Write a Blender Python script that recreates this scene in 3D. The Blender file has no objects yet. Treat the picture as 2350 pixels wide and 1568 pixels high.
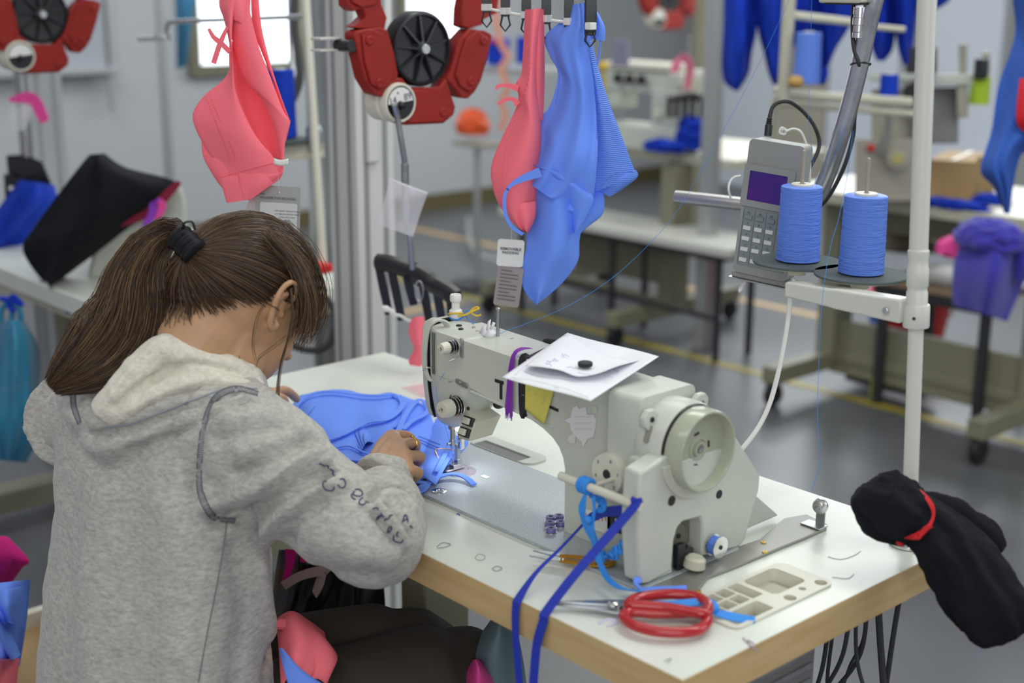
import bpy, bmesh, math, random
import numpy as np
from mathutils import Vector as V, Matrix, noise, Quaternion
from mathutils.bvhtree import BVHTree
from mathutils.geometry import tessellate_polygon
PI = math.pi
sc = bpy.context.scene
C = sc.collection
# ------------------------------------------------------------------ camera, light, exposure
FPX, YAW, PITCH, ROLL = 3141.23, 2.40672363, .258762143, .00530042
CP = V((2.00443792, -.960184164, 1.430181098))
_f = V((math.cos(YAW)*math.cos(PITCH), math.sin(YAW)*math.cos(PITCH), -math.sin(PITCH)))
_r = V((math.sin(YAW), -math.cos(YAW), 0)); _u = _r.cross(_f)
CR = _r*math.cos(ROLL)+_u*math.sin(ROLL); CU = -_r*math.sin(ROLL)+_u*math.cos(ROLL); CF = _f
cam = bpy.data.objects.new('camera', bpy.data.cameras.new('camera')); C.objects.link(cam)
cam.matrix_world = Matrix(((CR.x, CU.x, -CF.x, CP.x), (CR.y, CU.y, -CF.y, CP.y), (CR.z, CU.z, -CF.z, CP.z), (0, 0, 0, 1)))
cam.data.sensor_width = 36; cam.data.lens = FPX/2350*36
cam.data.dof.use_dof = True; cam.data.dof.focus_distance = 1.86; cam.data.dof.aperture_fstop = 2.8
cam.data.clip_start = .05
sc.camera = cam
W = bpy.data.worlds.new('world'); sc.world = W; W.use_nodes = True
W.node_tree.nodes['Background'].inputs[0].default_value = (.88, .93, 1, 1)
W.node_tree.nodes['Background'].inputs[1].default_value = .32
sc.view_settings.view_transform = 'Standard'; sc.view_settings.look = 'None'
sc.view_settings.gamma = 1; sc.view_settings.exposure = .10
def area(name, loc, to, size, sy, e, col):
    l = bpy.data.lights.new(name, 'AREA'); l.shape = 'RECTANGLE'; l.size = size; l.size_y = sy; l.energy = e; l.color = col
    o = bpy.data.objects.new(name, l); C.objects.link(o); o.location = loc
    o.rotation_euler = (V(to)-V(loc)).to_track_quat('-Z', 'Y').to_euler()
    return o
# fluorescent rows on the ceiling and daylight from the window wall
area('ceiling_light', (.9, 1.2, 2.9), (.9, 1.2, 0), 3.2, .5, 38, (.97, 1, .92))
area('ceiling_light', (-1.6, 3.9, 2.9), (-1.6, 3.9, 0), 3.5, .5, 50, (.97, 1, .94))
area('ceiling_light', (1.2, -1.4, 2.9), (.9, -.6, 0), 3.2, .5, 17, (1, 1, .93))
area('ceiling_light', (-3.0, 1.2, 2.9), (-3.4, 1.6, 0), 2.5, .5, 38, (.93, .97, 1))
area('window_light', (-2.2, 6.0, 2.2), (-1.4, 2.4, .3), 2.6, 1.4, 85, (.88, .94, 1))
area('window_light', (3.2, 2.6, 2.2), (.9, .2, .9), 2.0, 1.4, 24, (.90, .95, 1))
area('window_light', (3.6, -2.4, 2.1), (.4, .4, 1.0), 2.6, 1.6, 40, (.99, .99, 1))
# ------------------------------------------------------------------ helpers
def ray(x, y): return CF+CR*((x-1175)/FPX)-CU*((y-784)/FPX)
def pz(x, y, z=.75): d = ray(x, y); return CP+d*((z-CP.z)/d.z)
def py(x, y, w): d = ray(x, y); return CP+d*((w-CP.y)/d.y)
def pxx(x, y, w): d = ray(x, y); return CP+d*((w-CP.x)/d.x)
def pd(x, y, D): return CP+ray(x, y)*D
FH = V((CF.x, CF.y, 0)).normalized()
def pv(x, y, D, off=0):      # vertical plane facing the viewer's side, D metres away at frame centre height
    d = ray(x, y); return CP+d*((D+off)/d.dot(FH))
def proj(P):
    d = P-CP; z = d.dot(CF); return 1175+FPX*d.dot(CR)/z, 784-FPX*d.dot(CU)/z, z
def catmull(pts, n):
    pts = [V(p) for p in pts]; m = len(pts)
    if m < 3: return [pts[0].lerp(pts[-1], i/n) for i in range(n+1)]
    out = []
    for i in range(n+1):
        t = i/n*(m-1); k = min(int(t), m-2); f = t-k
        p0, p1, p2, p3 = pts[max(k-1, 0)], pts[k], pts[k+1], pts[min(k+2, m-1)]
        out.append(.5*((2*p1)+(p2-p0)*f+(2*p0-5*p1+4*p2-p3)*f*f+(3*p1-p0-3*p2+p3)*f**3))
    return out
def frames(pts, up=None):
    ts = []
    for i in range(len(pts)):
        t = pts[min(i+1, len(pts)-1)]-pts[max(i-1, 0)]
        ts.append(t.normalized() if t.length > 1e-9 else V((0, 0, 1)))
    if up is None: up = V((0, 0, 1)) if abs(ts[0].z) < .9 else V((1, 0, 0))
    n = (up-ts[0]*up.dot(ts[0])).normalized(); res = []
    for i, t in enumerate(ts):
        if i: n = (n-t*n.dot(t)); n = n.normalized() if n.length > 1e-6 else V((1, 0, 0))
        res.append((t, n, t.cross(n)))
    return res
class MB:
    def __init__(s): s.v = []; s.f = []
    def add(s, vs, fs):
        b = len(s.v); s.v += [tuple(v) for v in vs]; s.f += [tuple(i+b for i in f) for f in fs]; return s
    def box(s, c, d, rot=None):
        c = V(c); x, y, z = d[0]/2, d[1]/2, d[2]/2
        vs = [V((a*x, b*y, e*z)) for a in (-1, 1) for b in (-1, 1) for e in (-1, 1)]
        if rot is not None: vs = [rot @ v for v in vs]
        return s.add([c+v for v in vs], [(0, 1, 3, 2), (4, 6, 7, 5), (0, 4, 5, 1), (2, 3, 7, 6), (0, 2, 6, 4), (1, 5, 7, 3)])
    def rings(s, R, cap=True, closed=False):
        n = len(R[0]); b = len(s.v)
        for r in R: s.v += [tuple(p) for p in r]
        m = len(R)
        for i in range(m if closed else m-1):
            a0 = b+i*n; a1 = b+((i+1) % m)*n
            for j in range(n):
                k = (j+1) % n; s.f.append((a0+j, a0+k, a1+k, a1+j))
        if cap and not closed:
            s.f.append(tuple(b+j for j in reversed(range(n)))); s.f.append(tuple(b+(m-1)*n+j for j in range(n)))
        return s
    def tube(s, pts, r, n=10, cap=True, up=None, ry=None, closed=False):
        pts = [V(p) for p in pts]; m = len(pts); F = frames(pts, up)
        rs = [(r[min(i, len(r)-1)] if isinstance(r, (list, tuple)) else r) for i in range(m)]
        ry = ry or 1
        return s.rings([[p+F[i][1]*(rs[i]*math.cos(2*PI*j/n)*ry)+F[i][2]*(rs[i]*math.sin(2*PI*j/n)) for j in range(n)] for i, p in enumerate(pts)], cap, closed)
    def cyl(s, p0, p1, r0, r1=None, n=24, cap=True):
        return s.tube([p0, p1], [r0, r0 if r1 is None else r1], n, cap)
    def lathe(s, prof, o, ax=(0, 0, 1), n=28, cap=True):
        o = V(o); ax = V(ax).normalized(); up = V((0, 0, 1)) if abs(ax.z) < .9 else V((1, 0, 0))
        a = (up-ax*up.dot(ax)).normalized(); b = ax.cross(a)
        return s.rings([[o+ax*h+(a*math.cos(2*PI*j/n)+b*math.sin(2*PI*j/n))*max(r, 1e-5) for j in range(n)] for r, h in prof], cap)
    def prism(s, poly, o, u, v, d, holes=None):
        o, u, v, d = V(o), V(u), V(v), V(d); loops = [poly]+(holes or [])
        allp = [p for l in loops for p in l]; b = len(s.v); n = len(allp)
        for k in (0, 1): s.v += [tuple(o+u*p[0]+v*p[1]+d*k) for p in allp]
        tri = tessellate_polygon([[V((p[0], p[1], 0)) for p in l] for l in loops])
        flip = u.cross(v).dot(d) > 0
        for t in tri:
            A = [V((allp[i][0], allp[i][1], 0)) for i in t]
            ccw = (A[1]-A[0]).cross(A[2]-A[0]).z > 0
            tt = tuple(t) if ccw else tuple(reversed(t))
            top = tt if flip else tuple(reversed(tt))
            s.f.append(tuple(b+n+i for i in top)); s.f.append(tuple(b+i for i in reversed(top)))
        k = b
        for l in loops:
            m = len(l)
            for i in range(m): j = (i+1) % m; s.f.append((k+i, k+j, k+n+j, k+n+i))
            k += m
        return s
    def ribbon(s, pts, w, side, t=.0008, n=None):
        if n: pts = catmull(pts, n)
        pts = [V(p) for p in pts]; m = len(pts); R = []
        sd = [V(x) for x in side] if isinstance(side, list) else [V(side)]
        sd = [sd[0]]*m if len(sd) == 1 else catmull(sd, m-1)
        ww = catmull([(x, 0, 0) for x in w], m-1) if isinstance(w, list) else [V((w, 0, 0))]*m
        for i, p in enumerate(pts):
            tg = (pts[min(i+1, m-1)]-pts[max(i-1, 0)]).normalized(); a = sd[i]-tg*sd[i].dot(tg)
            a = a.normalized() if a.length > 1e-6 else V((1, 0, 0)); nn = tg.cross(a); h = ww[i].x/2
            R.append([p-a*h-nn*t/2, p+a*h-nn*t/2, p+a*h+nn*t/2, p-a*h+nn*t/2])
        return s.rings(R)
    def sphere(s, c, r, n=16, sc_=(1, 1, 1)):
        c = V(c); R = []
        for i in range(1, n):
            a = PI*i/n; R.append([c+V((r*math.sin(a)*math.cos(2*PI*j/(2*n))*sc_[0], r*math.sin(a)*math.sin(2*PI*j/(2*n))*sc_[1], r*math.cos(a)*sc_[2])) for j in range(2*n)])
        return s.rings(R)
    def grid(s, nu, nv, f):
        b = len(s.v)
        for i in range(nu+1):
            for j in range(nv+1): s.v.append(tuple(f(i/nu, j/nv)))
        for i in range(nu):
            for j in range(nv): a = b+i*(nv+1)+j; s.f.append((a, a+1, a+nv+2, a+nv+1))
        return s
    def build(s, name, m, parent=None, smooth=True, bev=0, sub=0, solid=0, seg=2, ang=35, fix=True):
        me = bpy.data.meshes.new(name); me.from_pydata(s.v, [], s.f); me.update()
        if fix:
            bm = bmesh.new(); bm.from_mesh(me); bmesh.ops.recalc_face_normals(bm, faces=bm.faces); bm.to_mesh(me); bm.free()
        o = bpy.data.objects.new(name, me); C.objects.link(o)
        for x in (m if isinstance(m, (list, tuple)) else [m]): me.materials.append(x)
        if smooth:
            me.polygons.foreach_set('use_smooth', [True]*len(me.polygons))
            me.set_sharp_from_angle(angle=math.radians(ang))
        if solid: k = o.modifiers.new('s', 'SOLIDIFY'); k.thickness = solid; k.offset = 0
        if bev: k = o.modifiers.new('b', 'BEVEL'); k.width = bev; k.segments = seg; k.limit_method = 'ANGLE'; k.angle_limit = .6
        if sub: k = o.modifiers.new('u', 'SUBSURF'); k.levels = sub; k.render_levels = sub
        if parent is not None: adopt(o, parent)
        return o
def adopt(o, parent):
    o.parent = parent
    chain = []; b = parent
    while b is not None: chain.append(b); b = b.parent
    M = Matrix.Identity(4)
    for b in reversed(chain): M = M @ ((b.matrix_parent_inverse if b.parent else Matrix.Identity(4)) @ b.matrix_basis)
    o.matrix_parent_inverse = M.inverted()
def tag(o, label, cat, group=None, kind=None):
    if label: o['label'] = label
    if cat: o['category'] = cat
    if group: o['group'] = group
    if kind: o['kind'] = kind
    return o
def thing(name, label, cat, loc, group=None):
    o = bpy.data.objects.new(name, None); C.objects.link(o); o.location = loc; o.empty_display_size = .05
    return tag(o, label, cat, group)
def struct(o, label=None):
    o['kind'] = 'structure'
    if label: o['label'] = label
    return o
def dup(root, delta, label=None, group=None):
    r = root.copy(); C.objects.link(r); r.matrix_basis = Matrix.Translation(delta) @ root.matrix_basis
    if label: r['label'] = label
    if group: r['group'] = group
    def rec(a, b):
        for ch in [o for o in C.objects if o.parent == a]:
            c = ch.copy(); C.objects.link(c); c.parent = b; c.matrix_parent_inverse = ch.matrix_parent_inverse.copy(); rec(ch, c)
    rec(root, r); return r
def rnd(*k): return noise.noise(V((k+(0, 0, 0))[:3]))
# ------------------------------------------------------------------ materials
def mat(name, col, rough=.5, metal=0, noise_=None, bump=None, spec=.5, trans=0, alpha=1, emis=None, sheen=0, coat=0, sss=0):
    m = bpy.data.materials.new(name); m.use_nodes = True; N = m.node_tree.nodes; L = m.node_tree.links; b = N['Principled BSDF']
    b.inputs['Base Color'].default_value = (*col, 1); b.inputs['Roughness'].default_value = rough; b.inputs['Metallic'].default_value = metal
    b.inputs['Specular IOR Level'].default_value = spec
    if trans: b.inputs['Transmission Weight'].default_value = trans
    if alpha < 1: b.inputs['Alpha'].default_value = alpha
    if sheen: b.inputs['Sheen Weight'].default_value = sheen; b.inputs['Sheen Roughness'].default_value = .6
    if coat: b.inputs['Coat Weight'].default_value = coat; b.inputs['Coat Roughness'].default_value = .1
    if sss: b.inputs['Subsurface Weight'].default_value = sss; b.inputs['Subsurface Scale'].default_value = .01; b.inputs['Subsurface Radius'].default_value = (1, .4, .2)
    if emis: b.inputs['Emission Color'].default_value = (*emis[0], 1); b.inputs['Emission Strength'].default_value = emis[1]
    tc = N.new('ShaderNodeTexCoord')
    if noise_:       # (scale, other colour, low, high, stretch)
        t = N.new('ShaderNodeTexNoise'); t.inputs['Scale'].default_value = noise_[0]; t.inputs['Detail'].default_value = 5
        mp = N.new('ShaderNodeMapping'); mp.inputs['Scale'].default_value = noise_[4] if len(noise_) > 4 else (1, 1, 1)
        L.new(tc.outputs['Object'], mp.inputs[0]); L.new(mp.outputs[0], t.inputs['Vector'])
        r = N.new('ShaderNodeValToRGB'); r.color_ramp.elements[0].position = noise_[2]; r.color_ramp.elements[1].position = noise_[3]
        r.color_ramp.elements[0].color = (*col, 1); r.color_ramp.elements[1].color = (*noise_[1], 1)
        L.new(t.outputs[0], r.inputs[0]); L.new(r.outputs[0], b.inputs['Base Color'])
    if bump:         # (scale, strength, stretch, kind)
        k = bump[3] if len(bump) > 3 else 'noise'
        mp = N.new('ShaderNodeMapping'); mp.inputs['Scale'].default_value = bump[2] if len(bump) > 2 and bump[2] else (1, 1, 1)
        L.new(tc.outputs['Object'], mp.inputs[0])
        if k == 'noise':
            t = N.new('ShaderNodeTexNoise'); t.inputs['Scale'].default_value = bump[0]; t.inputs['Detail'].default_value = 6
        else:
            t = N.new('ShaderNodeTexWave'); t.inputs['Scale'].default_value = bump[0]; t.inputs['Distortion'].default_value = 1.2; t.bands_direction = bump[4] if len(bump) > 4 else 'Z'
        L.new(mp.outputs[0], t.inputs['Vector'])
        u = N.new('ShaderNodeBump'); u.inputs['Strength'].default_value = bump[1]; u.inputs['Distance'].default_value = .002
        L.new(t.outputs[1 if k == 'noise' and False else 0], u.inputs['Height']); L.new(u.outputs[0], b.inputs['Normal'])
    return m
def srgb(r, g, b):
    f = lambda c: (c/255/12.92) if c/255 <= .04045 else ((c/255+.055)/1.055)**2.4
    return (f(r), f(g), f(b))
M = {}
M['cream'] = mat('machine_enamel', (.57, .60, .53), .36, noise_=(9, (.50, .53, .465), .4, .75))
M['cream2'] = mat('machine_enamel_greenish', (.40, .43, .33), .3, coat=.4)
M['creamp'] = mat('cream_plastic', (.55, .53, .42), .45)
M['ivory'] = mat('ivory_plastic', (.66, .64, .54), .42)
M['white'] = mat('white_plastic', (.75, .76, .72), .4)
M['whitep'] = mat('white_powdercoat', (.62, .63, .57), .38)
M['olive'] = mat('olive_powdercoat', (.235, .225, .155), .5)
M['lam'] = mat('white_laminate', (.72, .75, .68), .28, noise_=(14, (.66, .69, .62), .45, .8))
M['wood'] = mat('beech_edge', (.60, .43, .21), .5, noise_=(9, (.52, .35, .155), .35, .7, (1, 1, 9)))
M['chrome'] = mat('chrome', (.75, .75, .75), .18, 1)
M['steel'] = mat('steel', (.55, .56, .57), .35, 1, noise_=(30, (.4, .41, .42), .3, .7))
M['galv'] = mat('galvanised_steel', (.62, .64, .66), .28, 1, noise_=(90, (.52, .54, .57), .35, .7))
M['brass'] = mat('brass', (.6, .38, .10), .35, 1)
M['black'] = mat('black_plastic', (.012, .013, .016), .35)
M['blackm'] = mat('black_matte', (.012, .012, .014), .7)
M['rubber'] = mat('dark_cable_rubber', (.03, .03, .035), .5)
M['dgrey'] = mat('dark_grey_felt', (.08, .10, .10), .85, bump=(400, .3))
M['red'] = mat('red_plastic', (.30, .020, .014), .5, spec=.25, noise_=(12, (.24, .014, .010), .4, .8), bump=(60, .1))
M['scred'] = mat('scissors_red_vinyl', (.42, .012, .018), .25, coat=.3)
M['alu'] = mat('anodised_aluminium', (.52, .54, .55), .35, .6)
M['aluw'] = mat('post_aluminium_pale', (.68, .69, .67), .5, .05)
M['paper'] = mat('white_paper', (.80, .81, .86), .7, bump=(40, .15))
M['yellow'] = mat('yellow_paper', (.68, .62, .12), .7)
M['purple'] = mat('purple_thread', (.25, .04, .42), .5)
M['pink'] = mat('coral_pink_jersey', (1.0, .20, .25), .8, bump=(900, .15), spec=.15)
M['blue'] = mat('cornflower_jersey', (.165, .315, .96), .8, spec=.15, bump=(700, .25, (.15, 1, 1)))
M['bluerib'] = mat('cornflower_rib', (.165, .315, .96), .8, spec=.15, bump=(110, .8, None, 'wave', 'Z'))
M['royal'] = mat('royal_blue_jersey', (.012, .05, .50), .8, spec=.15, noise_=(18, (.008, .035, .36), .35, .7))
M['navy'] = mat('cobalt_ribbon', (.012, .035, .42), .55, bump=(500, .3))
M['sky'] = mat('sky_blue_elastic', (.03, .26, .78), .6, bump=(300, .4))
M['bviolet'] = mat('blue_violet_fleece', (.035, .025, .40), .85, sheen=.3)
M['blackc'] = mat('black_cotton', (.008, .009, .013), .9, spec=.2, bump=(800, .4))
M['teal'] = mat('grey_teal_fleece', (.17, .26, .29), .9, spec=.2, bump=(500, .5))
M['magenta'] = mat('magenta_cotton', (.62, .012, .22), .85, spec=.2)
M['hotpink'] = mat('hot_pink_tie', (.85, .07, .35), .6)
M['redstr'] = mat('red_cord', (.65, .012, .02), .6)
M['orange'] = mat('orange_plastic', (.80, .10, .015), .45)
M['card'] = mat('cardboard', (.42, .28, .13), .8, noise_=(10, (.36, .23, .10), .4, .7))
M['lime'] = mat('lime_thread', (.42, .62, .03), .6, bump=(120, .5, None, 'wave'))
M['bthread'] = mat('cornflower_thread', (.10, .22, .74), .5, bump=(60, 1.0, (1, 1, 9)))
M['skin'] = mat('skin', (.50, .285, .155), .48, noise_=(14, (.44, .24, .125), .35, .75), sss=.08, bump=(160, .12))
M['dark'] = mat('dark_void_paint', (.02, .02, .022), .6)
M['gold'] = mat('gold_enamel', (.55, .27, .03), .3, .7)
M['wallg'] = mat('painted_wall_grey', (.42, .435, .45), .7, bump=(30, .03))
M['wallb'] = mat('painted_wall_beige', (.36, .36, .35), .7)
M['bbrown'] = mat('baseboard_brown', (.11, .09, .035), .5)
# ------------------------------------------------------------------ the setting
def floor_mat():
    m = mat('epoxy_floor', (.098, .103, .108), .34, noise_=(1.3, (.125, .131, .14), .35, .7), bump=(3, .05)); return m
o = MB().box((-.9, 2.2, -.05), (8.2, 9.4, .1)).build('floor', floor_mat(), smooth=False); struct(o)
o = MB().box((-4.85, 2.2, 1.5), (.1, 9.4, 3.2)).build('wall_left', M['wallg'], smooth=False); struct(o)
o = MB().box((-.9, 6.95, 1.5), (8.2, .1, 3.2)).build('wall_back', M['wallb'], smooth=False); struct(o)
o = MB().box((-4.79, 2.2, .05), (.02, 9.4, .1)).build('baseboard_left', M['bbrown'], smooth=False); struct(o)
o = MB().box((-1.0, 6.89, .05), (7.5, .02, .1)).build('baseboard_back', M['bbrown'], smooth=False); struct(o)
tape = mat('yellow_floor_tape', (.36, .28, .03), .5, noise_=(6, (.24, .2, .05), .4, .8))
tape2 = mat('orange_floor_tape', (.50, .33, .15), .5)
def strip(n, x0, x1, y0, y1, m):
    struct(MB().box(((x0+x1)/2, (y0+y1)/2, .001), (abs(x1-x0), abs(y1-y0), .003)).build('trim_%d' % n, m, smooth=False))
strip(1, -4.6, 2.6, 3.02, 3.07, tape); strip(2, -4.6, 2.6, 3.94, 4.0, tape2); strip(3, -2.72, -2.66, -2, 2.98, tape2)
daylight = mat('daylight_pane', (.8, .9, 1), .3, emis=((.88, .95, 1), 2.0))
frame_m = mat('window_frame_paint', (.16, .15, .10), .5)
def window(n, y0, y1, z0, z1):
    f = MB()
    for (a, b, c, d) in ((y0-.06, y1+.06, z0-.06, z0), (y0-.06, y1+.06, z1, z1+.06), (y0-.06, y0, z0, z1), (y1, y1+.06, z0, z1)):
        f.box((-4.78, (a+b)/2, (c+d)/2), (.06, b-a, d-c))
    o = struct(f.build('window_%d' % n, frame_m, smooth=False))
    MB().box((-4.793, (y0+y1)/2, (z0+z1)/2), (.008, y1-y0, z1-z0)).build('window_pane', daylight, o, smooth=False)
window(1, 2.86, 3.50, .97, 1.7)
window(2, 4.28, 4.74, 1.06, 1.8)
# pale panels with the brightness of the lit back wall put into their colour
bl = mat('lit_wall_paint', (.80, .85, .94), .5)
def backpanel(n, x0, x1, nm='wall_lit', m=bl, z1=1.75):
    a, b = py(x0, 200, 6.86).x, py(x1, 200, 6.86).x
    o = MB().box(((a+b)/2, 6.87, z1/2), (b-a, .06, z1)).build('%s_%d' % (nm, n), m, smooth=False); struct(o)
backpanel(1, 1636, 1782); backpanel(2, 1905, 2062); backpanel(3, 2108, 2292, z1=1.35)
beige = mat('beige_panel', (.52, .47, .38), .6)
backpanel(4, 1790, 1900, 'trim', beige)
# whiteboard on the left wall with its tray
wb = thing('whiteboard', 'framed white notice board on the grey wall at the far left', 'notice board', (-4.79, 1.9, .93))
MB().box((-4.785, 1.75, 1.33), (.02, 1.15, .72)).build('board_face', mat('board_white', (.36, .38, .42), .4), wb, smooth=False)
MB().box((-4.74, 1.78, .965), (.09, 1.15, .03)).box((-4.775, 2.35, 1.33), (.03, .03, .74)).box((-4.74, 2.32, .86), (.02, .02, .2)).build('pen_tray', M['alu'], wb, bev=.003)
o = MB().prism([(-.03, -.03), (.03, -.03), (.0, .04)], (-4.77, 2.22, 1.32), (0, 1, 0), (0, 0, 1), (.004, 0, 0)).build('magnet', M['royal'])
tag(o, 'small blue marker stuck on the white notice board', 'magnet')

# ------------------------------------------------------------------ the sewing table
TW = .5286
tb = thing('sewing_table', 'white topped sewing table with thick beech edge in the foreground', 'table', (.6, .26, 0))
_h = [(1.091, .128), (1.165, .128), (1.165, .302), (1.091, .302)]
top = MB().prism([(0, 0), (1.2, 0), (1.2, TW), (0, TW)], (0, 0, .709), (1, 0, 0), (0, 1, 0), (0, 0, .041), holes=[_h]).build('table_top', [M['wood']], tb, smooth=False)
MB().prism([(.001, .001), (1.199, .001), (1.199, TW-.001), (.001, TW-.001)], (0, 0, .7495), (1, 0, 0), (0, 1, 0), (0, 0, .0012), holes=[_h]).build('laminate', M['lam'], tb, smooth=False)
for x in (.455, 1.04):
    l = MB().box((x, .28, .39), (.06, .09, .62)).box((x, .27, .70), (.05, .44, .03)).build('leg', M['olive'], tb, bev=.004)
    MB().box((x, .27, .045), (.07, .56, .05)).build('foot', M['olive'], l, bev=.004)
MB().box((.75, .30, .24), (.55, .03, .10)).build('stretcher', M['olive'], tb, bev=.003)
# control box hung below the right end
d_ = MB().box((1.08, .21, .645), (.17, .14, .125)).build('control_box', mat('control_box_grey', (.16, .16, .16), .5), tb, bev=.004)
g = MB()
for i in range(5): MB().box((1.1665, .21, .60+i*.02), (.004, .12, .007)).build('vent_slat', M['steel'], d_, smooth=False)
# moulded tool tray set into the top
def rr(x0, x1, y0, y1, r, n=5):
    out = []
    for cx, cy, a0 in ((x1-r, y1-r, 0), (x0+r, y1-r, PI/2), (x0+r, y0+r, PI), (x1-r, y0+r, 3*PI/2)):
        for i in range(n+1): a = a0+PI/2*i/n; out.append((cx+r*math.cos(a), cy+r*math.sin(a)))
    return out
def circ(cx, cy, r, n=16): return [(cx+r*math.cos(2*PI*i/n), cy+r*math.sin(2*PI*i/n)) for i in range(n)]
A, B_, D_ = pz(1780, 1305), pz(1905, 1345), pz(1605, 1372)
tu = (B_-A).normalized(); tv = V((-tu.y, tu.x, 0)); 
# tray frame: u along x, v along y
TX0, TX1, TY0, TY1 = 1.088, 1.168, .125, .305
holes = [rr(1.094, 1.143, .225, .285, .008), rr(1.135, 1.162, .132, .196, .002)]
cells = [rr(1.093+i*.0205, 1.1105+i*.0205, .133+k*.0215, .152+k*.0215, .001, 1) for i in range(2) for k in range(3)]
holes = [holes[0], rr(1.137, 1.162, .133, .198, .002, 1)]+cells+[circ(1.157, .292, .0075), circ(1.153, .262, .0045), circ(1.158, .232, .0075), rr(1.093, 1.1315, .1985, .2175, .001, 1)]
tr = MB().prism(rr(TX0, TX1, TY0, TY1, .012), (0, 0, .7512), (1, 0, 0), (0, 1, 0), (0, 0, .0022), holes=holes).prism(rr(.0915+1, .1645+1, .1285, .3015, .008), (0, 0, .737), (1, 0, 0), (0, 1, 0), (0, 0, .0143), holes=holes).build('tool_tray', M['ivory'], tb, bev=.0006)
fl = MB().prism(rr(1.0915, 1.1645, .1285, .3015, .008), (0, 0, .7355), (1, 0, 0), (0, 1, 0), (0, 0, .0016)).build('tray_floor', mat('tray_inside', (.50, .49, .40), .5), tr, smooth=False)
for c_, r_ in (((1.118, .25), .004), ((1.1575, .262), .002)): MB().cyl((*c_, .7370), (*c_, .7376), r_, n=14).build('screw_hole', M['dark'], tr)
# sight window let into the top behind the bed
w0 = MB().prism(rr(.500, .640, .306, .352, .018), (0, 0, .7506), (1, 0, 0), (0, 1, 0), (0, 0, .003), holes=[rr(.515, .618, .3065, .332, .004)]).build('inset_frame', M['cream'], tb, bev=.0006)
MB().prism(rr(.514, .619, .306, .333, .004), (0, 0, .7508), (1, 0, 0), (0, 1, 0), (0, 0, .0008)).build('inset_recess', mat('recess_grey', (.16, .155, .15), .4), w0, smooth=False)
# pencil marks and wear on the laminate
pm = mat('pencil_mark', (.35, .36, .36), .7); pu = mat('ink_mark', (.10, .12, .5), .6)
def doodle(px, m, r=.0004, z=.7512, nm='pencil_mark', par=tb):
    MB().tube(catmull([pz(x, y, z) for x, y in px], len(px)*4), r, 5).build(nm, m, par)
doodle([(1090, 1281), (1098, 1272), (1112, 1275), (1110, 1284), (1098, 1286), (1090, 1281)], pm)
doodle([(1003, 1255), (1016, 1246), (1034, 1250), (1018, 1257), (1003, 1258)], pm, .0007)
doodle([(1130, 1305), (1140, 1300), (1152, 1305), (1140, 1311), (1130, 1307)], pm, .0007)
doodle([(1705, 1465), (1720, 1480), (1740, 1495), (1722, 1483), (1716, 1470), (1730, 1478)], mat('purple_smear', (.35, .28, .36), .7), .0009)
doodle([(1525, 1518), (1540, 1512), (1533, 1522)], pm, .0007)
doodle([(1900, 1278), (1930, 1284), (1960, 1275), (1975, 1265)], pm); doodle([(1910, 1325), (1945, 1328), (1960, 1318)], pm)
doodle([(1375, 1432), (1395, 1422), (1415, 1428), (1395, 1438)], mat('lint', (.6, .6, .75), .9), .0018)
doodle([(1048, 1182), (1051, 1178), (1053, 1183), (1055, 1179)], pu)
lab = MB().prism([(0, 0), (.066, 0), (.066, .05), (0, .05)], (.206, .408, .7508), (1, -.1, 0), (.1, 1, 0), (0, 0, .0006)).build('sticker', mat('pale_pink_sticker', (.72, .55, .55), .5), tb, smooth=False)
MB().prism([(0, 0), (.03, 0), (.03, .036), (0, .036)], (.213, .413, .7515), (1, -.1, 0), (.1, 1, 0), (0, 0, .0003)).prism([(0.036, 0), (.062, 0), (.062, .036), (0.036, .036)], (.213, .413, .7515), (1, -.1, 0), (.1, 1, 0), (0, 0, .0003)).build('sticker_print', mat('sticker_red', (.66, .42, .43), .6), lab, smooth=False)
# bundle of cables under the far end
cabs = [([(1905, 1480), (1890, 1520), (1865, 1600)], .003), ([(1950, 1440), (1935, 1500), (1880, 1600)], .003), ([(1960, 1435), (1965, 1500), (1990, 1600)], .0026), ([(1985, 1420), (1975, 1500), (1890, 1610)], .003),
        ([(2005, 1400), (2020, 1470), (2030, 1600)], .0045), ([(2068, 1375), (2050, 1460), (2030, 1600)], .0035), ([(1925, 1465), (1900, 1540), (1905, 1620)], .0026), ([(1975, 1425), (1985, 1450), (1950, 1530), (1925, 1610)], .0022)]
for i, (c, r) in enumerate(cabs):
    pts = [py(x, y, .40+.012*i) for x, y in c]; pts[0].z = .708
    o = MB().tube(catmull(pts, 14), r, 8).build('cable', M['rubber'])
    tag(o, 'dark cable hanging below the beech edge of the sewing table', 'cable', 'cables hanging under the table end')

# ------------------------------------------------------------------ the sewing machine
ZT = .7515
sm = thing('sewing_machine', 'cream industrial lockstitch sewing machine in the middle of the white table', 'sewing machine', (.75, .21, ZT))
bedm = mat('bed_hammered_blue_grey', (.44, .48, .50), .38, .35, noise_=(700, (.62, .66, .70), .5, .72), bump=(500, .25))
MB().prism(rr(.455, 1.035, .118, .298, .008), (0, 0, ZT-.0005), (1, 0, 0), (0, 1, 0), (0, 0, .0045)).build('bed', bedm, sm, bev=.001)
ZB = ZT+.004
YC = .212
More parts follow.
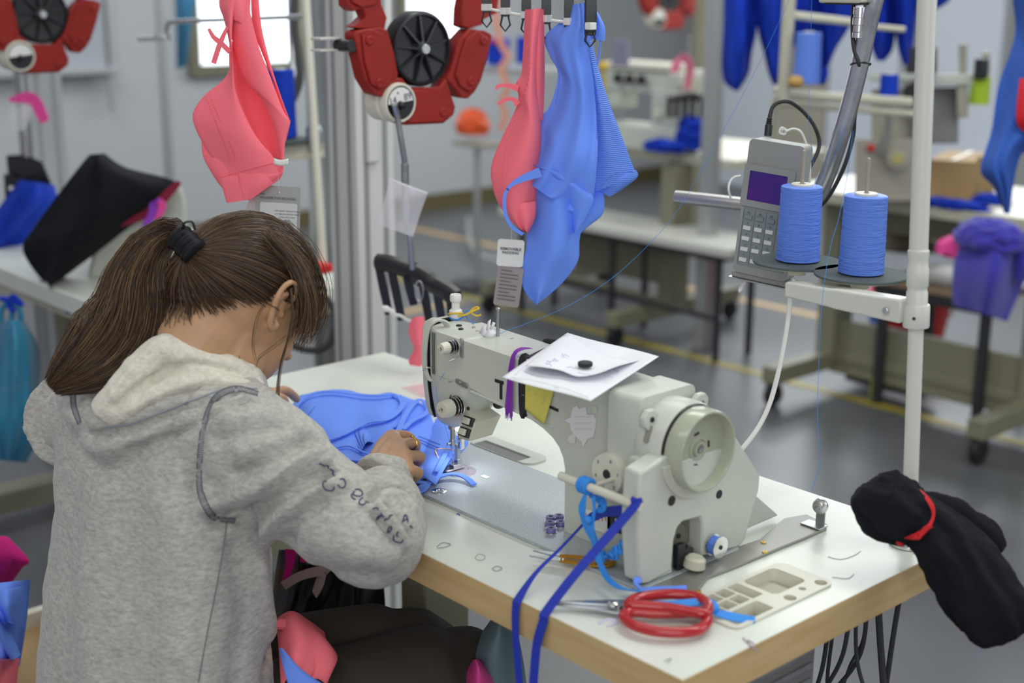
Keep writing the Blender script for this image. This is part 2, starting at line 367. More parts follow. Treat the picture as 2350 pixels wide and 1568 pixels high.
# arm and column: one casting
prof = [(.600, .967), (.945, .958), (.985, .955), (.985, ZB), (.853, ZB), (.853, .825), (.8525, .84), (.849, .853), (.842, .864), (.83, .874), (.812, .882), (.79, .888), (.70, .899), (.655, .905), (.60, .905)]
arm = MB().prism(prof, (0, .171, 0), (1, 0, 0), (0, 0, 1), (0, .080, 0)).build('arm', M['cream'], sm, bev=.006, seg=3)
def hsec(x, y0, y1, zb, zt=.9675):
    zm = max(.885, zb+.012); n = YC
    return [V((x, y, z)) for y, z in ((y0+.008, zt), (y1-.008, zt), (y1-.002, zt-.003), (y1, zt-.010), (y1, zm), (y1-.006, (zm+zb)/2+.004), (min(y1-.012, n+.026), zb+.007), (n+.018, zb), (n-.016, zb), (max(y0+.010, n-.024), zb+.007), (y0+.004, (zm+zb)/2+.004), (y0, zm), (y0, zt-.010), (y0+.002, zt-.003))]
MB().rings([hsec(.5595, .190, .242, .830, .966), hsec(.566, .186, .243, .8265, .967), hsec(.576, .1795, .246, .824), hsec(.588, .1745, .249, .823), hsec(.600, .172, .251, .823), hsec(.612, .1712, .2515, .824), hsec(.622, .1710, .2515, .829), hsec(.632, .1710, .2515, .839), hsec(.643, .1710, .2515, .853), hsec(.654, .1710, .2515, .871), hsec(.665, .1712, .251, .893)]).build('head', M['cream'], sm, sub=1, ang=80)
def slabp(poly, x0, x1, m, name, par=sm, bev=.002, holes=None): return MB().prism(poly, (x0, 0, 0), (0, 1, 0), (0, 0, 1), (x1-x0, 0, 0), holes).build(name, m, par, bev=bev)
fp = [(.199, .970), (.234, .970), (.243, .962), (.244, .88), (.236, .842), (.226, .8295), (.199, .8290), (.193, .845), (.1885, .88), (.1885, .960), (.192, .967)]
slabp(fp, .5455, .5575, M['cream'], 'face_plate', bev=.003)
slabp([(YC+(y-YC)*1.02, .9+(z-.9)*1.004) for y, z in fp], .5575, .5592, M['black'], 'gasket', bev=0)
# take-up lever slot, lever and its wire-like guard
sl = MB().box((.5895, .1738, .934), (.0055, .004, .060), Matrix.Rotation(-.2, 3, 'Z')).build('take_up_slot', mat('slot_metal', (.12, .12, .11), .5), sm, bev=.0015)
MB().tube(catmull([(.589, .176, .912), (.589, .163, .915), (.588, .156, .912)], 8), .0013, 8).build('take_up_lever', M['chrome'], sm)
gp = catmull([py(x, y, w) for x, y, w in ((1028, 752, .200), (1023, 741, .196), (1008, 735, .188), (992, 738, .181), (981, 752, .177), (975, 790, .174), (974, 835, .174), (981, 862, .176), (992, 875, .178), (1010, 871, .182))], 30)
MB().ribbon(gp, [.010, .011, .012, .011, .010, .009, .008, .006, .004, .003], (1, .35, 0), .0028).build('take_up_guard', M['cream'], sm, bev=.001)
# screws and plugs on the arm top
def screw(c, ax, r=.003, m=None, par=sm, name='screw'):
    c = V(c); ax = V(ax).normalized()
    return MB().lathe([(r, -.001), (r, .0006), (r*.85, .0012), (r*.42, .0012), (r*.36, .0002)], c, ax, 12).build(name, m or M['steel'], par)
for c, r, m in (((.597, .213, .968), .0042, M['black']), ((.613, .203, .968), .0036, M['black']), ((.618, .222, .968), .0022, M['steel']), ((.636, .213, .967), .0024, M['steel'])): screw(c, (0, 0, 1), r, m, name='oil_plug')
# pressure regulator at the rear of the head
MB().lathe([(.0, 0), (.0088, 0), (.0092, .002), (.0092, .012), (.0075, .014), (.0058, .0145), (.0058, .024), (.0078, .026), (.0082, .0275), (.0082, .034), (.0072, .0355), (.004, .0352), (.0035, .033)], (.560, .238, .9665), (0, 0, 1), 28).build('pressure_dial', M['white'], sm)
# thread guide pin with its hole
p = MB().cyl((.668, .222, .955), (.668, .222, 1.003), .0023, n=12).lathe([(.0023, 0), (.0030, .0015), (.0016, .003)], (.668, .222, 1.002), (0, 0, 1), 10)
p.build('thread_pin', M['steel'], sm)
# tension assemblies on the front
def tension(c, r, L, nm):
    c = V(c); ax = V((0, -1, 0))
    MB().lathe([(r*1.25, 0), (r*1.25, .0015), (r*.5, .002), (r*.5, .0035), (r*1.2, .004), (r*1.22, .0052), (r*.5, .0058), (r*.5, .007), (r*1.1, .0075), (r*1.12, .009), (r*.6, .0095)], c, ax, 28).build(nm+'_disc', M['chrome'], sm)
    MB().lathe([(r*.95, .0095), (r*1.02, .011), (r*.8, .0125)], c, ax, 24).build(nm+'_spring', M['black'], sm)
    k = MB(); n = 64; prof_ = [(.6, .0125), (1, .0125), (1, L*.55+.0125), (.9, L+.0125), (.3, L+.0125), (.28, L+.010)]; a, b = V((1, 0, 0)), V((0, 0, 1))
    k.rings([[c+ax*h+(a*math.cos(2*PI*j/n)+b*math.sin(2*PI*j/n))*(r*q*(1+(.035 if (j//2) % 2 and q > .95 else 0))) for j in range(n)] for q, h in prof_])
    k.build(nm+'_knob', M['ivory'], sm)
    MB().cyl(c+ax*(L+.0105), c+ax*(L+.0165), .0013, n=8).build('stud', M['chrome'], sm)
tension((.644, .171, .872), .0118, .016, 'main_tension')
tension((.6385, .171, .9545), .0080, .012, 'pre_tension')
MB().box((.6545, .1695, .9555), (.0055, .003, .026)).tube(catmull([(.652, .168, .944), (.650, .160, .941), (.6455, .154, .938)], 6), .0008, 6).build('thread_guide', M['steel'], sm, bev=.0008)
MB().prism(rr(-.013, .013, -.0035, .0035, .0034), (.655, .1705, .906), (1, 0, -.12), (0, 0, 1), (0, -.0022, 0), holes=[rr(.001, .011, -.0012, .0012, .001)]).build('guide_bracket', M['steel'], sm, bev=.0004)
screw((.651, .168, .9065), (0, -1, 0), .0022); MB().tube(catmull([(.643, .168, .907), (.640, .162, .906), (.642, .158, .909), (.645, .163, .911)], 10), .0007, 6).build('thread_guide_loop', M['chrome'], sm)
MB().tube(catmull([(.6395, .163, .888), (.6385, .160, .880), (.6375, .158, .873), (.634, .160, .869)], 10), .0007, 6).build('check_spring', M['black'], sm)
MB().cyl((.6665, .1712, .8735), (.6665, .1695, .8735), .0026, n=14).build('oil_hole', M['dark'], sm)
# raised rib low on the arm front
MB().tube([(.672, .1715, .8985), (.83, .1715, .8875)], .0022, 8).build('arm_rib', M['cream'], sm)
# switch box with two keys behind the needle
sb = MB().rings([[V((.662, y, z)) for y, z in ((.186, .8475), (.234, .8495), (.218, .8245), (.177, .8245))], [V((.660, y, z)) for y, z in ((.1865, .8490), (.2335, .8505), (.218, .8240), (.1765, .8240))], [V((.640, y, z)) for y, z in ((.190, .862), (.226, .861), (.222, .826), (.174, .824))]]).build('switch_box', M['creamp'], sm, bev=.0012)
for p_, q_ in (((.6500, .1855, .8480), 0), ((.6500, .1785, .8340), 1)):
    Rm = Matrix((V((1, 0, 0)), V((0, .93, -.36)), V((0, .36, .93)))).transposed()
    c = V(p_); kn = V((0, -.93, .36))
    b1 = MB().box(c+kn*.0008, (.0190, .005, .0125), Rm).build('key_bezel', M['black'], sb, bev=.0006)
    MB().box(c+kn*.0035+V((-.001, 0, 0)), (.0135, .006, .0090), Rm).build('key', M['ivory'], b1, bev=.001)
MB().sphere((.660, .232, .866), .007, 8, (1, 1.5, 1)).build('box_knob', M['black'], sm)
# needle bar, presser bar, foot
NX, NY = .583, .212
MB().cyl((NX, NY, .826), (NX, NY, .797), .0036, n=14).lathe([(.0062, 0), (.0062, .004), (.004, .006)], (NX, NY, .815), (0, 0, 1), 16).build('needle_bar', M['steel'], sm)
MB().cyl((NX, NY, .799), (NX, NY, .7895), .0044, n=14).cyl((NX-.001, NY-.004, .7935), (NX-.001, NY-.0085, .7935), .0018, n=10).build('needle_clamp', M['steel'], sm)
MB().tube([(NX, NY, .790), (NX, NY, .765), (NX, NY, .7565)], [.0011, .0008, .0002], 8).build('needle', M['chrome'], sm)
MB().box((NX+.012, NY+.006, .806), (.008, .009, .040)).build('presser_bar', M['chrome'], sm, bev=.0022)
pf = MB().box((NX+.004, NY+.006, .779), (.006, .006, .026)).box((NX+.007, NY+.004, .7655), (.008, .008, .012)).prism([(-.004, -.02), (.004, -.024), (.012, -.02), (.013, .012), (-.004, .012)], (NX, NY-.0, .7572), (1, 0, 0), (0, 1, 0), (0, 0, .0022)).box((NX+.008, NY-.002, .762), (.010, .014, .006))
pf.build('presser_foot', M['steel'], sm, bev=.0008)
fgp = catmull([(NX-.005, NY+.012, .778), (NX-.020, NY+.002, .779), (NX-.028, NY-.008, .778), (NX-.018, NY-.014, .773), (NX-.008, NY-.018, .769), (NX-.008, NY-.026, .764), (NX-.016, NY-.030, .762), (NX-.022, NY-.024, .763)], 36)
MB().tube(fgp, .0009, 8).build('finger_guard', mat('copper_wire', (.62, .36, .26), .25, 1), sm)
lamp_e = mat('led_white', (1, 1, 1), .3, emis=((.9, .95, 1), 14))
MB().sphere((.607, .205, .8215), .0058, 8, (1.3, 1, .45)).build('lamp', lamp_e, sm)
lp = bpy.data.lights.new('lamp_glow', 'SPOT'); lp.energy = .12; lp.spot_size = 2.0; lp.spot_blend = .6; lp.shadow_soft_size = .006; lp.color = (.85, .9, 1)
lo = bpy.data.objects.new('lamp_glow', lp); C.objects.link(lo); lo.location = (.607, .205, .816); adopt(lo, sm)
# needle plate and slide plate
MB().prism([(.50, .188), (.600, .188)]+[(.600+.0235*math.sin(a), .2115-.0235*math.cos(a)) for a in [PI*i/12 for i in range(1, 12)]]+[(.600, .235), (.50, .235)], (0, 0, ZB-.0004), (1, 0, 0), (0, 1, 0), (0, 0, .0012)).build('needle_plate', mat('needle_plate_metal', (.52, .48, .56), .28, .8, noise_=(40, (.6, .5, .62), .4, .7)), sm, bev=.0003)
for x, y in ((.606, .2), (.603, .226)): screw((x, y, ZB+.001), (0, 0, 1), .0026, M['chrome'])
screw((.6405, .140, ZB+.0002), (0, 0, 1), .0105, M['chrome'], name='bobbin_cap')
MB().box((.640, .2235, ZB+.0004), (.013, .008, .0004)).build('tape_scrap', M['white'], sm, bev=.0)
# stitch dial on the column
dc = V((.944, .171, .862)); n = 40
MB().lathe([(.0255, 0), (.026, .003), (.026, .017), (.0245, .0205), (.010, .0205), (.006, .020), (.0055, .0190)], dc, (0, -1, 0), 40).build('stitch_dial', M['ivory'], sm)
MB().lathe([(.0055, .0200), (.0055, .0212), (.004, .0216)], dc, (0, -1, 0), 16).build('dial_hub', M['dark'], sm)
def text(body, size, o, xd, yd, m, par, name='lettering', ext=.0002, align='CENTER', bold=0):
    cu = bpy.data.curves.new(name, 'FONT'); cu.body = body; cu.size = size; cu.extrude = ext; cu.align_x = align; cu.align_y = 'CENTER'; cu.offset = bold
    cu.resolution_u = 3
    t = bpy.data.objects.new(name, cu); C.objects.link(t)
    dg = bpy.context.evaluated_depsgraph_get(); me = bpy.data.meshes.new_from_object(t.evaluated_get(dg)); bpy.data.objects.remove(t)
    me.materials.clear(); me.materials.append(m)
    ob = bpy.data.objects.new(name, me); C.objects.link(ob)
    xd = V(xd).normalized(); yd = V(yd); yd = (yd-xd*yd.dot(xd)).normalized(); zd = xd.cross(yd); o = V(o)
    ob.matrix_world = Matrix(((xd.x, yd.x, zd.x, o.x), (xd.y, yd.y, zd.y, o.y), (xd.z, yd.z, zd.z, o.z), (0, 0, 0, 1)))
    ob.matrix_basis = ob.matrix_world
    if par is not None: adopt(ob, par)
    return ob
ink = mat('dark_print', (.05, .06, .09), .6)
for i, ch in enumerate('012345'):
    a = math.radians(70-i*58); text(ch, .0062, dc+V((.0185*math.cos(a), -.0208, .0185*math.sin(a))), (1, 0, 0), (0, 0, 1), ink, sm, 'dial_number')
# black bars of the maker's lettering left visible on the arm
MB().box((.7290, .1706, .9250), (.0165, .0012, .0042)).box((.7325, .1706, .9125), (.0046, .0012, .021)).build('arm_lettering', M['black'], sm)
MB().box((.8315, .1704, .9130), (.0165, .0012, .0036), Matrix.Rotation(.09, 3, 'Y')).build('arm_lettering', M['black'], sm)
# right end: cover block, motor drum, hand wheel
MB().prism(rr(.160, .257, .826, .964, .010), (.935, 0, 0), (0, 1, 0), (0, 0, 1), (.051, 0, 0)).build('end_cover', M['cream'], sm, bev=.003)
MC = V((.008, .209, .9045))
def ring_x(prof, m, name, n=56): return MB().lathe([(r, x) for r, x in prof], MC, (1, 0, 0), n).build(name, m, sm)
ring_x([(.03, .975), (.0525, .975), (.0535, .979), (.0535, 1.010), (.0515, 1.0135), (.03, 1.0135)], M['cream'], 'motor_drum')
for a in (2.45, .72):
    c = MC+V((.985, .058*math.cos(a), .058*math.sin(a)))
    MB().prism([(-.013, -.012), (.013, -.012), (.012, .004), (.005, .012), (-.006, .012), (-.013, .004)], c, (0, math.sin(a), -math.cos(a)), (0, math.cos(a), math.sin(a)), (.008, 0, 0)).build('drum_lug', M['cream'], sm, bev=.0015)
    screw(c+V((.0082, 0, 0)), (1, 0, 0), .0034, M['black'])
a = 2.75; sc_ = MC+V((.992, .0530*math.cos(a), .0530*math.sin(a)))
tn = V((0, -math.sin(a), math.cos(a)))
MB().prism(rr(-.004, .004, -.011, .011, .0039), sc_+V((0, math.cos(a), math.sin(a)))*.0004, (1, 0, 0), tn, V((0, math.cos(a), math.sin(a)))*.0012).build('oil_sight', mat('sight_glass', (.25, .26, .20), .15, coat=.5), sm, bev=.0006)
ring_x([(.04, 1.0135), (.0500, 1.0135), (.0510, 1.0145), (.0510, 1.0170), (.04, 1.0172)], M['black'], 'wheel_seal')
ring_x([(.03, 1.0172), (.0495, 1.0172), (.0500, 1.019), (.0490, 1.040), (.0478, 1.0418), (.0458, 1.0418), (.0448, 1.040), (.0442, 1.0265), (.015, 1.0250), (.0145, 1.0268), (.0125, 1.0272), (.0115, 1.0255), (.0095, 1.0255), (.0090, 1.0300), (.0065, 1.0302), (.006, 1.028), (.001, 1.028)], M['cream2'], 'hand_wheel')
MB().lathe([(.0045, 1.028), (.0045, 1.0295), (.0025, 1.0297), (.0022, 1.0285)], MC, (1, 0, 0), 14).build('wheel_screw', M['steel'], sm)
for a in (0.1, 1.75, 4.5): MB().box(MC+V((1.0258, .019*math.cos(a), .019*math.sin(a))), (.0016, .0085, .0030), Matrix.Rotation(a+PI/2, 3, 'X')).build('wheel_slot', M['dark'], sm, bev=.0008)
ring_x([(.02, .955), (.047, .955), (.047, .974), (.02, .974)], M['blackm'], 'rear_seal')
MB().box((.992, .262, .9), (.03, .02, .05)).build('motor_plug', M['black'], sm, bev=.004)
# big side cover with the arch
cov = [(.104, .757), (.104, .766), (.112, .83), (.1150, .896), (.150, .905), (.262, .918), (.284, .9005), (.3350, .8400), (.3340, .8200), (.3110, .7600), (.3000, .7540), (.2290, .7620), (.2275, .8050), (.2240, .8140), (.1920, .8170), (.1830, .8120), (.1780, .8000), (.1760, .7600), (.1390, .7500)]
cov[0] = (.121, .7600); cov[-1] = (.139, .7560)
cov[1] = (.1195, .766)
slabp(cov, 1.004, 1.030, M['cream'], 'side_cover', bev=.003)
MB().prism([(.990, .822), (1.0287, .826), (1.0287, .900), (.990, .900)], (0, .1385, 0), (1, 0, 0), (0, 0, 1), (0, .03, 0)).build('cover_wing', M['cream'], sm, bev=.002)
lg = MB().rings([[V(p) for p in ((.994, .1405, .756), (1.0288, .1405, .756), (1.0288, .178, .756), (.994, .178, .756))], [V(p) for p in ((1.008, .119, .860), (1.0288, .119, .860), (1.0288, .170, .860), (1.008, .170, .860))], [V(p) for p in ((1.010, .124, .885), (1.0288, .124, .885), (1.0288, .170, .885), (1.010, .170, .885))]])
lg.build('cover_leg', M['cream'], sm, bev=.002)
for x in (.997, 1.016): screw((x, .1385, .884), (0, -1, 0), .0030, M['galv'])
MB().cyl((1.008, .1345, .766), (1.008, .1378, .7675), .0062, n=16).build('leg_plug', M['blackm'], sm)
slabp([(.320, .838), (.334, .822), (.415, .757), (.30, .755)], .992, 1.004, M['cream'], 'hinge_cover', bev=.003)
for y, z, r in ((.170, .8490, .0062), (.2560, .8350, .0055)): MB().lathe([(r, 0), (r, .0006)], (1.0300, y, z), (1, 0, 0), 20).build('bolt_hole', M['dark'], sm)
# drum boss swelling below the wheel on the cover face
bp = [(MC.y+.060*math.cos(a), MC.z+.060*math.sin(a)) for a in [PI+.15+(PI-.3)*i/18 for i in range(19)]]
slabp(bp, 1.028, 1.0345, M['cream'], 'cover_boss', bev=.003)
# mechanism inside the arch
im = mat('gearcase_olive', (.17, .17, .12), .4)
MB().cyl((.985, .205, .785), (1.012, .205, .785), .021, n=26).box((1.0, .212, .80), (.02, .045, .05)).build('gear_case', im, sm, bev=.002)
MB().prism([(-.006, -.020), (.006, -.020), (.007, .012), (-.007, .012)], (1.022, .192, .776), (0, 1, 0), (0, 0, 1), (.008, 0, 0)).cyl((1.016, .205, .773), (1.030, .205, .773), .010, n=6).build('winder_lever', M['black'], sm, bev=.001)
for c in ((1.0125, .197, .801), (1.0125, .205, .790), (1.0125, .196, .778)): MB().cyl(c, V(c)+V((.0015, 0, 0)), .0032, n=12).build('bolt_head', M['dark'], sm)
MB().lathe([(.010, 0), (.0135, .002), (.0125, .012), (.009, .015)], (1.038, .205, .7575), (.1, .1, 1), 22).build('winder_foot', M['creamp'], sm)
# base plate and rear tension stand
bpoly = [pz(x, y, .7515) for x, y in ((1420, 1330), (1560, 1290), (1640, 1278), (1745, 1243), (1800, 1195), (1850, 1186), (1897, 1208), (1897, 1217), (1845, 1240), (1790, 1262), (1690, 1305), (1625, 1330), (1590, 1375), (1490, 1370))]
MB().prism([(p.x, p.y) for p in bpoly], (0, 0, .7515), (1, 0, 0), (0, 1, 0), (0, 0, .0035)).build('base_plate', mat('base_plate_grey', (.30, .30, .27), .4, .5), sm, bev=.0008)
for x, y in ((1752, 1246), (1755, 1268), (1603, 1358), (1540, 1350)): screw(pz(x, y, .7552), (0, 0, 1), .0035, M['brass'])
tp = pz(1868, 1206, .7555)
ts = MB().box(tp+V((0, 0, .0008)), (.030, .020, .0016)).box(tp+V((.003, .009, .017)), (.014, .0018, .034)).build('tension_bracket', M['steel'], sm, bev=.0008)
c = tp+V((.003, .008, .026)); ax = (.35, -.94, 0)
MB().lathe([(.002, 0), (.010, .001), (.010, .003), (.004, .0035), (.010, .004), (.0095, .006), (.005, .0065), (.006, .010), (.003, .0105)], c, ax, 24).build('rear_tension_disc', M['chrome'], ts)
MB().lathe([(.0055, .0105), (.0055, .0135), (.0028, .014), (.0028, .018)], c, ax, 18).build('rear_tension_knob', M['steel'], ts)
# cream rod held on the column front
MB().tube([(.905, .112, .8590), (1.034, .112, .8580)], .0052, 14).cyl((.955, .112, .859), (.955, .172, .859), .003, n=10).build('hanging_rod', M['ivory'], sm)
# small plate low on the column
MB().box((.951, .1703, .795), (.044, .0012, .024)).build('rating_plate', M['black'], sm)
text('0 1 2 3\n6 7 8 9', .0065, (.951, .1694, .795), (1, 0, 0), (0, 0, 1), M['paper'], sm, 'plate_lettering')
# ------------------------------------------------------------------ the bobbin on the winder, loose bobbins
def bobbin(c, ax, label, grp=None, r=.0105, h=.0095):
    t = thing('bobbin', label, 'bobbin', c, grp); ax = V(ax).normalized(); c = V(c)
    MB().lathe([(.003, 0), (r, 0), (r, .0009), (r*.8, .0010), (r*.8, h-.001), (r, h-.0009), (r, h), (.003, h)], c, ax, 24).build('spool', M['steel'] if grp else M['chrome'], t)
    MB().lathe([(r*.85, .0012), (r*.90, h/2), (r*.85, h-.0012)], c, ax, 24, False).build('wound_thread', M['bthread'] if not grp else mat('violet_thread', (.16, .14, .45), .5), t)
    if grp: MB().lathe([(r*.86, h+.0001), (r*.86, h+.0005), (r*.35, h+.0006)], c, ax, 20).build('violet_face', mat('violet_label', (.13, .12, .36), .4), t)
    MB().lathe([(.0028, -.0004), (.0028, h+.0010)], c, ax, 10).build('core', M['dark'], t)
    return t
b = bobbin((1.0335, .2445, .7745), (1, 0, 0), 'bobbin wound with blue thread on the winder beside the machine arch', r=.0135, h=.012)
vb = bobbin(pz(1265, 1222, ZB), (0, 0, 1), 'small violet bobbin lying on the machine bed against the column', 'loose bobbins by the machine column', r=.0072, h=.006)
p0 = pz(1265, 1222, ZB)
for x, y in ((1264, 1196), (1283, 1193), (1262, 1208), (1287, 1207)):
    dup(vb, pz(x, y, ZB)-p0, None)
# ------------------------------------------------------------------ things resting on and around the machine
def smooth_closed(pts, n): 
    p = [V(q) for q in pts]; p = [p[-1]]+p+[p[0], p[1]]; m = len(pts); c = []
    for i in range(n):
        t = i/n*m; k = int(t); f = t-k; a, b, d, e = p[k], p[k+1], p[k+2], p[k+3] if k+3 < len(p) else p[2]
        c.append(.5*((2*b)+(d-a)*f+(2*a-5*b+4*d-e)*f*f+(3*b-a-3*d+e)*f**3))
    return c
# two instruction sheets with a magnet
def bil(c, u, v): return [(1-u)*(1-v)*c[0][k]+u*(1-v)*c[1][k]+u*v*c[2][k]+(1-u)*v*c[3][k] for k in (0, 1)]
cs = [(1152, 866), (1302, 764), (1512, 819), (1355, 921)]
def sheet1(u, v):
    x, y = bil(cs, u, v); z = .9715+.004*math.sin(PI*v)*u+.012*max(0, v-.72)*max(0, u-.35)*6+.002*math.sin(7*u+2)*v
    return pz(x, y+1.5*math.sin(6*v), z)
ps = MB().grid(20, 28, sheet1).build('paper_sheet', M['paper'], None, solid=.0003)
tag(ps, 'larger white instruction sheet lying on the sewing machine arm', 'paper')
c2 = [(1208, 830), (1302, 766), (1496, 822), (1240, 846)]
def sheet2(u, v):
    # v along the long edge, u from the curled front edge to the back corner
    top = bil([(1206, 838), (1300, 768), (1480, 822), (1480, 822)], 1, v); 
    fe = catmull([(1206, 840, 0), (1243, 843, 0), (1285, 850, 0), (1325, 864, 0), (1370, 858, 0), (1420, 840, 0), (1482, 824, 0)], 40)[int(v*40)]
    te = catmull([(1240, 812, 0), (1300, 769, 0), (1340, 790, 0), (1390, 815, 0), (1430, 826, 0), (1460, 826, 0), (1486, 821, 0)], 40)[int(v*40)]
    x = fe.x*(1-u)+te.x*u; y = fe.y*(1-u)+te.y*u
    return pz(x, y, .9745+.0035*(1-u)*(1+math.sin(v*9))+.004*math.sin(PI*v))
p2 = MB().grid(14, 40, sheet2).build('paper_sheet', M['paper'], None, solid=.0003)
tag(p2, 'smaller curled white sheet with pen notes held under the round magnet', 'paper')
pen = mat('blue_pen', (.25, .28, .62), .6); pencil = mat('grey_print', (.45, .46, .50), .6)
def pen_marks(par, marks, z, m, r=.00028, nm='handwriting'):
    for k in marks: MB().tube(catmull([pz(x, y, z) for x, y in k], len(k)*3), r, 4).build(nm, m, par)
def scrib(x, y, w, h, n, seed):
    random.seed(seed); return [(x+w*i/n, y+h*random.uniform(-1, 1)+.18*w*i/n) for i in range(n+1)]
pen_marks(p2, [scrib(1290, 814, 16, 4, 7, 1), scrib(1268, 825, 14, 3, 7, 2), scrib(1255, 829, 10, 3, 5, 3), scrib(1252, 836, 14, 3, 6, 4), scrib(1325, 855, 30, 1.2, 8, 5), scrib(1300, 842, 22, 1.5, 8, 6)], .9835, pen)
pen_marks(ps, [scrib(1216, 848, 12, 3, 6, 11), scrib(1262, 855, 12, 2, 6, 12), scrib(1305, 867, 22, 2, 8, 13), scrib(1385, 862, 20, 3, 7, 14), scrib(1408, 850, 12, 2, 5, 15)], .9765, pen)
pen_marks(ps, [scrib(1178, 869, 20, 1, 9, 21), scrib(1270, 889, 14, 1, 7, 22), [(1172, 866), (1215, 872), (1290, 890), (1350, 912)], [(1180, 862), (1205, 838), (1225, 836)]], .9735, pencil, .0002, 'printed_line')
mg = MB().lathe([(.0085, 0), (.009, .0006), (.009, .0042), (.0084, .0048)], pz(1343, 840, .9815), (0, 0, 1), 28).build('round_magnet', M['blackm'])
tag(mg, 'round black magnet holding the papers on the machine arm', 'magnet')
# yellow note
nc = [py(x, y, .1685) for x, y in ((1196, 872), (1275, 880), (1252, 974), (1198, 934))]
o = MB().grid(6, 8, lambda u, v: nc[0]*(1-u)*(1-v)+nc[1]*u*(1-v)+nc[2]*u*v+nc[3]*(1-u)*v+V((0, -.003*v*v*u, 0))).build('sticky_note', M['yellow'], None, solid=.0003)
tag(o, 'yellow paper note tucked under the black band on the machine arm', 'note')
for k in ([(1209, 889), (1211, 896), (1213, 892), (1216, 897)], [(1224, 902), (1228, 907), (1230, 902), (1234, 907)], [(1242, 913), (1248, 910), (1249, 917), (1244, 929)], [(1198, 906), (1203, 908)]):
    MB().tube(catmull([py(x, y, .1668) for x, y in k], 10), .00022, 4).build('pencil_writing', pencil, o)
# black band round the arm with a knot
band = [(.7765, .169, .894), (.7760, .1675, .93), (.7755, .1685, .965), (.786, .176, .9695), (.775, .205, .9690), (.768, .235, .9690), (.766, .2545, .962), (.768, .2555, .92), (.785, .250, .893), (.808, .222, .8795), (.790, .195, .8825), (.7790, .172, .891)]
bl_ = MB().ribbon(smooth_closed(band, 60)+[V(smooth_closed(band, 60)[0])], .0105, (1, .1, 0), .0022).build('elastic_band', mat('black_elastic', (.018, .018, .022), .8, bump=(900, .5)), None)
tag(bl_, 'black elastic band wrapped around the machine arm', 'band')
k = MB()
for dx, dz, r in ((0, 0, .005), (.008, .001, .0045), (-.006, -.001, .004), (.013, .003, .003)): k.sphere((.733+dx, .2545, .965+dz), r, 6, (1.1, .8, 1))
k.build('band_knot', M['blackm'], bl_)
# purple threads
random.seed(5); g = MB()
for i in range(90):
    o1 = random.uniform(-.0035, .0035); o2 = random.uniform(-.004, .004); L = random.uniform(.0, .018)
    pts = [V((.757+o1, .200, .9705)), V((.756+o1, .184, .9715+abs(o2)*.4)), V((.757+o1, .1705, .967)), V((.7555+o1*1.2, .1665+o2*.15, .945)), V((.754+o1*1.4+o2*.2, .166, .92)), V((.753+o1*2, .1655+o2*.2, .897-L))]
    g.tube(catmull(pts, 12), .00035, 3)
o = g.build('thread_bundle', M['purple'], None, fix=False); tag(o, 'bundle of purple threads hanging over the front of the machine arm', 'thread', kind='stuff')
# torn paper scraps stuck on the machine
def scrap(px, w, label, par=None, name='paper_scrap', m=None, t=.0006, lift=.0):
    pts = [py(x, y, w) for x, y in px]; c = pts[0]
    pl = [(p.x, p.z) for p in pts]
    o = MB().prism(pl, (0, w, 0), (1, 0, 0), (0, 0, 1), (0, -t, 0)).build(name, m or M['paper'], par, smooth=False)
    return tag(o, label, 'paper scrap') if label else o
sc1 = scrap([(1315, 936), (1325, 931), (1328, 938), (1345, 934), (1347, 952), (1362, 952), (1369, 965), (1366, 985), (1362, 1003), (1348, 1008), (1338, 1028), (1336, 1014), (1322, 1002), (1312, 990), (1308, 972), (1296, 965), (1310, 958)], .1703, 'torn white paper with fine print stuck on the machine column', m=mat('torn_label', (.76, .77, .76), .7))
for i in range(9):
    x, y = 1318+(i % 3)*14, 958+(i//3)*14; MB().tube([py(x, y, .1692), py(x+11, y-2, .1692)], .0002, 4).build('printed_line', pencil, sc1)
scrap([(1310, 998), (1316, 994), (1321, 1002), (1320, 1019), (1309, 1016), (1302, 1010)], .1703, 'small pale paper blob stuck below the torn label on the column', m=mat('torn_label_b', (.70, .70, .68), .7))
scrap([(1362, 931), (1368, 933), (1372, 942), (1368, 949), (1361, 946)], .1703, 'round cream sticker beside the torn label on the column', m=M['ivory'])
lb = scrap([(1335, 1165), (1400, 1185), (1402, 1228), (1338, 1207)], .1703, 'white label with red pen marks low on the machine column', m=M['white'])
for x in (1345, 1358, 1372, 1381, 1389): MB().tube([py(x, 1178, .169), py(x+1, 1196, .169)], .0005, 4).build('red_mark', M['redstr'], lb)
# folded scrap by the thread pin
bf = thing('folded_paper', 'small crumpled white paper folded around the thread pin on the arm', 'paper scrap', (.662, .212, .967))
for q in ([(-.018, 0, .001), (0, -.006, .001), (0, .004, .012), (-.016, .006, .012)], [(0, -.006, .001), (.012, -.001, .001), (.012, .004, .006), (.004, .004, .015)], [(-.004, 0, .008), (.003, 0, .005), (.002, .004, .023), (-.004, .004, .019)], [(.004, 0, .01), (.011, 0, .012), (.012, .003, .02), (.008, .002, .021)]):
    MB().add([V((.662, .209, .9665))+V(p) for p in q], [(0, 1, 2, 3)]).build('fold', M['paper'], bf, solid=.0004)
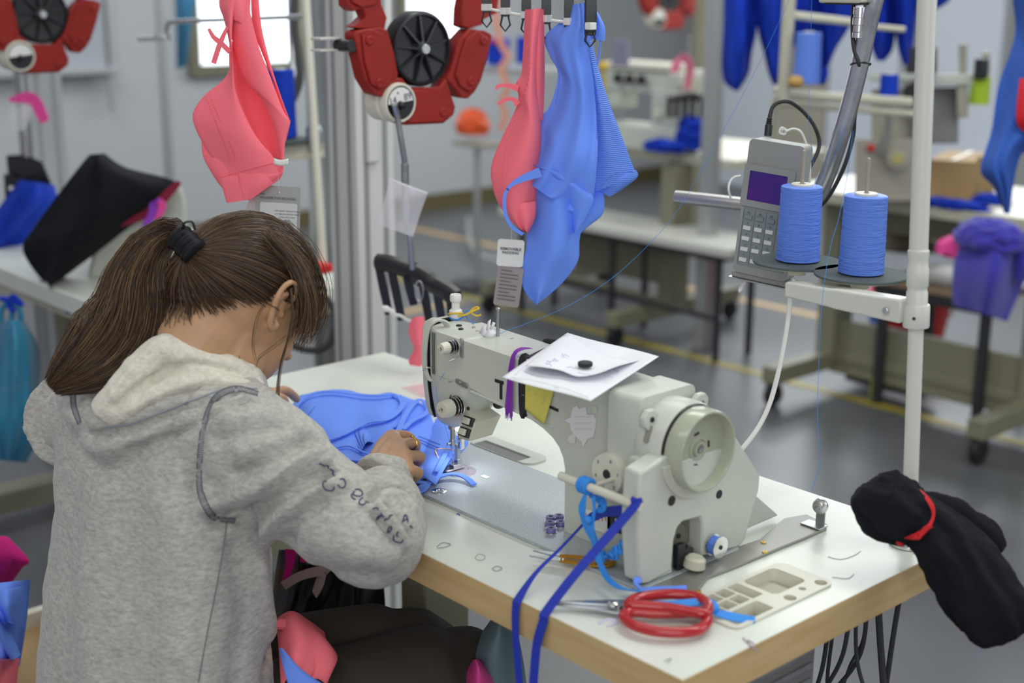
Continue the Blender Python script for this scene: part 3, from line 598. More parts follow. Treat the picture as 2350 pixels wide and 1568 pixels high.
# yellow tie and blue thread on the pressure dial
g = MB(); c = V((.560, .238, .976))
ty = MB().tube([c+V((.0100*math.cos(a), .0100*math.sin(a), .003*math.cos(a+.6)-.002)) for a in [2*PI*i/20 for i in range(20)]], .0013, 6, closed=True).tube(catmull([c+V(p) for p in ((.009, -.003, -.003), (.018, .002, -.001), (.026, .010, .005), (.032, .016, .009), (.027, .015, .010), (.020, .010, .003), (.026, .016, -.003), (.031, .020, -.001))], 24), .0014, 6)
o = ty.build('twist_tie', mat('yellow_vinyl', (.72, .48, .02), .4)); tag(o, 'yellow tie looped around the white knob on top of the machine', 'tie')
o = MB().tube([V((.560, .238, .9685))+V((.0105*math.cos(a), .0105*math.sin(a), .0008*math.sin(3*a))) for a in [2*PI*i/24 for i in range(24)]], .0009, 5, closed=True).tube(catmull([V(p) for p in ((.570, .236, .969), (.580, .244, .976), (.577, .247, .981), (.572, .244, .975), (.590, .240, .9685), (.602, .236, .968))], 20), .0007, 5).build('thread_loop', M['sky']); tag(o, 'blue thread wound around the foot of the white knob', 'thread')
# ------------------------------------------------------------------ ribbons and cords hanging from the cream rod
eA = py(1247, 1404, -.0035); eB = py(1184, 1373, -.0035)
rod = V((1.028, .112, .8585))
rb = thing('blue_ribbon', 'royal blue ribbon looped over the cream rod and hanging over the table edge', 'ribbon', (1.03, .1, .86))
top_ = [rod+V((-.012, .0065, -.012)), rod+V((-.004, .0066, .002)), rod+V((.001, -.001, .0072)), rod+V((.004, -.008, .001))]
MB().ribbon(top_+[rod.lerp(eA, .33)+V((0, 0, .001)), rod.lerp(eA, .66)+V((0, 0, .001)), V((eA.x, .001, .7528)), eA+V((0, 0, -.012)), py(1232, 1480, -.008), py(1224, 1568, -.016), py(1214, 1700, -.03)], .0130, [(1, 0, 0)]*3+[(.85, .3, .4)]+[(1, .2, .2)]*3+[(1, 0, 0)]*4, .0008, 60).build('wide_strap', M['navy'], rb)
MB().ribbon([rod+V((-.012, .0065, -.012)), py(1390, 1175, .13), py(1355, 1190, .135), py(1337, 1205, .128), py(1290, 1255, .075), py(1230, 1315, .03), V((eB.x, .001, .7528)), eB+V((0, 0, -.012)), py(1183, 1450, -.006), py(1192, 1568, -.012), py(1202, 1700, -.02)], [.012, .012, .011, .004, .004, .006, .012, .012, .011, .011, .011], [(.3, 0, 1)]*3+[(1, .3, 0)]*2+[(1, 0, 0)]*6, .0008, 60).build('narrow_strap', M['navy'], rb)
el = thing('blue_elastic', 'sky blue elastic cord knotted on the cream rod and trailing over the table', 'cord', py(1345, 1135, .112))
def el_rib(px, w, nm='strand', side=(1, 0, .2), m='sky', n=40, t=.0016): return MB().ribbon([py(x, y, q) if q > -9 else pz(x, y, -q-10) for x, y, q in px], w, side, t, n).build(nm, M[m], el, bev=.0004)
for dx in (0, .0055, .010): MB().tube([(.943+dx+.001*math.cos(a), .112+.0075*math.cos(a), .859+.0078*math.sin(a)) for a in [2*PI*i/18 for i in range(18)]], .0030, 8, closed=True).build('wrap', M['sky'], el)
el_rib([(1343, 1136, .103), (1336, 1165, .101), (1338, 1190, .101), (1350, 1215, .101), (1362, 1240, .103), (1366, 1262, .106)], [.004, .011, .008, .012, .010, .006])
el_rib([(1362, 1140, .108), (1364, 1170, .105), (1360, 1195, .103), (1358, 1215, .101), (1368, 1245, .106)], [.006, .004, .006, .009, .008])
el_rib([(1352, 1137, .118), (1378, 1150, .120), (1382, 1166, .116), (1370, 1172, .114)], [.006, .012, .012, .005])
MB().sphere(py(1349, 1193, .0995), .0062, 8, (1, .7, .8)).build('knot', M['sky'], el)
random.seed(8); tg = [py(1372, 1262, .120)]
for i in range(30):
    f = i/29; tg.append(py(1374+60*f+random.uniform(-9, 9), 1278-30*max(0, f-.5)*1.9+random.uniform(-12, 12), .125+random.uniform(-.006, .006)))
MB().tube(catmull(tg, 200), .0022, 7).build('tangle', M['sky'], el)
el_rib([(1370, 1262, .108), (1378, 1295, .100), (1395, 1328, .092), (1425, 1350, .084), (1470, 1357, .082)], [.006, .007, .0075, .008, .006], side=(.7, .7, 0))
t2 = MB().tube(catmull([pz(x, y, .7585) for x, y in ((1470, 1358), (1500, 1353), (1540, 1352), (1574, 1350))], 14), [.003, .0045]+[.005]*12, 12, ry=.6).build('fabric_tube', M['blue'], el)
MB().tube(catmull([pz(x, y, z) for x, y, z in ((1474, 1356, .760), (1462, 1344, .766), (1458, 1335, .769), (1468, 1332, .768))], 12), [.0035]*9+[.0045]*4, 8, ry=.6).build('tail', M['blue'], el)
e2 = MB().ribbon([pz(x, y, z) for x, y, z in ((1500, 1384, .766), (1550, 1386, .7665), (1605, 1382, .7665), (1632, 1380, .767), (1645, 1392, .764), (1641, 1405, .760), (1665, 1412, .757), (1700, 1420, .754), (1733, 1423, .7535))], [.006, .009, .009, .005, .004, .007, .010, .011, .009], (0, 1, .3), .0014, 50).build('blue_tape', M['sky']); tag(e2, 'sky blue tape tied through the red scissors handles', 'tape')
MB().sphere(pz(1638, 1395, .764), .0065, 8, (1, 1, .8)).build('knot', M['sky'], e2)
# ------------------------------------------------------------------ scissors and snips
scs = thing('scissors', 'large scissors with red looped handles near the front table corner', 'scissors', pz(1500, 1400, .752))
def loopz(px, z, r, nm, par, m, n=50): return MB().tube(smooth_closed([pz(x, y, z) for x, y in px], n), r, 12, closed=True).build(nm, m, par)
loopz([(1436, 1408), (1432, 1418), (1455, 1436), (1505, 1449), (1565, 1452), (1605, 1445), (1623, 1428), (1622, 1411), (1606, 1405), (1560, 1407), (1500, 1408), (1460, 1405)], .7615, .0060, 'handle', scs, M['scred'])
loopz([(1443, 1388), (1455, 1376), (1490, 1368), (1545, 1364), (1595, 1370), (1622, 1385), (1624, 1402), (1612, 1409), (1570, 1402), (1520, 1394), (1475, 1391)], .7675, .0060, 'handle', scs, M['scred'])
b1 = [pz(x, y, .7585) for x, y in ((1265, 1386), (1330, 1384), (1400, 1390), (1440, 1402), (1444, 1412), (1410, 1408), (1370, 1400), (1300, 1392))]
MB().prism([(p.x, p.y) for p in b1], (0, 0, .7570), (1, 0, 0), (0, 1, 0), (0, 0, .0028)).build('blade', M['galv'], scs, bev=.0006)
b2 = [pz(x, y, .7615) for x, y in ((1272, 1382), (1340, 1380), (1385, 1379), (1440, 1378), (1444, 1390), (1420, 1395), (1395, 1390), (1330, 1386))]
MB().prism([(p.x, p.y) for p in b2], (0, 0, .7600), (1, 0, 0), (0, 1, 0), (0, 0, .0028)).build('blade', M['galv'], scs, bev=.0006)
MB().lathe([(.0062, 0), (.0062, .003), (.004, .0045)], pz(1408, 1389, .7625), (0, 0, 1), 18).build('pivot_screw', M['chrome'], scs)
sn = thing('thread_snips', 'small gold handled thread snips lying by the machine foot', 'snips', pz(1300, 1285, .753))
def zpoly(px, z, t, nm, par, m, bev=.0006):
    q = [pz(x, y, z) for x, y in px]; return MB().prism([(p.x, p.y) for p in q], (0, 0, z), (1, 0, 0), (0, 1, 0), (0, 0, t)).build(nm, m, par, bev=bev)
zpoly([(1214, 1278), (1262, 1279), (1300, 1283), (1300, 1291), (1262, 1288)], .758, .002, 'blade', sn, M['steel'])
zpoly([(1222, 1266), (1262, 1269), (1300, 1274), (1300, 1281), (1262, 1276)], .759, .002, 'blade', sn, M['steel'])
MB().tube(catmull([pz(x, y, .759) for x, y in ((1285, 1286), (1330, 1293), (1370, 1297), (1398, 1296), (1407, 1290), (1402, 1284))], 20), .0042, 10, ry=.6).build('handle', M['gold'], sn)
MB().tube(catmull([pz(x, y, .760) for x, y in ((1285, 1276), (1325, 1279), (1365, 1282), (1402, 1284))], 14), .0036, 10, ry=.6).build('handle', M['gold'], sn)
for x in (1284, 1292): MB().sphere(pz(x, 1285, .763), .0014, 6).build('rivet', M['chrome'], sn)
# ------------------------------------------------------------------ thread stand with two cones
PB = V((1.159, .473, .7515)); PT = pd(2127, 20, 1.58); pdv = (PT-PB).normalized()
st = thing('thread_stand', 'white thread stand pole rising at the right table corner', 'thread stand', PB)
zj = PB+pdv*((1.075-PB.z)/pdv.z); ztop = PB+pdv*.95
MB().cyl(PB, zj, .0093, n=24).build('lower_pole', M['whitep'], st)
MB().cyl(zj-pdv*.012, ztop, .0112, n=24).build('upper_pole', M['whitep'], st)
MB().lathe([(.0093, -.012), (.0128, -.010), (.0128, .012), (.0118, .014), (.0118, .018), (.0132, .020), (.0132, .040), (.0122, .043), (.0118, .052), (.0128, .056), (.0128, .062), (.0112, .064)], zj-pdv*.018, pdv, 28).build('collar', M['whitep'], st)
MB().lathe([(.024, 0), (.024, .003), (.018, .006), (.0165, .009), (.0120, .0095)], PB, (0, 0, 1), 30).build('base_flange', M['chrome'], st)
cl = PB+pdv*((1.040-PB.z)/pdv.z)
MB().lathe([(.0150, -.014), (.0158, -.012), (.0158, .012), (.0150, .014)], cl, pdv, 28).build('clamp', M['whitep'], st)
aL = pd(1812, 662, 1.80); aR = cl+V((-.010, -.008, .006)); ad_ = (aL-aR)
def arm_sec(p, h): sd = V((0, 1, 0)); return [p-sd*.012+V((0, 0, h/2)), p+sd*.012+V((0, 0, h/2)), p+sd*.012-V((0, 0, h/2)), p-sd*.012-V((0, 0, h/2))]
MB().rings([arm_sec(aR, .030), arm_sec(aR.lerp(aL, .55), .026), arm_sec(aR.lerp(aL, .60), .024), arm_sec(aL, .020)]).build('arm', M['whitep'], st, bev=.003)
screw(cl+V((-.030, -.0205, .004)), (-.2, -1, 0), .0045, M['galv'], st, 'clamp_bolt'); screw(cl+V((.006, -.0148, .0)), (.3, -1, 0), .002, M['dark'], st, 'clamp_hole')
def disc(px, zd, nm):
    c = pz(*px, zd)
    MB().lathe([(.012, -.016), (.012, -.009), (.020, -.006), (.056, -.002), (.059, .0002)], c, (0, 0, 1), 40).build(nm, M['creamp'], st)
    MB().lathe([(.0595, -.0005), (.0600, .001), (.0595, .0026), (.001, .0026)], c, (0, 0, 1), 48).build(nm+'_pad', M['dgrey'], st)
    MB().cyl(c+V((0, 0, .002)), c+V((0, 0, .150)), .0026, n=10).sphere(c+V((0, 0, .150)), .0026, 4).build('spindle', mat('wood_spindle', (.33, .30, .24), .5), st)
    return c
c2_ = disc((1975, 632), 1.062, 'disc'); c1_ = disc((1830, 603), 1.062, 'disc')
def cone(c, r, h, label, m='bthread', grp=None, par=None, hand=0):
    t = thing('thread_cone', label, 'thread cone', c, grp)
    n = 44; rows = []
    for i in range(n+1):
        f = i/n; rad = r*(1-.07*f)*(1 if 0 < i < n else .93); rows.append((rad*(1+.006*math.sin(f*75)), f*h+(.0012 if i == 0 else -.0012 if i == n else 0)))
    b = MB(); o = V(c); N = 56
    b.rings([[o+V((0, 0, z))+V((math.cos(2*PI*j/N), math.sin(2*PI*j/N), 0))*rd*(1+.007*math.sin(6*2*PI*j/N+18*z/h)*math.sin(3*2*PI*j/N-22*z/h)) for j in range(N)] for rd, z in rows])
    b.build('wound_thread', M[m], t)
    MB().lathe([(.0145, h-.002), (.0145, h+.0012), (.0135, h+.002), (.0050, h+.0018), (.0045, h-.004)], o, (0, 0, 1), 24).build('cone_core', M['ivory'], t)
    return t
cone(c2_+V((0, 0, .0026)), .0292, .103, 'blue thread cone on the stand disc nearest the pole')
cone(c1_+V((0, 0, .0026)), .0292, .103, 'blue thread cone on the outer disc in front of the handheld terminal')
def thread(px, label, r=.00028, m='sky', n=60):
    o = MB().tube(catmull([pd(x, y, D) for x, y, D in px], n), r, 4, cap=False).build('thread', M[m], None, fix=False); return tag(o, label, 'thread')
thread([(1830, -40, 1.62), (1745, 140, 1.66), (1650, 318, 1.70), (1560, 475, 1.74), (1490, 560, 1.77), (1400, 642, 1.80), (1300, 704, 1.82), (1200, 746, 1.838), (1180, 752, 1.842)], 'long blue thread running down to the pin on the machine arm')
thread([(1182, 752, 1.840), (1120, 773, 1.85), (1060, 772, 1.86), (1040, 776, 1.862), (1032, 795, 1.865), (1028, 840, 1.862), (1010, 872, 1.862)], 'blue thread passing from the pin to the upper tension knob', .0003)
thread([(1180, 775, 1.832), (1150, 782, 1.835), (1118, 778, 1.845), (1108, 772, 1.85), (1120, 773, 1.85)], 'loose blue thread loop on the arm top', .0003)
thread([(1000, 885, 1.86), (1007, 930, 1.868), (1028, 1000, 1.88), (1040, 1050, 1.90)], 'blue thread running down the head to the needle', .00028)
thread([(1864, -40, 1.68), (1858, 180, 1.72), (1855, 260, 1.73), (1862, 340, 1.75), (1874, 430, 1.76)], 'fine blue thread rising from the outer cone')
thread([(1958, 300, 1.68), (1945, 400, 1.70), (1925, 500, 1.70), (1905, 570, 1.70), (1888, 680, 1.70), (1880, 820, 1.70), (1876, 950, 1.70), (1881, 1060, 1.71), (1868, 1110, 1.715), (1864, 1130, 1.72)], 'blue thread dropping to the rear tension disc on the table', .00035)
# ------------------------------------------------------------------ handheld terminal on the bent pipe
RH = V((CR.x, CR.y, 0)).normalized(); ph = math.radians(33)
tu_ = (RH*math.cos(ph)-FH*math.sin(ph)).normalized(); tdp = (FH*math.cos(ph)+RH*math.sin(ph)).normalized()
tv_ = (V((0, 0, 1))+RH*.075-FH*.04).normalized()
TO = pd(1681, 622, 1.98); Wt = .083; Ht = .193
tu_ = (tu_-tv_*tu_.dot(tv_)).normalized(); tdp = tv_.cross(tu_).normalized(); tdp = tdp if tdp.dot(FH) > 0 else -tdp
tm = thing('handheld_terminal', 'grey handheld data terminal with dark violet screen behind the thread cones', 'terminal', TO)
def tP(a, b, c=0): return TO+tu_*a+tv_*b+tdp*c
def tbox(a0, a1, b0, b1, c0, c1, nm, m, par, bev=.001):
    return MB().rings([[tP(a0, b0, c0), tP(a1, b0, c0), tP(a1, b1, c0), tP(a0, b1, c0)], [tP(a0, b0, c1), tP(a1, b0, c1), tP(a1, b1, c1), tP(a0, b1, c1)]]).build(nm, m, par, bev=bev, seg=3)
tg_ = mat('terminal_grey', (.27, .28, .27), .5, bump=(400, .1)); tk = mat('keypad_grey', (.20, .23, .24), .55)
body = MB().prism(rr(0, Wt, 0, Ht, .007), TO, tu_, tv_, tdp*.030).build('case', tg_, tm, bev=.003, seg=3)
tbox(.001, Wt-.004, .186-.002, .190, .002, .028, 'top_cap', tg_, tm)
MB().prism(rr(-.001, Wt-.008, .098, .158, .003), tP(0, 0, -.0035), tu_, tv_, tdp*.006, holes=[rr(.008, Wt-.018, .107, .149, .001, 1)]).build('screen_bezel', tg_, tm, bev=.0015)
tbox(.008, Wt-.018, .107, .149, -.0012, .002, 'screen', mat('violet_screen', (.025, .008, .12), .15, noise_=(18, (.06, .005, .11), .35, .7), emis=((.10, .02, .5), .10)), tm, 0)
tbox(.005, Wt-.006, .012, .094, -.0012, .002, 'keypad', tk, tm, .0008)
keyl = ['F1', 'F2', 'F3', 'F4', '7', '8', '9', 'F5', '4', '5', '6', 'F6', '1', '2', '3', 'F7', '*', '0', '#', 'F8']
km = mat('key_light', (.62, .63, .60), .5)
for r_ in range(5):
    for c_ in range(4):
        a0 = .0085+c_*.0172; b0 = .0175+(4-r_)*.0155
        white_ = r_ > 0 and c_ < 3
        tbox(a0, a0+.0115, b0, b0+.0058, -.0040, 0, 'key', km if white_ else tk, tm, .0008)
        text(keyl[r_*4+c_], .0042, tP(a0+.0058, b0+.0090, -.0016), tu_, tv_, ink, tm, 'key_label', .0001)
for c_ in range(5): tbox(.0062+c_*.0172-.0003, .0062+c_*.0172+.0003, .013, .093, -.0015, 0, 'keypad_line', mat('line_grey', (.08, .09, .09), .6), tm, 0)
tbox(-.003, Wt+.004, -.009, .0, .004, .028, 'base_foot', tg_, tm, .002)
tbox(-.006, Wt-.001, -.0110, -.0090, .000, .030, 'base_plate', M['steel'], tm, .0004)
def tubeD(px, r, nm, m, par=None, n=40, sides=12):
    return MB().tube(catmull([pd(x, y, D) for x, y, D in px], n), r, sides).build(nm, m, par)
pl = [(1764, 308, 2.0), (1766, 292, 2.0)]
a = pd(1762, 312, 2.0); b_ = pd(1767, 262, 2.0)
MB().lathe([(.0055, 0), (.0055, .016), (.0042, .017), (.0048, .019), (.0036, .020), (.0046, .022), (.0034, .023), (.0044, .025), (.003, .027), (.0028, .032)], a, b_-a, 18).build('plug', M['black'], tm)
tubeD([(1767, 268, 2.0), (1773, 246, 2.0), (1790, 234, 2.0), (1815, 235, 2.0), (1845, 258, 2.02), (1868, 288, 2.03), (1880, 322, 2.04), (1876, 350, 2.04), (1858, 385, 2.04), (1845, 412, 2.04), (1838, 440, 2.05)], .0030, 'plug_cable', M['rubber'], tm)
MB().prism(rr(-.006, .006, -.0055, .0055, .004), pd(1797, 301, 1.985), (RH+V((0, 0, -.35))).normalized(), (V((0, 0, 1))+RH*.35).normalized(), FH*.003).build('cable_flag', M['white'], tm, bev=.0005)
text('LSI', .0052, pd(1797, 301, 1.984), RH+V((0, 0, -.35)), V((0, 0, 1)), ink, tm, 'flag_lettering', .0001)
tubeD([(1803, 302, 1.985), (1820, 296, 1.985), (1838, 303, 1.985), (1850, 330, 1.99), (1858, 360, 1.99), (1858, 420, 2.0), (1856, 450, 2.0)], .0018, 'white_cable', M['white'], tm)
tubeD([(1700, 404, 1.99), (1685, 407, 1.99), (1675, 418, 1.99), (1672, 435, 1.99), (1677, 455, 2.0)], .0017, 'white_cable', M['white'], tm)
tubeD([(1715, 630, 2.0), (1708, 645, 2.0), (1700, 662, 2.0), (1697, 671, 2.0)], [.0038]*20+[.0030]*15+[.0018]*6, 'stylus', M['white'], tm)
o = tubeD([(1815, 655, 1.84), (1812, 700, 1.84), (1803, 770, 1.83), (1785, 860, 1.81), (1765, 930, 1.79), (1738, 985, 1.78), (1700, 1035, 1.77)], .0033, 'white_cable', M['white']); tag(o, 'thick white cable curving down behind the sewing machine', 'cable')
pp = tubeD([(2026, -60, 1.90), (2007, 0, 1.91), (1990, 70, 1.93), (1973, 150, 1.95), (1953, 230, 1.97), (1930, 310, 1.99), (1910, 370, 2.01), (1893, 415, 2.03), (1874, 450, 2.05), (1845, 468, 2.07), (1800, 472, 2.09), (1740, 471, 2.11)], .0128, 'bent_pipe', M['galv'], None, 60, 24)
tag(pp, 'shiny galvanised pipe bending down behind the handheld terminal', 'pipe')
MB().tube([pd(1975, 148, 1.95)+V((.0135*(RH.x*math.cos(a)), .0135*RH.y*math.cos(a), 0))+CF*(.0135*math.sin(a)) for a in [2*PI*i/20 for i in range(20)]], .0017, 6, closed=True).build('cable_tie', M['black'], pp)
o = tubeD([(1960, -10, 1.93), (1957, 60, 1.94), (1960, 110, 1.94), (1972, 150, 1.94), (1976, 200, 1.985), (1962, 260, 2.0), (1958, 310, 2.02), (1942, 370, 2.03), (1920, 420, 2.05), (1895, 460, 2.07), (1870, 482, 2.09)], .0032, 'black_cable', M['rubber']); tag(o, 'black cable strapped along the galvanised pipe', 'cable')
ra = tubeD([(1552, 452, 2.16), (1620, 459, 2.13), (1700, 468, 2.10), (1760, 474, 2.09)], .0105, 'support_rail', mat('rail_steel', (.42, .42, .42), .4, .8), None, 12, 20); tag(ra, 'grey steel rail sticking out to the left of the terminal', 'rail')
jb = thing('junction_box', 'grey junction box with metal connector at the top beside the pipe', 'junction box', pd(1955, 10, 1.93))
MB().box(pd(1950, -22, 1.93), (.07, .05, .035)).build('housing', M['creamp'], jb, bev=.003); MB().box(pd(1955, 8, 1.93), (.06, .045, .003)).build('lid_gasket', M['blackm'], jb)
MB().lathe([(.009, 0), (.009, .010), (.0080, .011), (.0080, .014), (.0092, .015), (.0092, .024), (.007, .026), (.007, .034), (.0085, .035), (.0085, .042)], pd(1974, 16, 1.92), (0, 0, -1), 20).build('connector', M['chrome'], jb)
# ------------------------------------------------------------------ rolled black garment tied with red
def blob_tube(px, rs, ry, seed, amp, n=50, N=48, folds=7, twist=2):
    pts = catmull([pd(x, y, D) for x, y, D in px], n); F = frames(pts, CF); R = []
    rr_ = catmull([(a, b, 0) for a, b in zip(rs, ry)], n)
    for i, p in enumerate(pts):
        row = []
        for j in range(N):
            a = 2*PI*j/N; ca, sa = math.cos(a), math.sin(a)
            d = 1+amp*(noise.noise(V((ca*1.7+seed, sa*1.7, i/n*4)))+.6*math.sin(folds*a+twist*i/n*5+3*noise.noise(V((seed, i/n*5, a))))+.55*noise.noise(V((ca*4+seed, sa*4, i/n*13)))+.3*noise.noise(V((ca*9+seed, sa*9, i/n*26))))*.5
            row.append(p+F[i][2]*(rr_[i].x*ca*d)+F[i][1]*(rr_[i].y*sa*d))
        R.append(row)
    return MB().rings(R)
bg = thing('rolled_garment', 'black garment rolled and tied with red cord draped over the table corner', 'garment', pd(2120, 1230, 1.60))
blob_tube([(1968, 1130, 1.60), (1985, 1142, 1.60), (2030, 1165, 1.60), (2080, 1185, 1.59), (2120, 1203, 1.585), (2170, 1250, 1.57), (2215, 1310, 1.56), (2260, 1375, 1.55), (2310, 1430, 1.55), (2330, 1455, 1.55)], [.012, .026, .038, .035, .031, .036, .041, .044, .040, .020], [.012, .022, .032, .030, .026, .030, .030, .030, .028, .015], 3, .26, 80, 72, 6, 2.5).build('roll', M['blackc'], bg, ang=80)
blob_tube([(2110, 1165, 1.62), (2160, 1185, 1.61), (2220, 1215, 1.61), (2270, 1240, 1.61), (2300, 1262, 1.61)], [.020, .026, .026, .020, .008], [.014, .014, .013, .010, .005], 9, .2, 30, 40, 5).build('loose_flap', M['blackc'], bg, ang=80)
blob_tube([(2010, 1100, 1.60), (2035, 1120, 1.60), (2075, 1150, 1.61), (2110, 1175, 1.61)], [.010, .024, .026, .018], [.01, .016, .018, .014], 14, .25, 24, 40, 5).build('fold', M['blackc'], bg, ang=80)
rc = thing('tie_string', 'red cord tied around the rolled black garment with a dangling twisted tail', 'cord', pd(2125, 1200, 1.55))
MB().ribbon([pd(x, y, D) for x, y, D in ((2100, 1118, 1.62), (2120, 1135, 1.58), (2138, 1160, 1.555), (2142, 1185, 1.548), (2130, 1210, 1.545), (2108, 1228, 1.552), (2085, 1236, 1.565), (2062, 1238, 1.59))], [.003, .004, .005, .003, .005, .007, .007, .007], (1, 0, .3), .0012, 40).build('loop', M['redstr'], rc)
MB().ribbon([pd(x, y, D) for x, y, D in ((2139, 1206, 1.543), (2122, 1216, 1.543), (2108, 1236, 1.55), (2100, 1228, 1.552))], [.004, .006, .003, .006], (0, 0, 1), .0012, 16).build('tail', M['redstr'], rc)
MB().sphere(pd(2066, 1240, 1.585), .006, 6, (1, .7, 1.3)).build('knot', M['redstr'], rc)
n = 46; tp_ = catmull([pd(x, y, 1.58) for x, y in ((2158, 1325), (2165, 1365), (2180, 1405), (2205, 1438), (2230, 1455), (2262, 1458))], n)
MB().ribbon(tp_, .0085, [RH*math.cos(i*.75)+FH*math.sin(i*.75) for i in range(n+1)], .0012).build('dangling_tail', M['redstr'], rc)
thread([(2283, 1466, 1.55), (2262, 1480, 1.55), (2250, 1495, 1.55), (2244, 1508, 1.55)], 'loose blue thread under the rolled black garment')
# ------------------------------------------------------------------ the person
def eval_mesh(o):
    dg = bpy.context.evaluated_depsgraph_get(); return bpy.data.meshes.new_from_object(o.evaluated_get(dg))
def fuse(mb, voxel, smooth=6, fac=.5):
    o = mb.build('tmp', M['skin'], None); r = o.modifiers.new('r', 'REMESH'); r.mode = 'VOXEL'; r.voxel_size = voxel; r.use_smooth_shade = True
    if smooth: k = o.modifiers.new('s', 'SMOOTH'); k.iterations = smooth; k.factor = fac
    me = eval_mesh(o); bpy.data.objects.remove(o); return me
def mesh_np(me):
    a = np.empty(len(me.vertices)*3, 'f'); me.vertices.foreach_get('co', a); n = np.empty(len(me.vertices)*3, 'f'); me.vertices.foreach_get('normal', n)
    return a.reshape(-1, 3).astype('d'), n.reshape(-1, 3).astype('d')
def set_np(me, a): me.vertices.foreach_set('co', a.astype('f').ravel()); me.update()
def bvh(me): return BVHTree.FromPolygons([v.co.copy() for v in me.vertices], [tuple(p.vertices) for p in me.polygons])
def cast(tree, x, y, off=0):
    h = tree.ray_cast(CP, ray(x, y).normalized())
    return (h[0]+h[1]*off, h[1]) if h[0] is not None else None
def on(tree, px, n, off=.0008):
    pts = catmull([(x, y, 0) for x, y in px], n); r = []
    for p in pts:
        h = cast(tree, p.x, p.y, off)
        if h: r.append(h)
    return r
def folds(me, tree, L):
    a, n = mesh_np(me)
    for px, w, amp in L:
        P = [h[0] for h in on(tree, px, 26, 0)]
        if len(P) < 2: continue
        P = np.array([tuple(p) for p in P]); d2 = np.full(len(a), 9.0)
        for i in range(len(P)-1):
            ab = P[i+1]-P[i]; t = np.clip(((a-P[i])@ab)/(ab@ab+1e-12), 0, 1); q = P[i]+t[:, None]*ab; d2 = np.minimum(d2, ((a-q)**2).sum(1))
        a += n*(amp*np.exp(-d2/(w*w)))[:, None]
    set_np(me, a)
def wrinkle(me, f):
    a, n = mesh_np(me); d = np.array([f(V(p)) for p in a]); set_np(me, a+n*d[:, None])
def finish(me, name, mats, parent):
    me.name = name; me.materials.clear()
    for m in mats: me.materials.append(m)
    me.polygons.foreach_set('use_smooth', [True]*len(me.polygons))
    o = bpy.data.objects.new(name, me); C.objects.link(o)
    if parent: adopt(o, parent)
    return o
def join_me(L):
    vs, fs = [], []
    for me in L:
        b = len(vs); vs += [tuple(v.co) for v in me.vertices]; fs += [tuple(i+b for i in p.vertices) for p in me.polygons]
    me = bpy.data.meshes.new('j'); me.from_pydata(vs, [], fs); me.update(); return me
SR, SL = pd(505, 985, 1.69), pd(150, 965, 1.87)
EL, WR = pd(862, 1238, 1.63), pz(888, 1088, .795)
EL2, WL = V((.13, -.02, .76)), pz(596, 925, .800)
HC = pd(560, 682, 1.75)
hp = math.radians(38); hf = V((0, math.cos(hp), -math.sin(hp))); hu = V((0, math.sin(hp), math.cos(hp))); hr = V((1, 0, 0)); _rz = Matrix.Rotation(math.radians(7), 3, 'Z'); hf, hu, hr = _rz @ hf, _rz @ hu, _rz @ hr
def H(r, f, u): return HC+hr*r+hf*f+hu*u
NB = pd(462, 905, 1.78)
KR, KL = pz(1070, 1545, .50), pz(955, 1500, .50)
HIP = pd(352, 1650, 1.80); HR, HL = HIP+V((.085, .03, -.02)), HIP+V((-.085, .02, -.02))
FR_, FL_ = V((KR.x+.02, KR.y+.02, .05)), V((KL.x, KL.y+.05, .05))
# coarse body
b = MB()
b.tube(catmull([HIP, pd(354, 1480, 1.78), pd(366, 1260, 1.77), pd(360, 1060, 1.78), NB], 20), [.085]*15+[.07, .06, .05, .045, .045, .045], 20)
b.tube([SL, SR], [.040, .040], 14)
for S, E_, W_ in ((SR, EL, WR), (SL, EL2, WL)): b.tube(catmull([S, S.lerp(E_, .5), E_, E_.lerp(W_, .5), W_], 18), [.045]*5+[.040]*5+[.036]*4+[.028]*5, 14)
for h_, k_, f_ in ((HR, KR, FR_), (HL, KL, FL_)):
    b.tube([h_, h_.lerp(k_, .5), k_], [.075, .065, .05], 14); b.tube([k_, k_.lerp(f_, .4), f_], [.05, .048, .034], 14)
    b.tube([f_, f_+V((0, .16, -.01))], [.035, .028], 10)
body_c = fuse(b, .007, 4)
# head and neck
b = MB()
def ell(c, r3, ax=(None,)):
    R = []
    for i in range(1, 16):
        a = PI*i/16; R.append([c+hr*(r3[0]*math.sin(a)*math.cos(2*PI*j/32))+hf*(r3[1]*math.sin(a)*math.sin(2*PI*j/32))+hu*(r3[2]*math.cos(a)) for j in range(32)])
    return R
b.rings(ell(HC, (.073, .094, .095)))
b.rings(ell(H(0, .030, -.045), (.060, .058, .070)))
b.rings(ell(H(0, .045, -.085), (.038, .035, .032)))
for s in (-1, 1): b.rings(ell(H(.040*s, .045, -.035), (.022, .026, .030))); b.rings(ell(H(.048*s, .012, -.070), (.016, .030, .026)))
b.tube([H(0, .086, .015), H(0, .098, -.018), H(0, .103, -.030), H(0, .090, -.040)], [.006, .009, .010, .008], 10)
for s in (-1, 1): b.rings(ell(H(.011*s, .098, -.034), (.008, .008, .007)))
b.tube(catmull([H(-.020, .078, -.062), H(0, .092, -.060), H(.020, .078, -.062)], 8), [.003, .006, .006, .006, .003], 8)
b.tube(catmull([H(-.018, .076, -.070), H(0, .090, -.070), H(.018, .076, -.070)], 8), [.003, .007, .007, .007, .003], 8)
b.tube(catmull([H(-.045, .078, .020), H(0, .092, .022), H(.045, .078, .020)], 8), .010, 8)
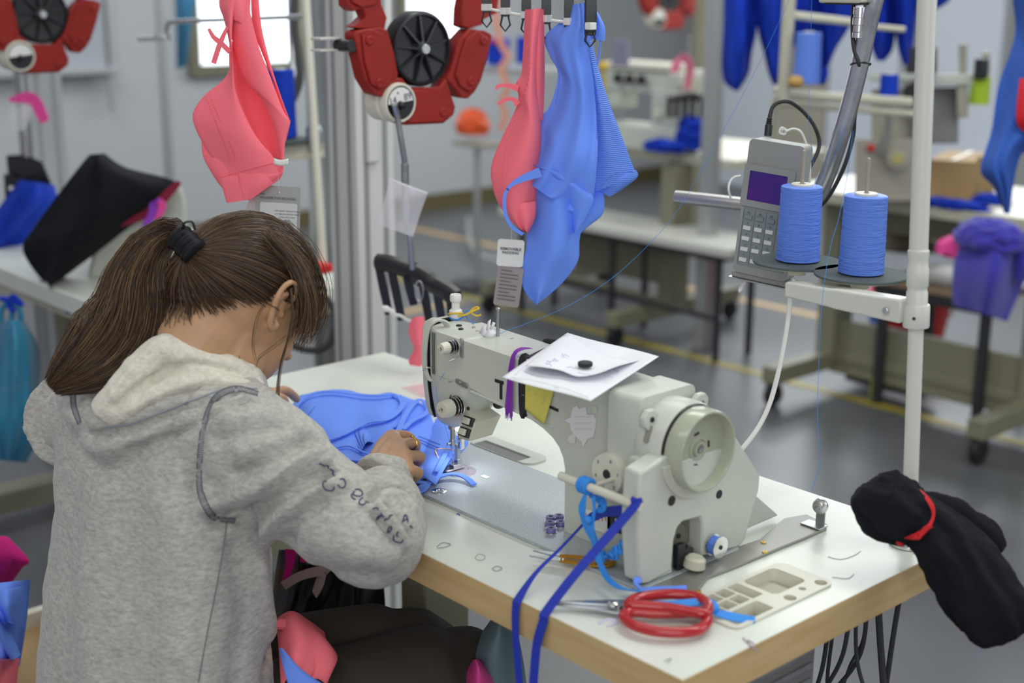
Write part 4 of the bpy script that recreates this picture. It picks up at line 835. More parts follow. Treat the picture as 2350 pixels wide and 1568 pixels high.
b.tube(catmull([H(0, -.015, -.03), H(0, -.030, -.085), NB.lerp(H(0, -.03, -.085), .35), NB, NB+V((0, -.02, -.05))], 16), [.060, .058, .055, .052, .051, .050, .050, .050], 24)
b.tube([H(.045, -.008, -.045), H(.03, -.0, -.12), NB+V((.04, .03, -.02))], [.020, .022, .022], 12)
for s in (1, -1):   # ears
    e = lambda f, u, r=.0: H(s*(.073+r), f, u)
    b.tube(catmull([e(.010, .000, -.002), e(.008, .020, .006), e(-.006, .030, .013), e(-.020, .024, .016), e(-.024, .006, .015), e(-.017, -.012, .010), e(-.008, -.028, .006), e(.002, -.030, .003), e(.006, -.020, .001)], 30), [.0035]*10+[.0042]*10+[.0045]*6+[.0055]*6, 8)
    b.tube(catmull([e(-.003, .016, .006), e(-.013, .010, .009), e(-.013, -.004, .007), e(-.006, -.014, .004)], 10), .0036, 8)
    b.rings(ell(e(-.008, .002, .0), (.006, .016, .024)))
    b.tube([e(.008, -.006, .0), e(.005, -.012, .002)], .004, 8)
head_m = fuse(b, .0024, 5)
# hands
def finger(b, P, r0=.0088, r1=.0070): b.tube(catmull(P, 14), [r0+(r1-r0)*i/14 for i in range(13)]+[r1*.85, r1*.45], 12)
def hand(W_, M4, PIPs, TIPs, thumb, web=None):
    b = MB(); C0 = W_
    for w_, r_ in (web or []): b.tube(w_, r_, 14)
    for m in M4: b.tube(catmull([C0.lerp(m, -.25), C0.lerp(m, .5)+V((0, 0, .004)), m], 8), [.014, .0135, .013, .0125, .0120, .0115, .011, .0105, .0095], 12)
    for i in range(3):
        for q_, r_ in ((.10, .0105), (.25, .0125), (.42, .0135), (.6, .0145), (.8, .0155)): b.tube([M4[i].lerp(C0, q_)+V((0, 0, .0012)), M4[i+1].lerp(C0, q_)+V((0, 0, .0012))], r_, 12)
    b.tube([C0.lerp(M4[1], -.9), C0, C0.lerp(M4[1], .4)], [.023, .023, .022], 16, ry=.8)
    for m, p, t in zip(M4, PIPs, TIPs): finger(b, [m.lerp(C0, .1), m, m.lerp(p, .5)+V((0, 0, .0015)), p, p.lerp(t, .55)+(p-m)*.08, t])
    finger(b, thumb, .0100, .0078)
    return fuse(b, .0020, 7, .5)
q = pz
hR = hand(WR, [q(905, 1001, .808), q(922, 1022, .812), q(934, 1050, .810), q(938, 1082, .804)],
          [q(938, 1003, .806), q(953, 1017, .805), q(965, 1049, .800), q(960, 1086, .795)],
          [q(950, 1022, .776), q(950, 1038, .772), q(952, 1067, .770), q(943, 1101, .770)],
          [WR.lerp(q(885, 1040, .794), .5), q(877, 1030, .788), q(884, 1012, .780), q(900, 1003, .774)],
          [([q(902, 1003, .8065), q(880, 1026, .8035), q(862, 1058, .799)], .0125), ([q(910, 1020, .808), q(890, 1040, .805), q(874, 1065, .800)], .0140)])
hL = hand(WL, [q(625, 903, .806), q(622, 912, .808), q(615, 922, .806), q(608, 932, .800)],
          [q(657, 897, .804), q(650, 917, .798), q(640, 925, .795), q(632, 935, .79)],
          [q(684, 921, .776), q(655, 940, .775), q(645, 946, .772), q(640, 950, .77)],
          [q(604, 942, .792), q(620, 953, .786), q(645, 955, .780), q(671, 955, .776)])
person = thing('person', 'person in a grey hoodie with a brown ponytail bent over the sewing machine', 'person', V((.45, -.25, 0)))
pb = finish(join_me([body_c, head_m, hR, hL]), 'body', [M['skin']], person)
for s in (-1, 1):
    MB().sphere(H(.031*s, .070, .0), .0115, 8).build('eye', M['white'], person); MB().tube(catmull([H(.012*s, .092, .022), H(.028*s, .088, .026), H(.042*s, .080, .022)], 8), .0018, 6).build('eyebrow', mat('eyebrow_brown', (.05, .03, .02), .7), person)
rg = q(953, 1022, .8055); fd = (q(953, 1017, .805)-q(922, 1022, .812)).normalized(); n1 = fd.cross(V((0, 0, 1))).normalized(); n2 = fd.cross(n1); rc_ = q(922, 1022, .812).lerp(q(953, 1017, .805), .72)
MB().tube([rc_+n1*(.0088*math.cos(a))+n2*(.0088*math.sin(a)) for a in [2*PI*i/24 for i in range(24)]], .0013, 6, closed=True).sphere(rc_-n2*.0102 if n2.z < 0 else rc_+n2*.0102, .0026, 6, (1.3, 1, .8)).build('finger_ring', M['brass'], person)
# ---- hoodie
hm = bpy.data.materials.new('heather_grey_fleece'); hm.use_nodes = True; N = hm.node_tree.nodes; L_ = hm.node_tree.links; B = N['Principled BSDF']
tc = N.new('ShaderNodeTexCoord'); mp = N.new('ShaderNodeMapping'); mp.inputs['Scale'].default_value = (1, 1, 2.6); L_.new(tc.outputs['Object'], mp.inputs[0])
t1 = N.new('ShaderNodeTexNoise'); t1.inputs['Scale'].default_value = 95; t1.inputs['Detail'].default_value = 6; t1.inputs['Roughness'].default_value = .75; L_.new(mp.outputs[0], t1.inputs['Vector'])
r1 = N.new('ShaderNodeValToRGB'); r1.color_ramp.elements[0].position = .34; r1.color_ramp.elements[1].position = .66
r1.color_ramp.elements[0].color = (.30, .29, .27, 1); r1.color_ramp.elements[1].color = (.53, .51, .465, 1); L_.new(t1.outputs[0], r1.inputs[0]); L_.new(r1.outputs[0], B.inputs['Base Color'])
B.inputs['Roughness'].default_value = .92; B.inputs['Sheen Weight'].default_value = .25
t2_ = N.new('ShaderNodeTexNoise'); t2_.inputs['Scale'].default_value = 700; L_.new(tc.outputs['Object'], t2_.inputs['Vector']); bu = N.new('ShaderNodeBump'); bu.inputs['Strength'].default_value = .35; bu.inputs['Distance'].default_value = .001; L_.new(t2_.outputs[0], bu.inputs['Height']); L_.new(bu.outputs[0], B.inputs['Normal'])
fl = mat('cream_fleece_lining', (.62, .58, .48), .95, noise_=(160, (.74, .70, .60), .35, .7), bump=(260, .8), sheen=.4)
seam_m = mat('dark_grey_stitching', (.11, .115, .135), .8, bump=(500, .5))
b = MB(); N2 = 40
lat = V((.99, .10, 0)).normalized(); fwd = V((-.10, .99, 0)).normalized()
def tring(x, y, D, a, bb, tilt, n=N2, p=2.3):
    c = pd(x, y, D); up_ = (V((0, 0, 1))*math.cos(tilt)+fwd*math.sin(tilt)); fw = fwd*math.cos(tilt)-V((0, 0, 1))*math.sin(tilt)
    out = []
    for j in range(n):
        t = 2*PI*j/n; ct, st = math.cos(t), math.sin(t)
        out.append(c+lat*(a*abs(ct)**(2/p)*(1 if ct > 0 else -1))+fw*(bb*abs(st)**(2/p)*(1 if st > 0 else -1)))
    return out
b.rings([tring(352, 1680, 1.80, .190, .125, .05), tring(352, 1568, 1.775, .186, .120, .08), tring(356, 1400, 1.765, .178, .112, .14), tring(372, 1220, 1.765, .174, .106, .20), tring(368, 1100, 1.768, .176, .102, .30), tring(352, 1010, 1.775, .176, .092, .42), tring(350, 930, 1.785, .150, .078, .55), tring(385, 880, 1.785, .105, .062, .6)])
b.tube([SL+V((.03, 0, 0)), SL.lerp(SR, .5)+V((0, 0, .045)), SR], [.055, .06, .058], 18)
# right sleeve: puffy, gathered above the elbow
cf = pd(885, 1110, 1.80)
sl_ = catmull([SR+V((-.02, 0, .0)), SR.lerp(EL, .3)+V((0, 0, .006)), SR.lerp(EL, .65)+V((0, 0, -.004)), EL+V((-.004, 0, .0)), EL.lerp(cf, .45)+V((.004, 0, .002)), EL.lerp(cf, .74)+V((.0, 0, 0))], 40)
b.tube(sl_, [.074]*6+[.070]*6+[.064]*8+[.060]*6+[.056]*6+[.050]*4+[.046]*3+[.040]*3, 30)
b.tube(catmull([SL, SL.lerp(EL2, .5), EL2, EL2.lerp(WL, .5), WL.lerp(EL2, .12)], 24), [.066]*10+[.058]*8+[.048]*4+[.042]*3, 24)
# hood rolls
b.tube(catmull([pd(x, y, D) for x, y, D in ((600, 905, 1.715), (520, 930, 1.675), (420, 965, 1.665), (320, 1000, 1.665), (240, 1022, 1.68), (205, 1000, 1.71))], 24), [.018, .026, .028, .029, .030, .030, .028, .024, .018], 20)
b.tube(catmull([pd(x, y, D) for x, y, D in ((604, 885, 1.725), (540, 888, 1.700), (440, 912, 1.675), (340, 948, 1.665), (240, 970, 1.68), (182, 950, 1.715), (160, 905, 1.76))], 30), [.016, .020, .022, .024, .025, .026, .026, .026, .024, .022, .018], 20)
b.tube(catmull([pd(x, y, D) for x, y, D in ((175, 890, 1.78), (200, 935, 1.74), (230, 955, 1.71))], 10), .028, 14)
me = fuse(b, .0042, 9)
tree = bvh(me)
FO = [  # pixel path, width, height (negative = crease)
 ([(470, 1165), (580, 1120), (680, 1060), (735, 1045)], .012, 0.0150), ([(500, 1195), (610, 1165), (700, 1110), (760, 1085)], .010, -0.0150), ([(560, 1040), (640, 1015), (690, 985)], .012, 0.0105), ([(540, 1090), (640, 1065), (700, 1025)], .010, -0.0120),
 ([(610, 1235), (640, 1180), (700, 1130), (770, 1110)], .012, 0.0150), ([(660, 1250), (675, 1200), (740, 1150)], .009, -0.0105), ([(520, 960), (590, 950), (640, 960)], .013, 0.0075), ([(500, 1010), (600, 985), (650, 985)], .010, -0.0075),
 ([(728, 1050), (742, 1058), (765, 1080), (772, 1098)], .008, 0.0120), ([(850, 1150), (862, 1128), (890, 1115), (925, 1122), (945, 1145)], .006, -0.0150), ([(846, 1160), (880, 1138), (920, 1140), (946, 1165)], .009, 0.0075),
 ([(868, 1168), (892, 1190), (915, 1220), (930, 1250)], .006, 0.0105), ([(860, 1180), (885, 1210), (908, 1240)], .005, -0.0120), ([(880, 1165), (915, 1195), (938, 1230)], .006, -0.0060),
 ([(465, 930), (455, 1010), (450, 1090), (455, 1150), (490, 1185)], .010, -0.0105), ([(300, 1042), (380, 1008), (470, 960), (560, 915)], .006, -0.0120), ([(190, 1035), (215, 1068), (250, 1080), (300, 1055), (370, 1025)], .007, -0.0090),
 ([(300, 1110), (310, 1300), (330, 1568)], .03, -0.0060), ([(420, 1200), (410, 1400), (400, 1568)], .03, 0.0075), ([(220, 1150), (200, 1350), (210, 1568)], .03, 0.0075), ([(540, 1260), (560, 1400), (540, 1568)], .02, -0.0075), ([(600, 1300), (620, 1450), (650, 1560)], .014, 0.0090),
 ([(640, 1440), (620, 1500), (610, 1568)], .008, -0.0135), ([(655, 1470), (640, 1520), (632, 1568)], .007, 0.0090), ([(700, 1290), (780, 1320), (860, 1330)], .014, -0.0075), ([(740, 1240), (820, 1270), (890, 1280)], .018, 0.0060),
 ([(168, 880), (172, 930), (190, 985)], .008, -0.0045), ([(210, 1000), (300, 985), (420, 938), (540, 897)], .005, -0.0090)]
folds(me, tree, FO)
wrinkle(me, lambda p: .0022*noise.noise(p*22)+.0012*noise.noise(p*55)+.0028*noise.noise(V((p.x*16, p.y*16, p.z*5))))
hoodie = finish(me, 'hoodie', [hm], person)
tree = bvh(me)
# lining standing round the neck
lt = MB()
lt.tube(catmull([pd(x, y, D) for x, y, D in ((596, 884, 1.715), (560, 872, 1.70), (500, 850, 1.682), (430, 822, 1.672), (378, 803, 1.668), (334, 838, 1.662), (290, 885, 1.656), (255, 925, 1.655), (240, 945, 1.66))], 40), [.010, .014, .018, .021, .023, .024, .024, .024, .024, .024, .023, .022, .022, .022, .022, .022, .021, .020], 18)
lt.tube(catmull([pd(x, y, D) for x, y, D in ((595, 892, 1.71), (520, 880, 1.675), (430, 876, 1.662), (345, 908, 1.655), (280, 948, 1.655), (250, 960, 1.66))], 30), [.012, .018, .020, .021, .021, .020, .018, .018, .016, .012], 18)
lt.tube(catmull([pd(x, y, D) for x, y, D in ((378, 800, 1.69), (345, 825, 1.70), (300, 870, 1.71), (255, 915, 1.71))], 12), .016, 12)
lt.tube(catmull([pd(x, y, D) for x, y, D in ((570, 885, 1.70), (480, 868, 1.685), (400, 850, 1.68), (340, 880, 1.675), (290, 920, 1.675))], 20), .020, 14)
lm = fuse(lt, .0032, 4)
ltree = bvh(lm)
folds(lm, ltree, [([(372, 775), (330, 812), (290, 860), (250, 915), (236, 940)], .004, .0035), ([(590, 868), (500, 842), (420, 838), (340, 875), (265, 935)], .005, -.007), ([(560, 880), (460, 872), (380, 900), (300, 940)], .005, .003)])
wrinkle(lm, lambda p: .002*noise.noise(p*40)+.0012*noise.noise(p*90))
finish(lm, 'hood_lining', [fl], hoodie)
# cuff
MB().tube(catmull([cf+V((.0, -.018, -.0)), cf.lerp(WR, .45)+V((0, 0, .001)), cf.lerp(WR, .85)], 8), [.036, .0400, .0415, .0405, .0385, .0365, .0345, .0325, .0290], 30).build('cuff', hm, hoodie, sub=1)
def seam(px, n, w, name='seam', m=seam_m, t=.0009, off=.0006):
    h = on(tree, px, n, off)
    if len(h) < 3: return
    R = []
    for i, (p, nn) in enumerate(h):
        tg = (h[min(i+1, len(h)-1)][0]-h[max(i-1, 0)][0])
        if tg.length < 1e-7: continue
        tg.normalize(); s = tg.cross(nn).normalized()*w/2; R.append([p-s-nn*t, p-s+nn*t*.4, p+nn*t, p+s+nn*t*.4, p+s-nn*t])
    MB().rings(R).build(name, m, hoodie)
def ladder(px, n, w):
    seam(px, n, w, m=mat('grey_flatlock', (.30, .305, .31), .9)); h = on(tree, px, int(n*1.7), .0014); g = MB()
    for i in range(1, len(h)-1):
        p, nn = h[i]; tg = (h[i+1][0]-h[i-1][0]).normalized(); s = tg.cross(nn).normalized()*w*.48; g.tube([p-s, p+s], .00038, 4)
    for sg in (-.42, .42): g.tube([p+(h[min(i+1, len(h)-1)][0]-h[max(i-1, 0)][0]).normalized().cross(nn).normalized()*w*sg for i, (p, nn) in enumerate(h)], .00045, 4)
    g.build('stitching', seam_m, hoodie)
ladder([(592, 905), (545, 893), (505, 905), (482, 935), (468, 985), (461, 1040), (458, 1100), (463, 1140), (482, 1178), (505, 1193), (540, 1197)], 70, .0085)
ladder([(176, 868), (168, 900), (170, 935), (184, 972)], 24, .007)
seam([(590, 893), (520, 893), (440, 920), (360, 950), (290, 975), (230, 982)], 50, .0022, m=mat('pale_blue_stitch', (.26, .29, .33), .8))
seam([(520, 1200), (508, 1280), (490, 1380), (472, 1470), (455, 1566)], 50, .0014, m=mat('tone_seam', (.20, .20, .19), .9))
def ink_strokes(S, r, nm='sleeve_lettering', m=None):
    for k in S:
        h = on(tree, [(700+x/6.03, 1020+y/6.03) for x, y in k], len(k)*5, .0006)
        if len(h) > 2: MB().tube([p for p, _ in h], r, 6).build(nm, m or mat('navy_print', (.06, .07, .15), .8), hoodie)
navy_p = mat('navy_print', (.05, .06, .14), .8)
ink_strokes([[(195, 265), (240, 280), (262, 300), (290, 290), (320, 300), (318, 330)], [(340, 345), (365, 345), (395, 375), (385, 400), (410, 430), (400, 450)],
 [(300, 512), (262, 520), (250, 570), (275, 615), (330, 638), (380, 635), (402, 610), (395, 580)], [(480, 485), (520, 480), (550, 515), (552, 565), (520, 600), (480, 590), (455, 560)],
 [(690, 628), (740, 625), (785, 655), (795, 690), (765, 720), (700, 715), (665, 690), (680, 650)], [(645, 690), (640, 720), (670, 755), (700, 765)],
 [(800, 740), (765, 770), (752, 815), (790, 840), (830, 825), (840, 800), (875, 815)], [(945, 895), (975, 875), (1005, 880), (1015, 900)], [(1050, 950), (1070, 975), (1035, 1005), (995, 1040), (1000, 1010), (1040, 985), (1100, 1000)],
 [(1100, 1055), (1125, 1030), (1150, 1035)], [(1210, 985), (1180, 985), (1160, 1030)], [(1145, 1215), (1165, 1150), (1200, 1140), (1190, 1190), (1150, 1220)], [(1295, 1205), (1270, 1240), (1285, 1275)], [(1240, 1260), (1225, 1310), (1260, 1350), (1310, 1362), (1345, 1345), (1358, 1315)],
 [(1350, 1080), (1365, 1020), (1380, 978), (1405, 1000), (1425, 1080)], [(1355, 1060), (1400, 1040)], [(1445, 1140), (1465, 1130), (1480, 1160)]], .0009, m=navy_p)
# ---- trousers
tm_ = mat('black_brown_trousers', (.052, .045, .037), .8, spec=.2, bump=(500, .3))
b = MB()
for h_, k_, f_ in ((HR, KR, FR_), (HL, KL, FL_)):
    b.tube(catmull([h_, h_.lerp(k_, .5)+V((0, 0, .006)), k_.lerp(h_, .08), k_+V((0, .01, -.03)), k_.lerp(f_, .5), f_+V((0, 0, .06))], 30), [.085]*6+[.078]*6+[.068]*6+[.060]*6+[.05]*7, 26)
b.rings([tring(352, 1640, 1.79, .17, .11, .0), tring(352, 1800, 1.86, .17, .12, .0)])
finish(fuse(b, .006, 5), 'trousers', [tm_], person)
for f_ in (FR_, FL_): MB().rings([[f_+V((x*w, y, z)) for x, z in ((-1, -.045), (1, -.045), (1, -.02), (.7, h), (-.7, h), (-1, -.02))] for y, w, h in ((-.05, .03, .02), (0, .04, .035), (.08, .045, .015), (.16, .043, -.005), (.19, .03, -.02))]).build('shoe', M['blackm'], person, sub=2)
# ---- hair
hm1 = [mat('hair_dark_brown', (.040, .022, .012), .45), mat('hair_brown', (.078, .043, .021), .42), mat('hair_light_brown', (.155, .086, .036), .42)]
TIE = H(0, -.116, .012)
random.seed(3)
er = (.0755, .0975, .0985); htree = bvh(head_m)
def scalp(d, k=1.0):
    s = 1/math.sqrt((d.x/er[0])**2+(d.y/er[1])**2+(d.z/er[2])**2)
    if d.z < -.1 and d.y < .2:
        w = hr*d.x+hf*d.y+hu*d.z; h = htree.ray_cast(HC+w*.3, -w)
        if h[0] is not None: s = max(s, min((h[0]-HC).length+.0025, s*1.35))
    return d*(s*k)
td = V((0, -1, .0))
def locP(l): return H(l.x, l.y, l.z)
def strands(gen, n, r, name, par, npts=14):
    vs = []; fs = []; mi = []
    for i in range(n):
        g = gen(i)
        if g is None: continue
        pts, mm = g; pts = catmull(pts, npts) if len(pts) != npts+1 else pts
        F = frames(pts, V((.3, .2, .9))); b = len(vs); m = len(pts)
        for k, p in enumerate(pts):
            rr_ = r*(1 if k < m*.7 else 1-.7*(k-m*.7)/(m*.3))
            for a in (0, 2.1, 4.2): vs.append(tuple(p+F[k][1]*(rr_*math.cos(a))+F[k][2]*(rr_*math.sin(a))))
        for k in range(m-1):
            for a in range(3): c = (a+1) % 3; fs.append((b+k*3+a, b+k*3+c, b+k*3+3+c, b+k*3+3+a)); mi.append(mm)
    me = bpy.data.meshes.new(name); me.from_pydata(vs, [], fs); me.update()
    for m in hm1: me.materials.append(m)
    me.polygons.foreach_set('material_index', mi); me.polygons.foreach_set('use_smooth', [True]*len(fs))
    o = bpy.data.objects.new(name, me); C.objects.link(o); adopt(o, par); return o
def hairline(d):     # d: unit direction in head space; True where hair grows
    f, u, r = d.y, d.z, abs(d.x)
    if f < .05: return u > -.70+.62*r*r
    if r > .55: return u > .02+.35*f
    return u > .30 and f < .93
def capgen(i):
    for _ in range(50):
        d = V((random.gauss(0, 1), random.gauss(0, 1), random.gauss(0, 1))).normalized()
        if hairline(d+V((0, 0, random.uniform(-.06, .05)))): break
    else: return None
    lay = random.uniform(1.0, 1.13); pts = []; n = 14; w = V((random.uniform(-.05, .05),)*3)
    for k in range(n+1):
        t = k/n; e = (d*(1-t)**.85+td*(t**1.1)).normalized() if d.dot(td) > -.85 else (d*(1-t)+V((0, 0, 1))*math.sin(PI*t)*.8+td*t).normalized()
        up_ = 1+ (lay-1)*math.sin(min(1, t*1.6)*PI/2)
        p = scalp(e, up_)
        if t > .82: q_ = (t-.82)/.18; p = p.lerp(V((random.uniform(-.004, .004)*0+(i % 7-3)*.0016, -.116, .012+((i//7) % 7-3)*.0018)), q_*q_*(3-2*q_))
        pts.append(locP(p))
    mm = random.choices((0, 1, 2), (.42, .43, .15))[0]
    return pts, mm
# under-shell following the hairline
cs_ = MB(); nn_ = 40
def shellp(i, j):
    a = PI*i/nn_; d = V((math.sin(a)*math.cos(2*PI*j/64), math.sin(a)*math.sin(2*PI*j/64), math.cos(a))); return d
vv = [[shellp(i, j) for j in range(64)] for i in range(nn_+1)]; idx = {}
vs, fs = [], []
for i in range(nn_):
    for j in range(64):
        qd = [vv[i][j], vv[i][(j+1) % 64], vv[i+1][(j+1) % 64], vv[i+1][j]]
        if all(hairline(x-V((0, 0, .16))) for x in qd):
            bb = len(vs); vs += [tuple(locP(scalp(x, 1.035))) for x in qd]; fs.append((bb, bb+1, bb+2, bb+3))
hair = MB().add(vs, fs).build('hair', hm1[0], person, solid=.003)
strands(capgen, 7000, .00046, 'swept_strands', hair)
def nape(i):      # short hairs sweeping up from the nape
    return None
# ponytail
PT_ = [pd(x, y, D) for x, y, D in ((428, 536, 1.80), (395, 530, 1.79), (345, 568, 1.775), (312, 640, 1.755), (300, 705, 1.735), (275, 765, 1.72), (225, 812, 1.70), (160, 858, 1.69), (116, 892, 1.685))]
PT_[0] = TIE.copy(); PTC = catmull(PT_, 24)
wd = catmull([(.010, 0, 0), (.016, 0, 0), (.027, 0, 0), (.040, 0, 0), (.052, 0, 0), (.058, 0, 0), (.050, 0, 0), (.030, 0, 0), (.010, 0, 0)], 24)
def pony(i):
    a = random.uniform(0, 2*PI); rad = random.random()**.5; L = random.uniform(.72, 1.0) if rad > .3 else random.uniform(.9, 1)
    n = 16; pts = []; ph_ = random.uniform(0, 6); am = random.uniform(0, .004)
    for k in range(n+1):
        t = k/n*L; s = t*24; j = min(int(s), 23); f = s-j; c = PTC[j].lerp(PTC[j+1], f); w = wd[j].x*(1-f)+wd[j+1].x*f
        tg = (PTC[j+1]-PTC[j]).normalized(); sd = tg.cross(CF).normalized(); dp = CF
        pts.append(c+sd*(math.cos(a+t*.7)*rad*w+am*math.sin(t*9+ph_))+dp*(math.sin(a+t*.7)*rad*w*.45+am*math.cos(t*7+ph_)))
    return pts, random.choices((0, 1, 2), (.38, .42, .20) if math.cos(a) < .2 else (.5, .4, .1))[0]
strands(pony, 5200, .00055, 'ponytail', hair, 16)
def wisp(paths, n, r, sp, nm):
    def g(i):
        P = paths[i % len(paths)]; o1 = V((random.uniform(-1, 1), random.uniform(-1, 1), random.uniform(-1, 1)))*sp; o2 = V((random.uniform(-1, 1), random.uniform(-1, 1), random.uniform(-1, 1)))*sp*1.6
        m = len(P); return [p+o1*(1-k/(m-1))+o2*(k/(m-1)) for k, p in enumerate(P)], random.choice((0, 1, 2))
    strands(g, n, r, nm, hair, 16)
fr = lambda L: [pd(x, y, D) for x, y, D in L]
wisp([fr([(640, 520, 1.74), (690, 560, 1.76), (722, 620, 1.77), (733, 680, 1.78), (722, 735, 1.785), (700, 775, 1.79)]), fr([(620, 540, 1.70), (675, 590, 1.71), (705, 650, 1.72), (712, 710, 1.73), (695, 760, 1.74)]),
      fr([(622, 550, 1.69), (675, 610, 1.70), (698, 670, 1.705), (700, 730, 1.715), (684, 780, 1.725)])], 300, .00042, .010, 'fringe')
wisp([fr([(668, 665, 1.685), (672, 715, 1.685), (662, 775, 1.69), (646, 835, 1.69), (638, 900, 1.69), (640, 985, 1.69)])], 12, .00038, .0018, 'loose_lock')
wisp([fr([(612, 690, 1.68), (590, 730, 1.68), (582, 790, 1.685), (590, 830, 1.69)]), fr([(500, 720, 1.70), (535, 770, 1.69), (550, 815, 1.69), (553, 850, 1.69)]), fr([(660, 770, 1.685), (620, 800, 1.685), (595, 820, 1.685), (588, 840, 1.69)])], 9, .00035, .002, 'stray_hair')
wisp([fr([(440, 555, 1.78), (452, 610, 1.765), (456, 680, 1.75), (446, 735, 1.745), (425, 775, 1.745)]), fr([(445, 560, 1.77), (470, 640, 1.74), (490, 700, 1.72), (470, 760, 1.72)])], 70, .0005, .007, 'nape_strands')
g = MB()
ax_ = (PTC[2]-PTC[0]).normalized()*.55+(TIE-HC).normalized()*.45
prf = [(.008, -.016)]
for k in range(8): prf += [(.0150+.0012*math.sin(k*2.1), -.0150+k*.0042), (.0172+.0012*math.sin(k*2.1), -.0132+k*.0042)]
g.lathe(prf+[(.008, .018)], TIE-ax_.normalized()*.004, ax_, 26)
g.tube(catmull([TIE+V(p) for p in ((0, 0, .016), (.004, -.004, .026), (.010, .004, .028), (.010, .008, .018))], 12), .0016, 6).build('hair_tie', M['black'], hair)
# ---- stool under the person
so = thing('stool', 'low wooden stool under the person in the grey hoodie', 'stool', (HIP.x, HIP.y, 0))
MB().box((HIP.x, HIP.y, .34), (.34, .28, .03)).build('seat', M['card'], so, bev=.006)
for x in (-.13, .13):
    for y in (-.10, .10): MB().box((HIP.x+x, HIP.y+y, .165), (.03, .03, .325)).build('leg', M['olive'], so, bev=.003)
# ------------------------------------------------------------------ garments built from sewn panels
def panel(mb, left, right, D, off=(0,), bulge=.012, wr=.002, nu=16, nv=26, seed=1, freq=14, fold=0, nf=4, t=.0012, mapf=None):
    """thick cloth sheet between two border lines; off = depth offsets left->right, bulge towards the front"""
    L = catmull([(x, y, 0) for x, y in left], nv); R = catmull([(x, y, 0) for x, y in right], nv); O = catmull([(o, 0, 0) for o in off], nu) if len(off) > 1 else [V((off[0], 0, 0))]*(nu+1)
    mf = mapf or (lambda x, y, d: pv(x, y, D, d))
    def f(u, v, back):
        i = min(int(round(v*nv)), nv); p = L[i].lerp(R[i], u); d = O[int(round(u*nu))].x-bulge*math.sin(PI*u)*(.4+.6*math.sin(PI*min(1, v*1.05)))
        d += wr*noise.noise(V((p.x/90+seed, p.y/90*.6, seed)))*2+fold*math.sin(nf*PI*u+2.5*noise.noise(V((seed, v*2, 0)))+seed)*(.3+.7*v)
        return mf(p.x, p.y, d+(t if back else 0))
    b = len(mb.v); A = [[f(i/nu, j/nv, 0) for j in range(nv+1)] for i in range(nu+1)]; B = [[f(i/nu, j/nv, 1) for j in range(nv+1)] for i in range(nu+1)]
    S = MB(); n1 = nv+1
    S.v = [tuple(p) for r in A for p in r]+[tuple(p) for r in B for p in r]; k = (nu+1)*n1
    for i in range(nu):
        for j in range(nv): a = i*n1+j; S.f.append((a, a+1, a+n1+1, a+n1)); S.f.append((k+a, k+a+n1, k+a+n1+1, k+a+1))
    for j in range(nv): S.f.append((j, k+j, k+j+1, j+1)); a = nu*n1+j; S.f.append((a, a+1, k+a+1, k+a))
    for i in range(nu): a = i*n1; S.f.append((a, a+n1, k+a+n1, k+a)); a = i*n1+nv; S.f.append((a, k+a, k+a+n1, a+n1))
    return mb.add(S.v, S.f)
def stitch(px, D, off, m, par, r=.0005, n=60, nm='stitch_line', dash=True):
    pts = catmull([(x, y, 0) for x, y in px], n); g = MB()
    if dash:
        for i in range(0, n-1, 2): g.tube([pv(pts[i].x, pts[i].y, D, off), pv(pts[i+1].x, pts[i+1].y, D, off)], r, 4)
    else: g.tube([pv(p.x, p.y, D, off) for p in pts], r, 5)
    return g.build(nm, m, par)
pk_s = mat('coral_stitch', (.72, .08, .11), .8)
bl_s = mat('cornflower_stitch', (.07, .15, .58), .8)
# ---- pink bra at the left, folded over with its open side to the right
DB = 1.98
pbra = thing('pink_bra', 'coral pink sports bra hanging at the left above the head with a hang tag', 'bra', pv(560, 250, DB))
def P(mb_args, nm='panel', m='pink', par=None): 
    b = MB()
    for a, k in mb_args: panel(b, *a, **k)
    return b.build(nm, M[m], par or pbra, ang=70)
P([(([(506, -30), (503, 12), (514, 45), (524, 90), (532, 130), (524, 165), (505, 190), (470, 218), (442, 262), (455, 310), (490, 370), (505, 408)], [(560, -30), (548, 0), (536, 40), (532, 90), (534, 130), (540, 200), (556, 250), (580, 300), (605, 335), (625, 358), (640, 392), (640, 405)], DB), dict(off=(.012, -.004, -.012), bulge=.016, seed=2, wr=.0016, nv=40))], 'front_cup')
P([(([(505, 406), (510, 430), (520, 466)], [(642, 396), (640, 404), (575, 458)], DB), dict(off=(.006, -.006, -.012), bulge=.010, seed=4, nv=10)), (([(545, 400), (555, 440), (572, 460)], [(648, 372), (650, 395), (642, 412)], DB), dict(off=(-.010, -.012, -.004), bulge=.006, seed=6, nv=10, wr=.004))], 'underband')
P([(([(462, 325), (468, 365), (500, 420)], [(530, 330), (530, 400), (535, 462)], DB), dict(off=(.020, .006), bulge=.004, seed=9))], 'side_wing')
P([(([(512, -30), (518, 30), (532, 90), (540, 120), (560, 180), (600, 230), (628, 290), (644, 370)], [(560, -30), (572, 20), (592, 100), (622, 180), (648, 250), (665, 282), (655, 322), (650, 395)], DB), dict(off=(.006, .0, -.006), bulge=.010, seed=11, nv=36))], 'back_strap')
P([(([(575, -30), (580, 60), (600, 120), (625, 180), (640, 240)], [(592, -30), (600, 60), (622, 150), (648, 230), (667, 280)], DB), dict(off=(.030, .026), bulge=.004, seed=13)), (([(600, 235), (632, 260), (648, 285)], [(667, 278), (664, 292), (656, 326)], DB), dict(off=(.028, .026), bulge=.004, seed=14, nv=10))], 'outer_strap')
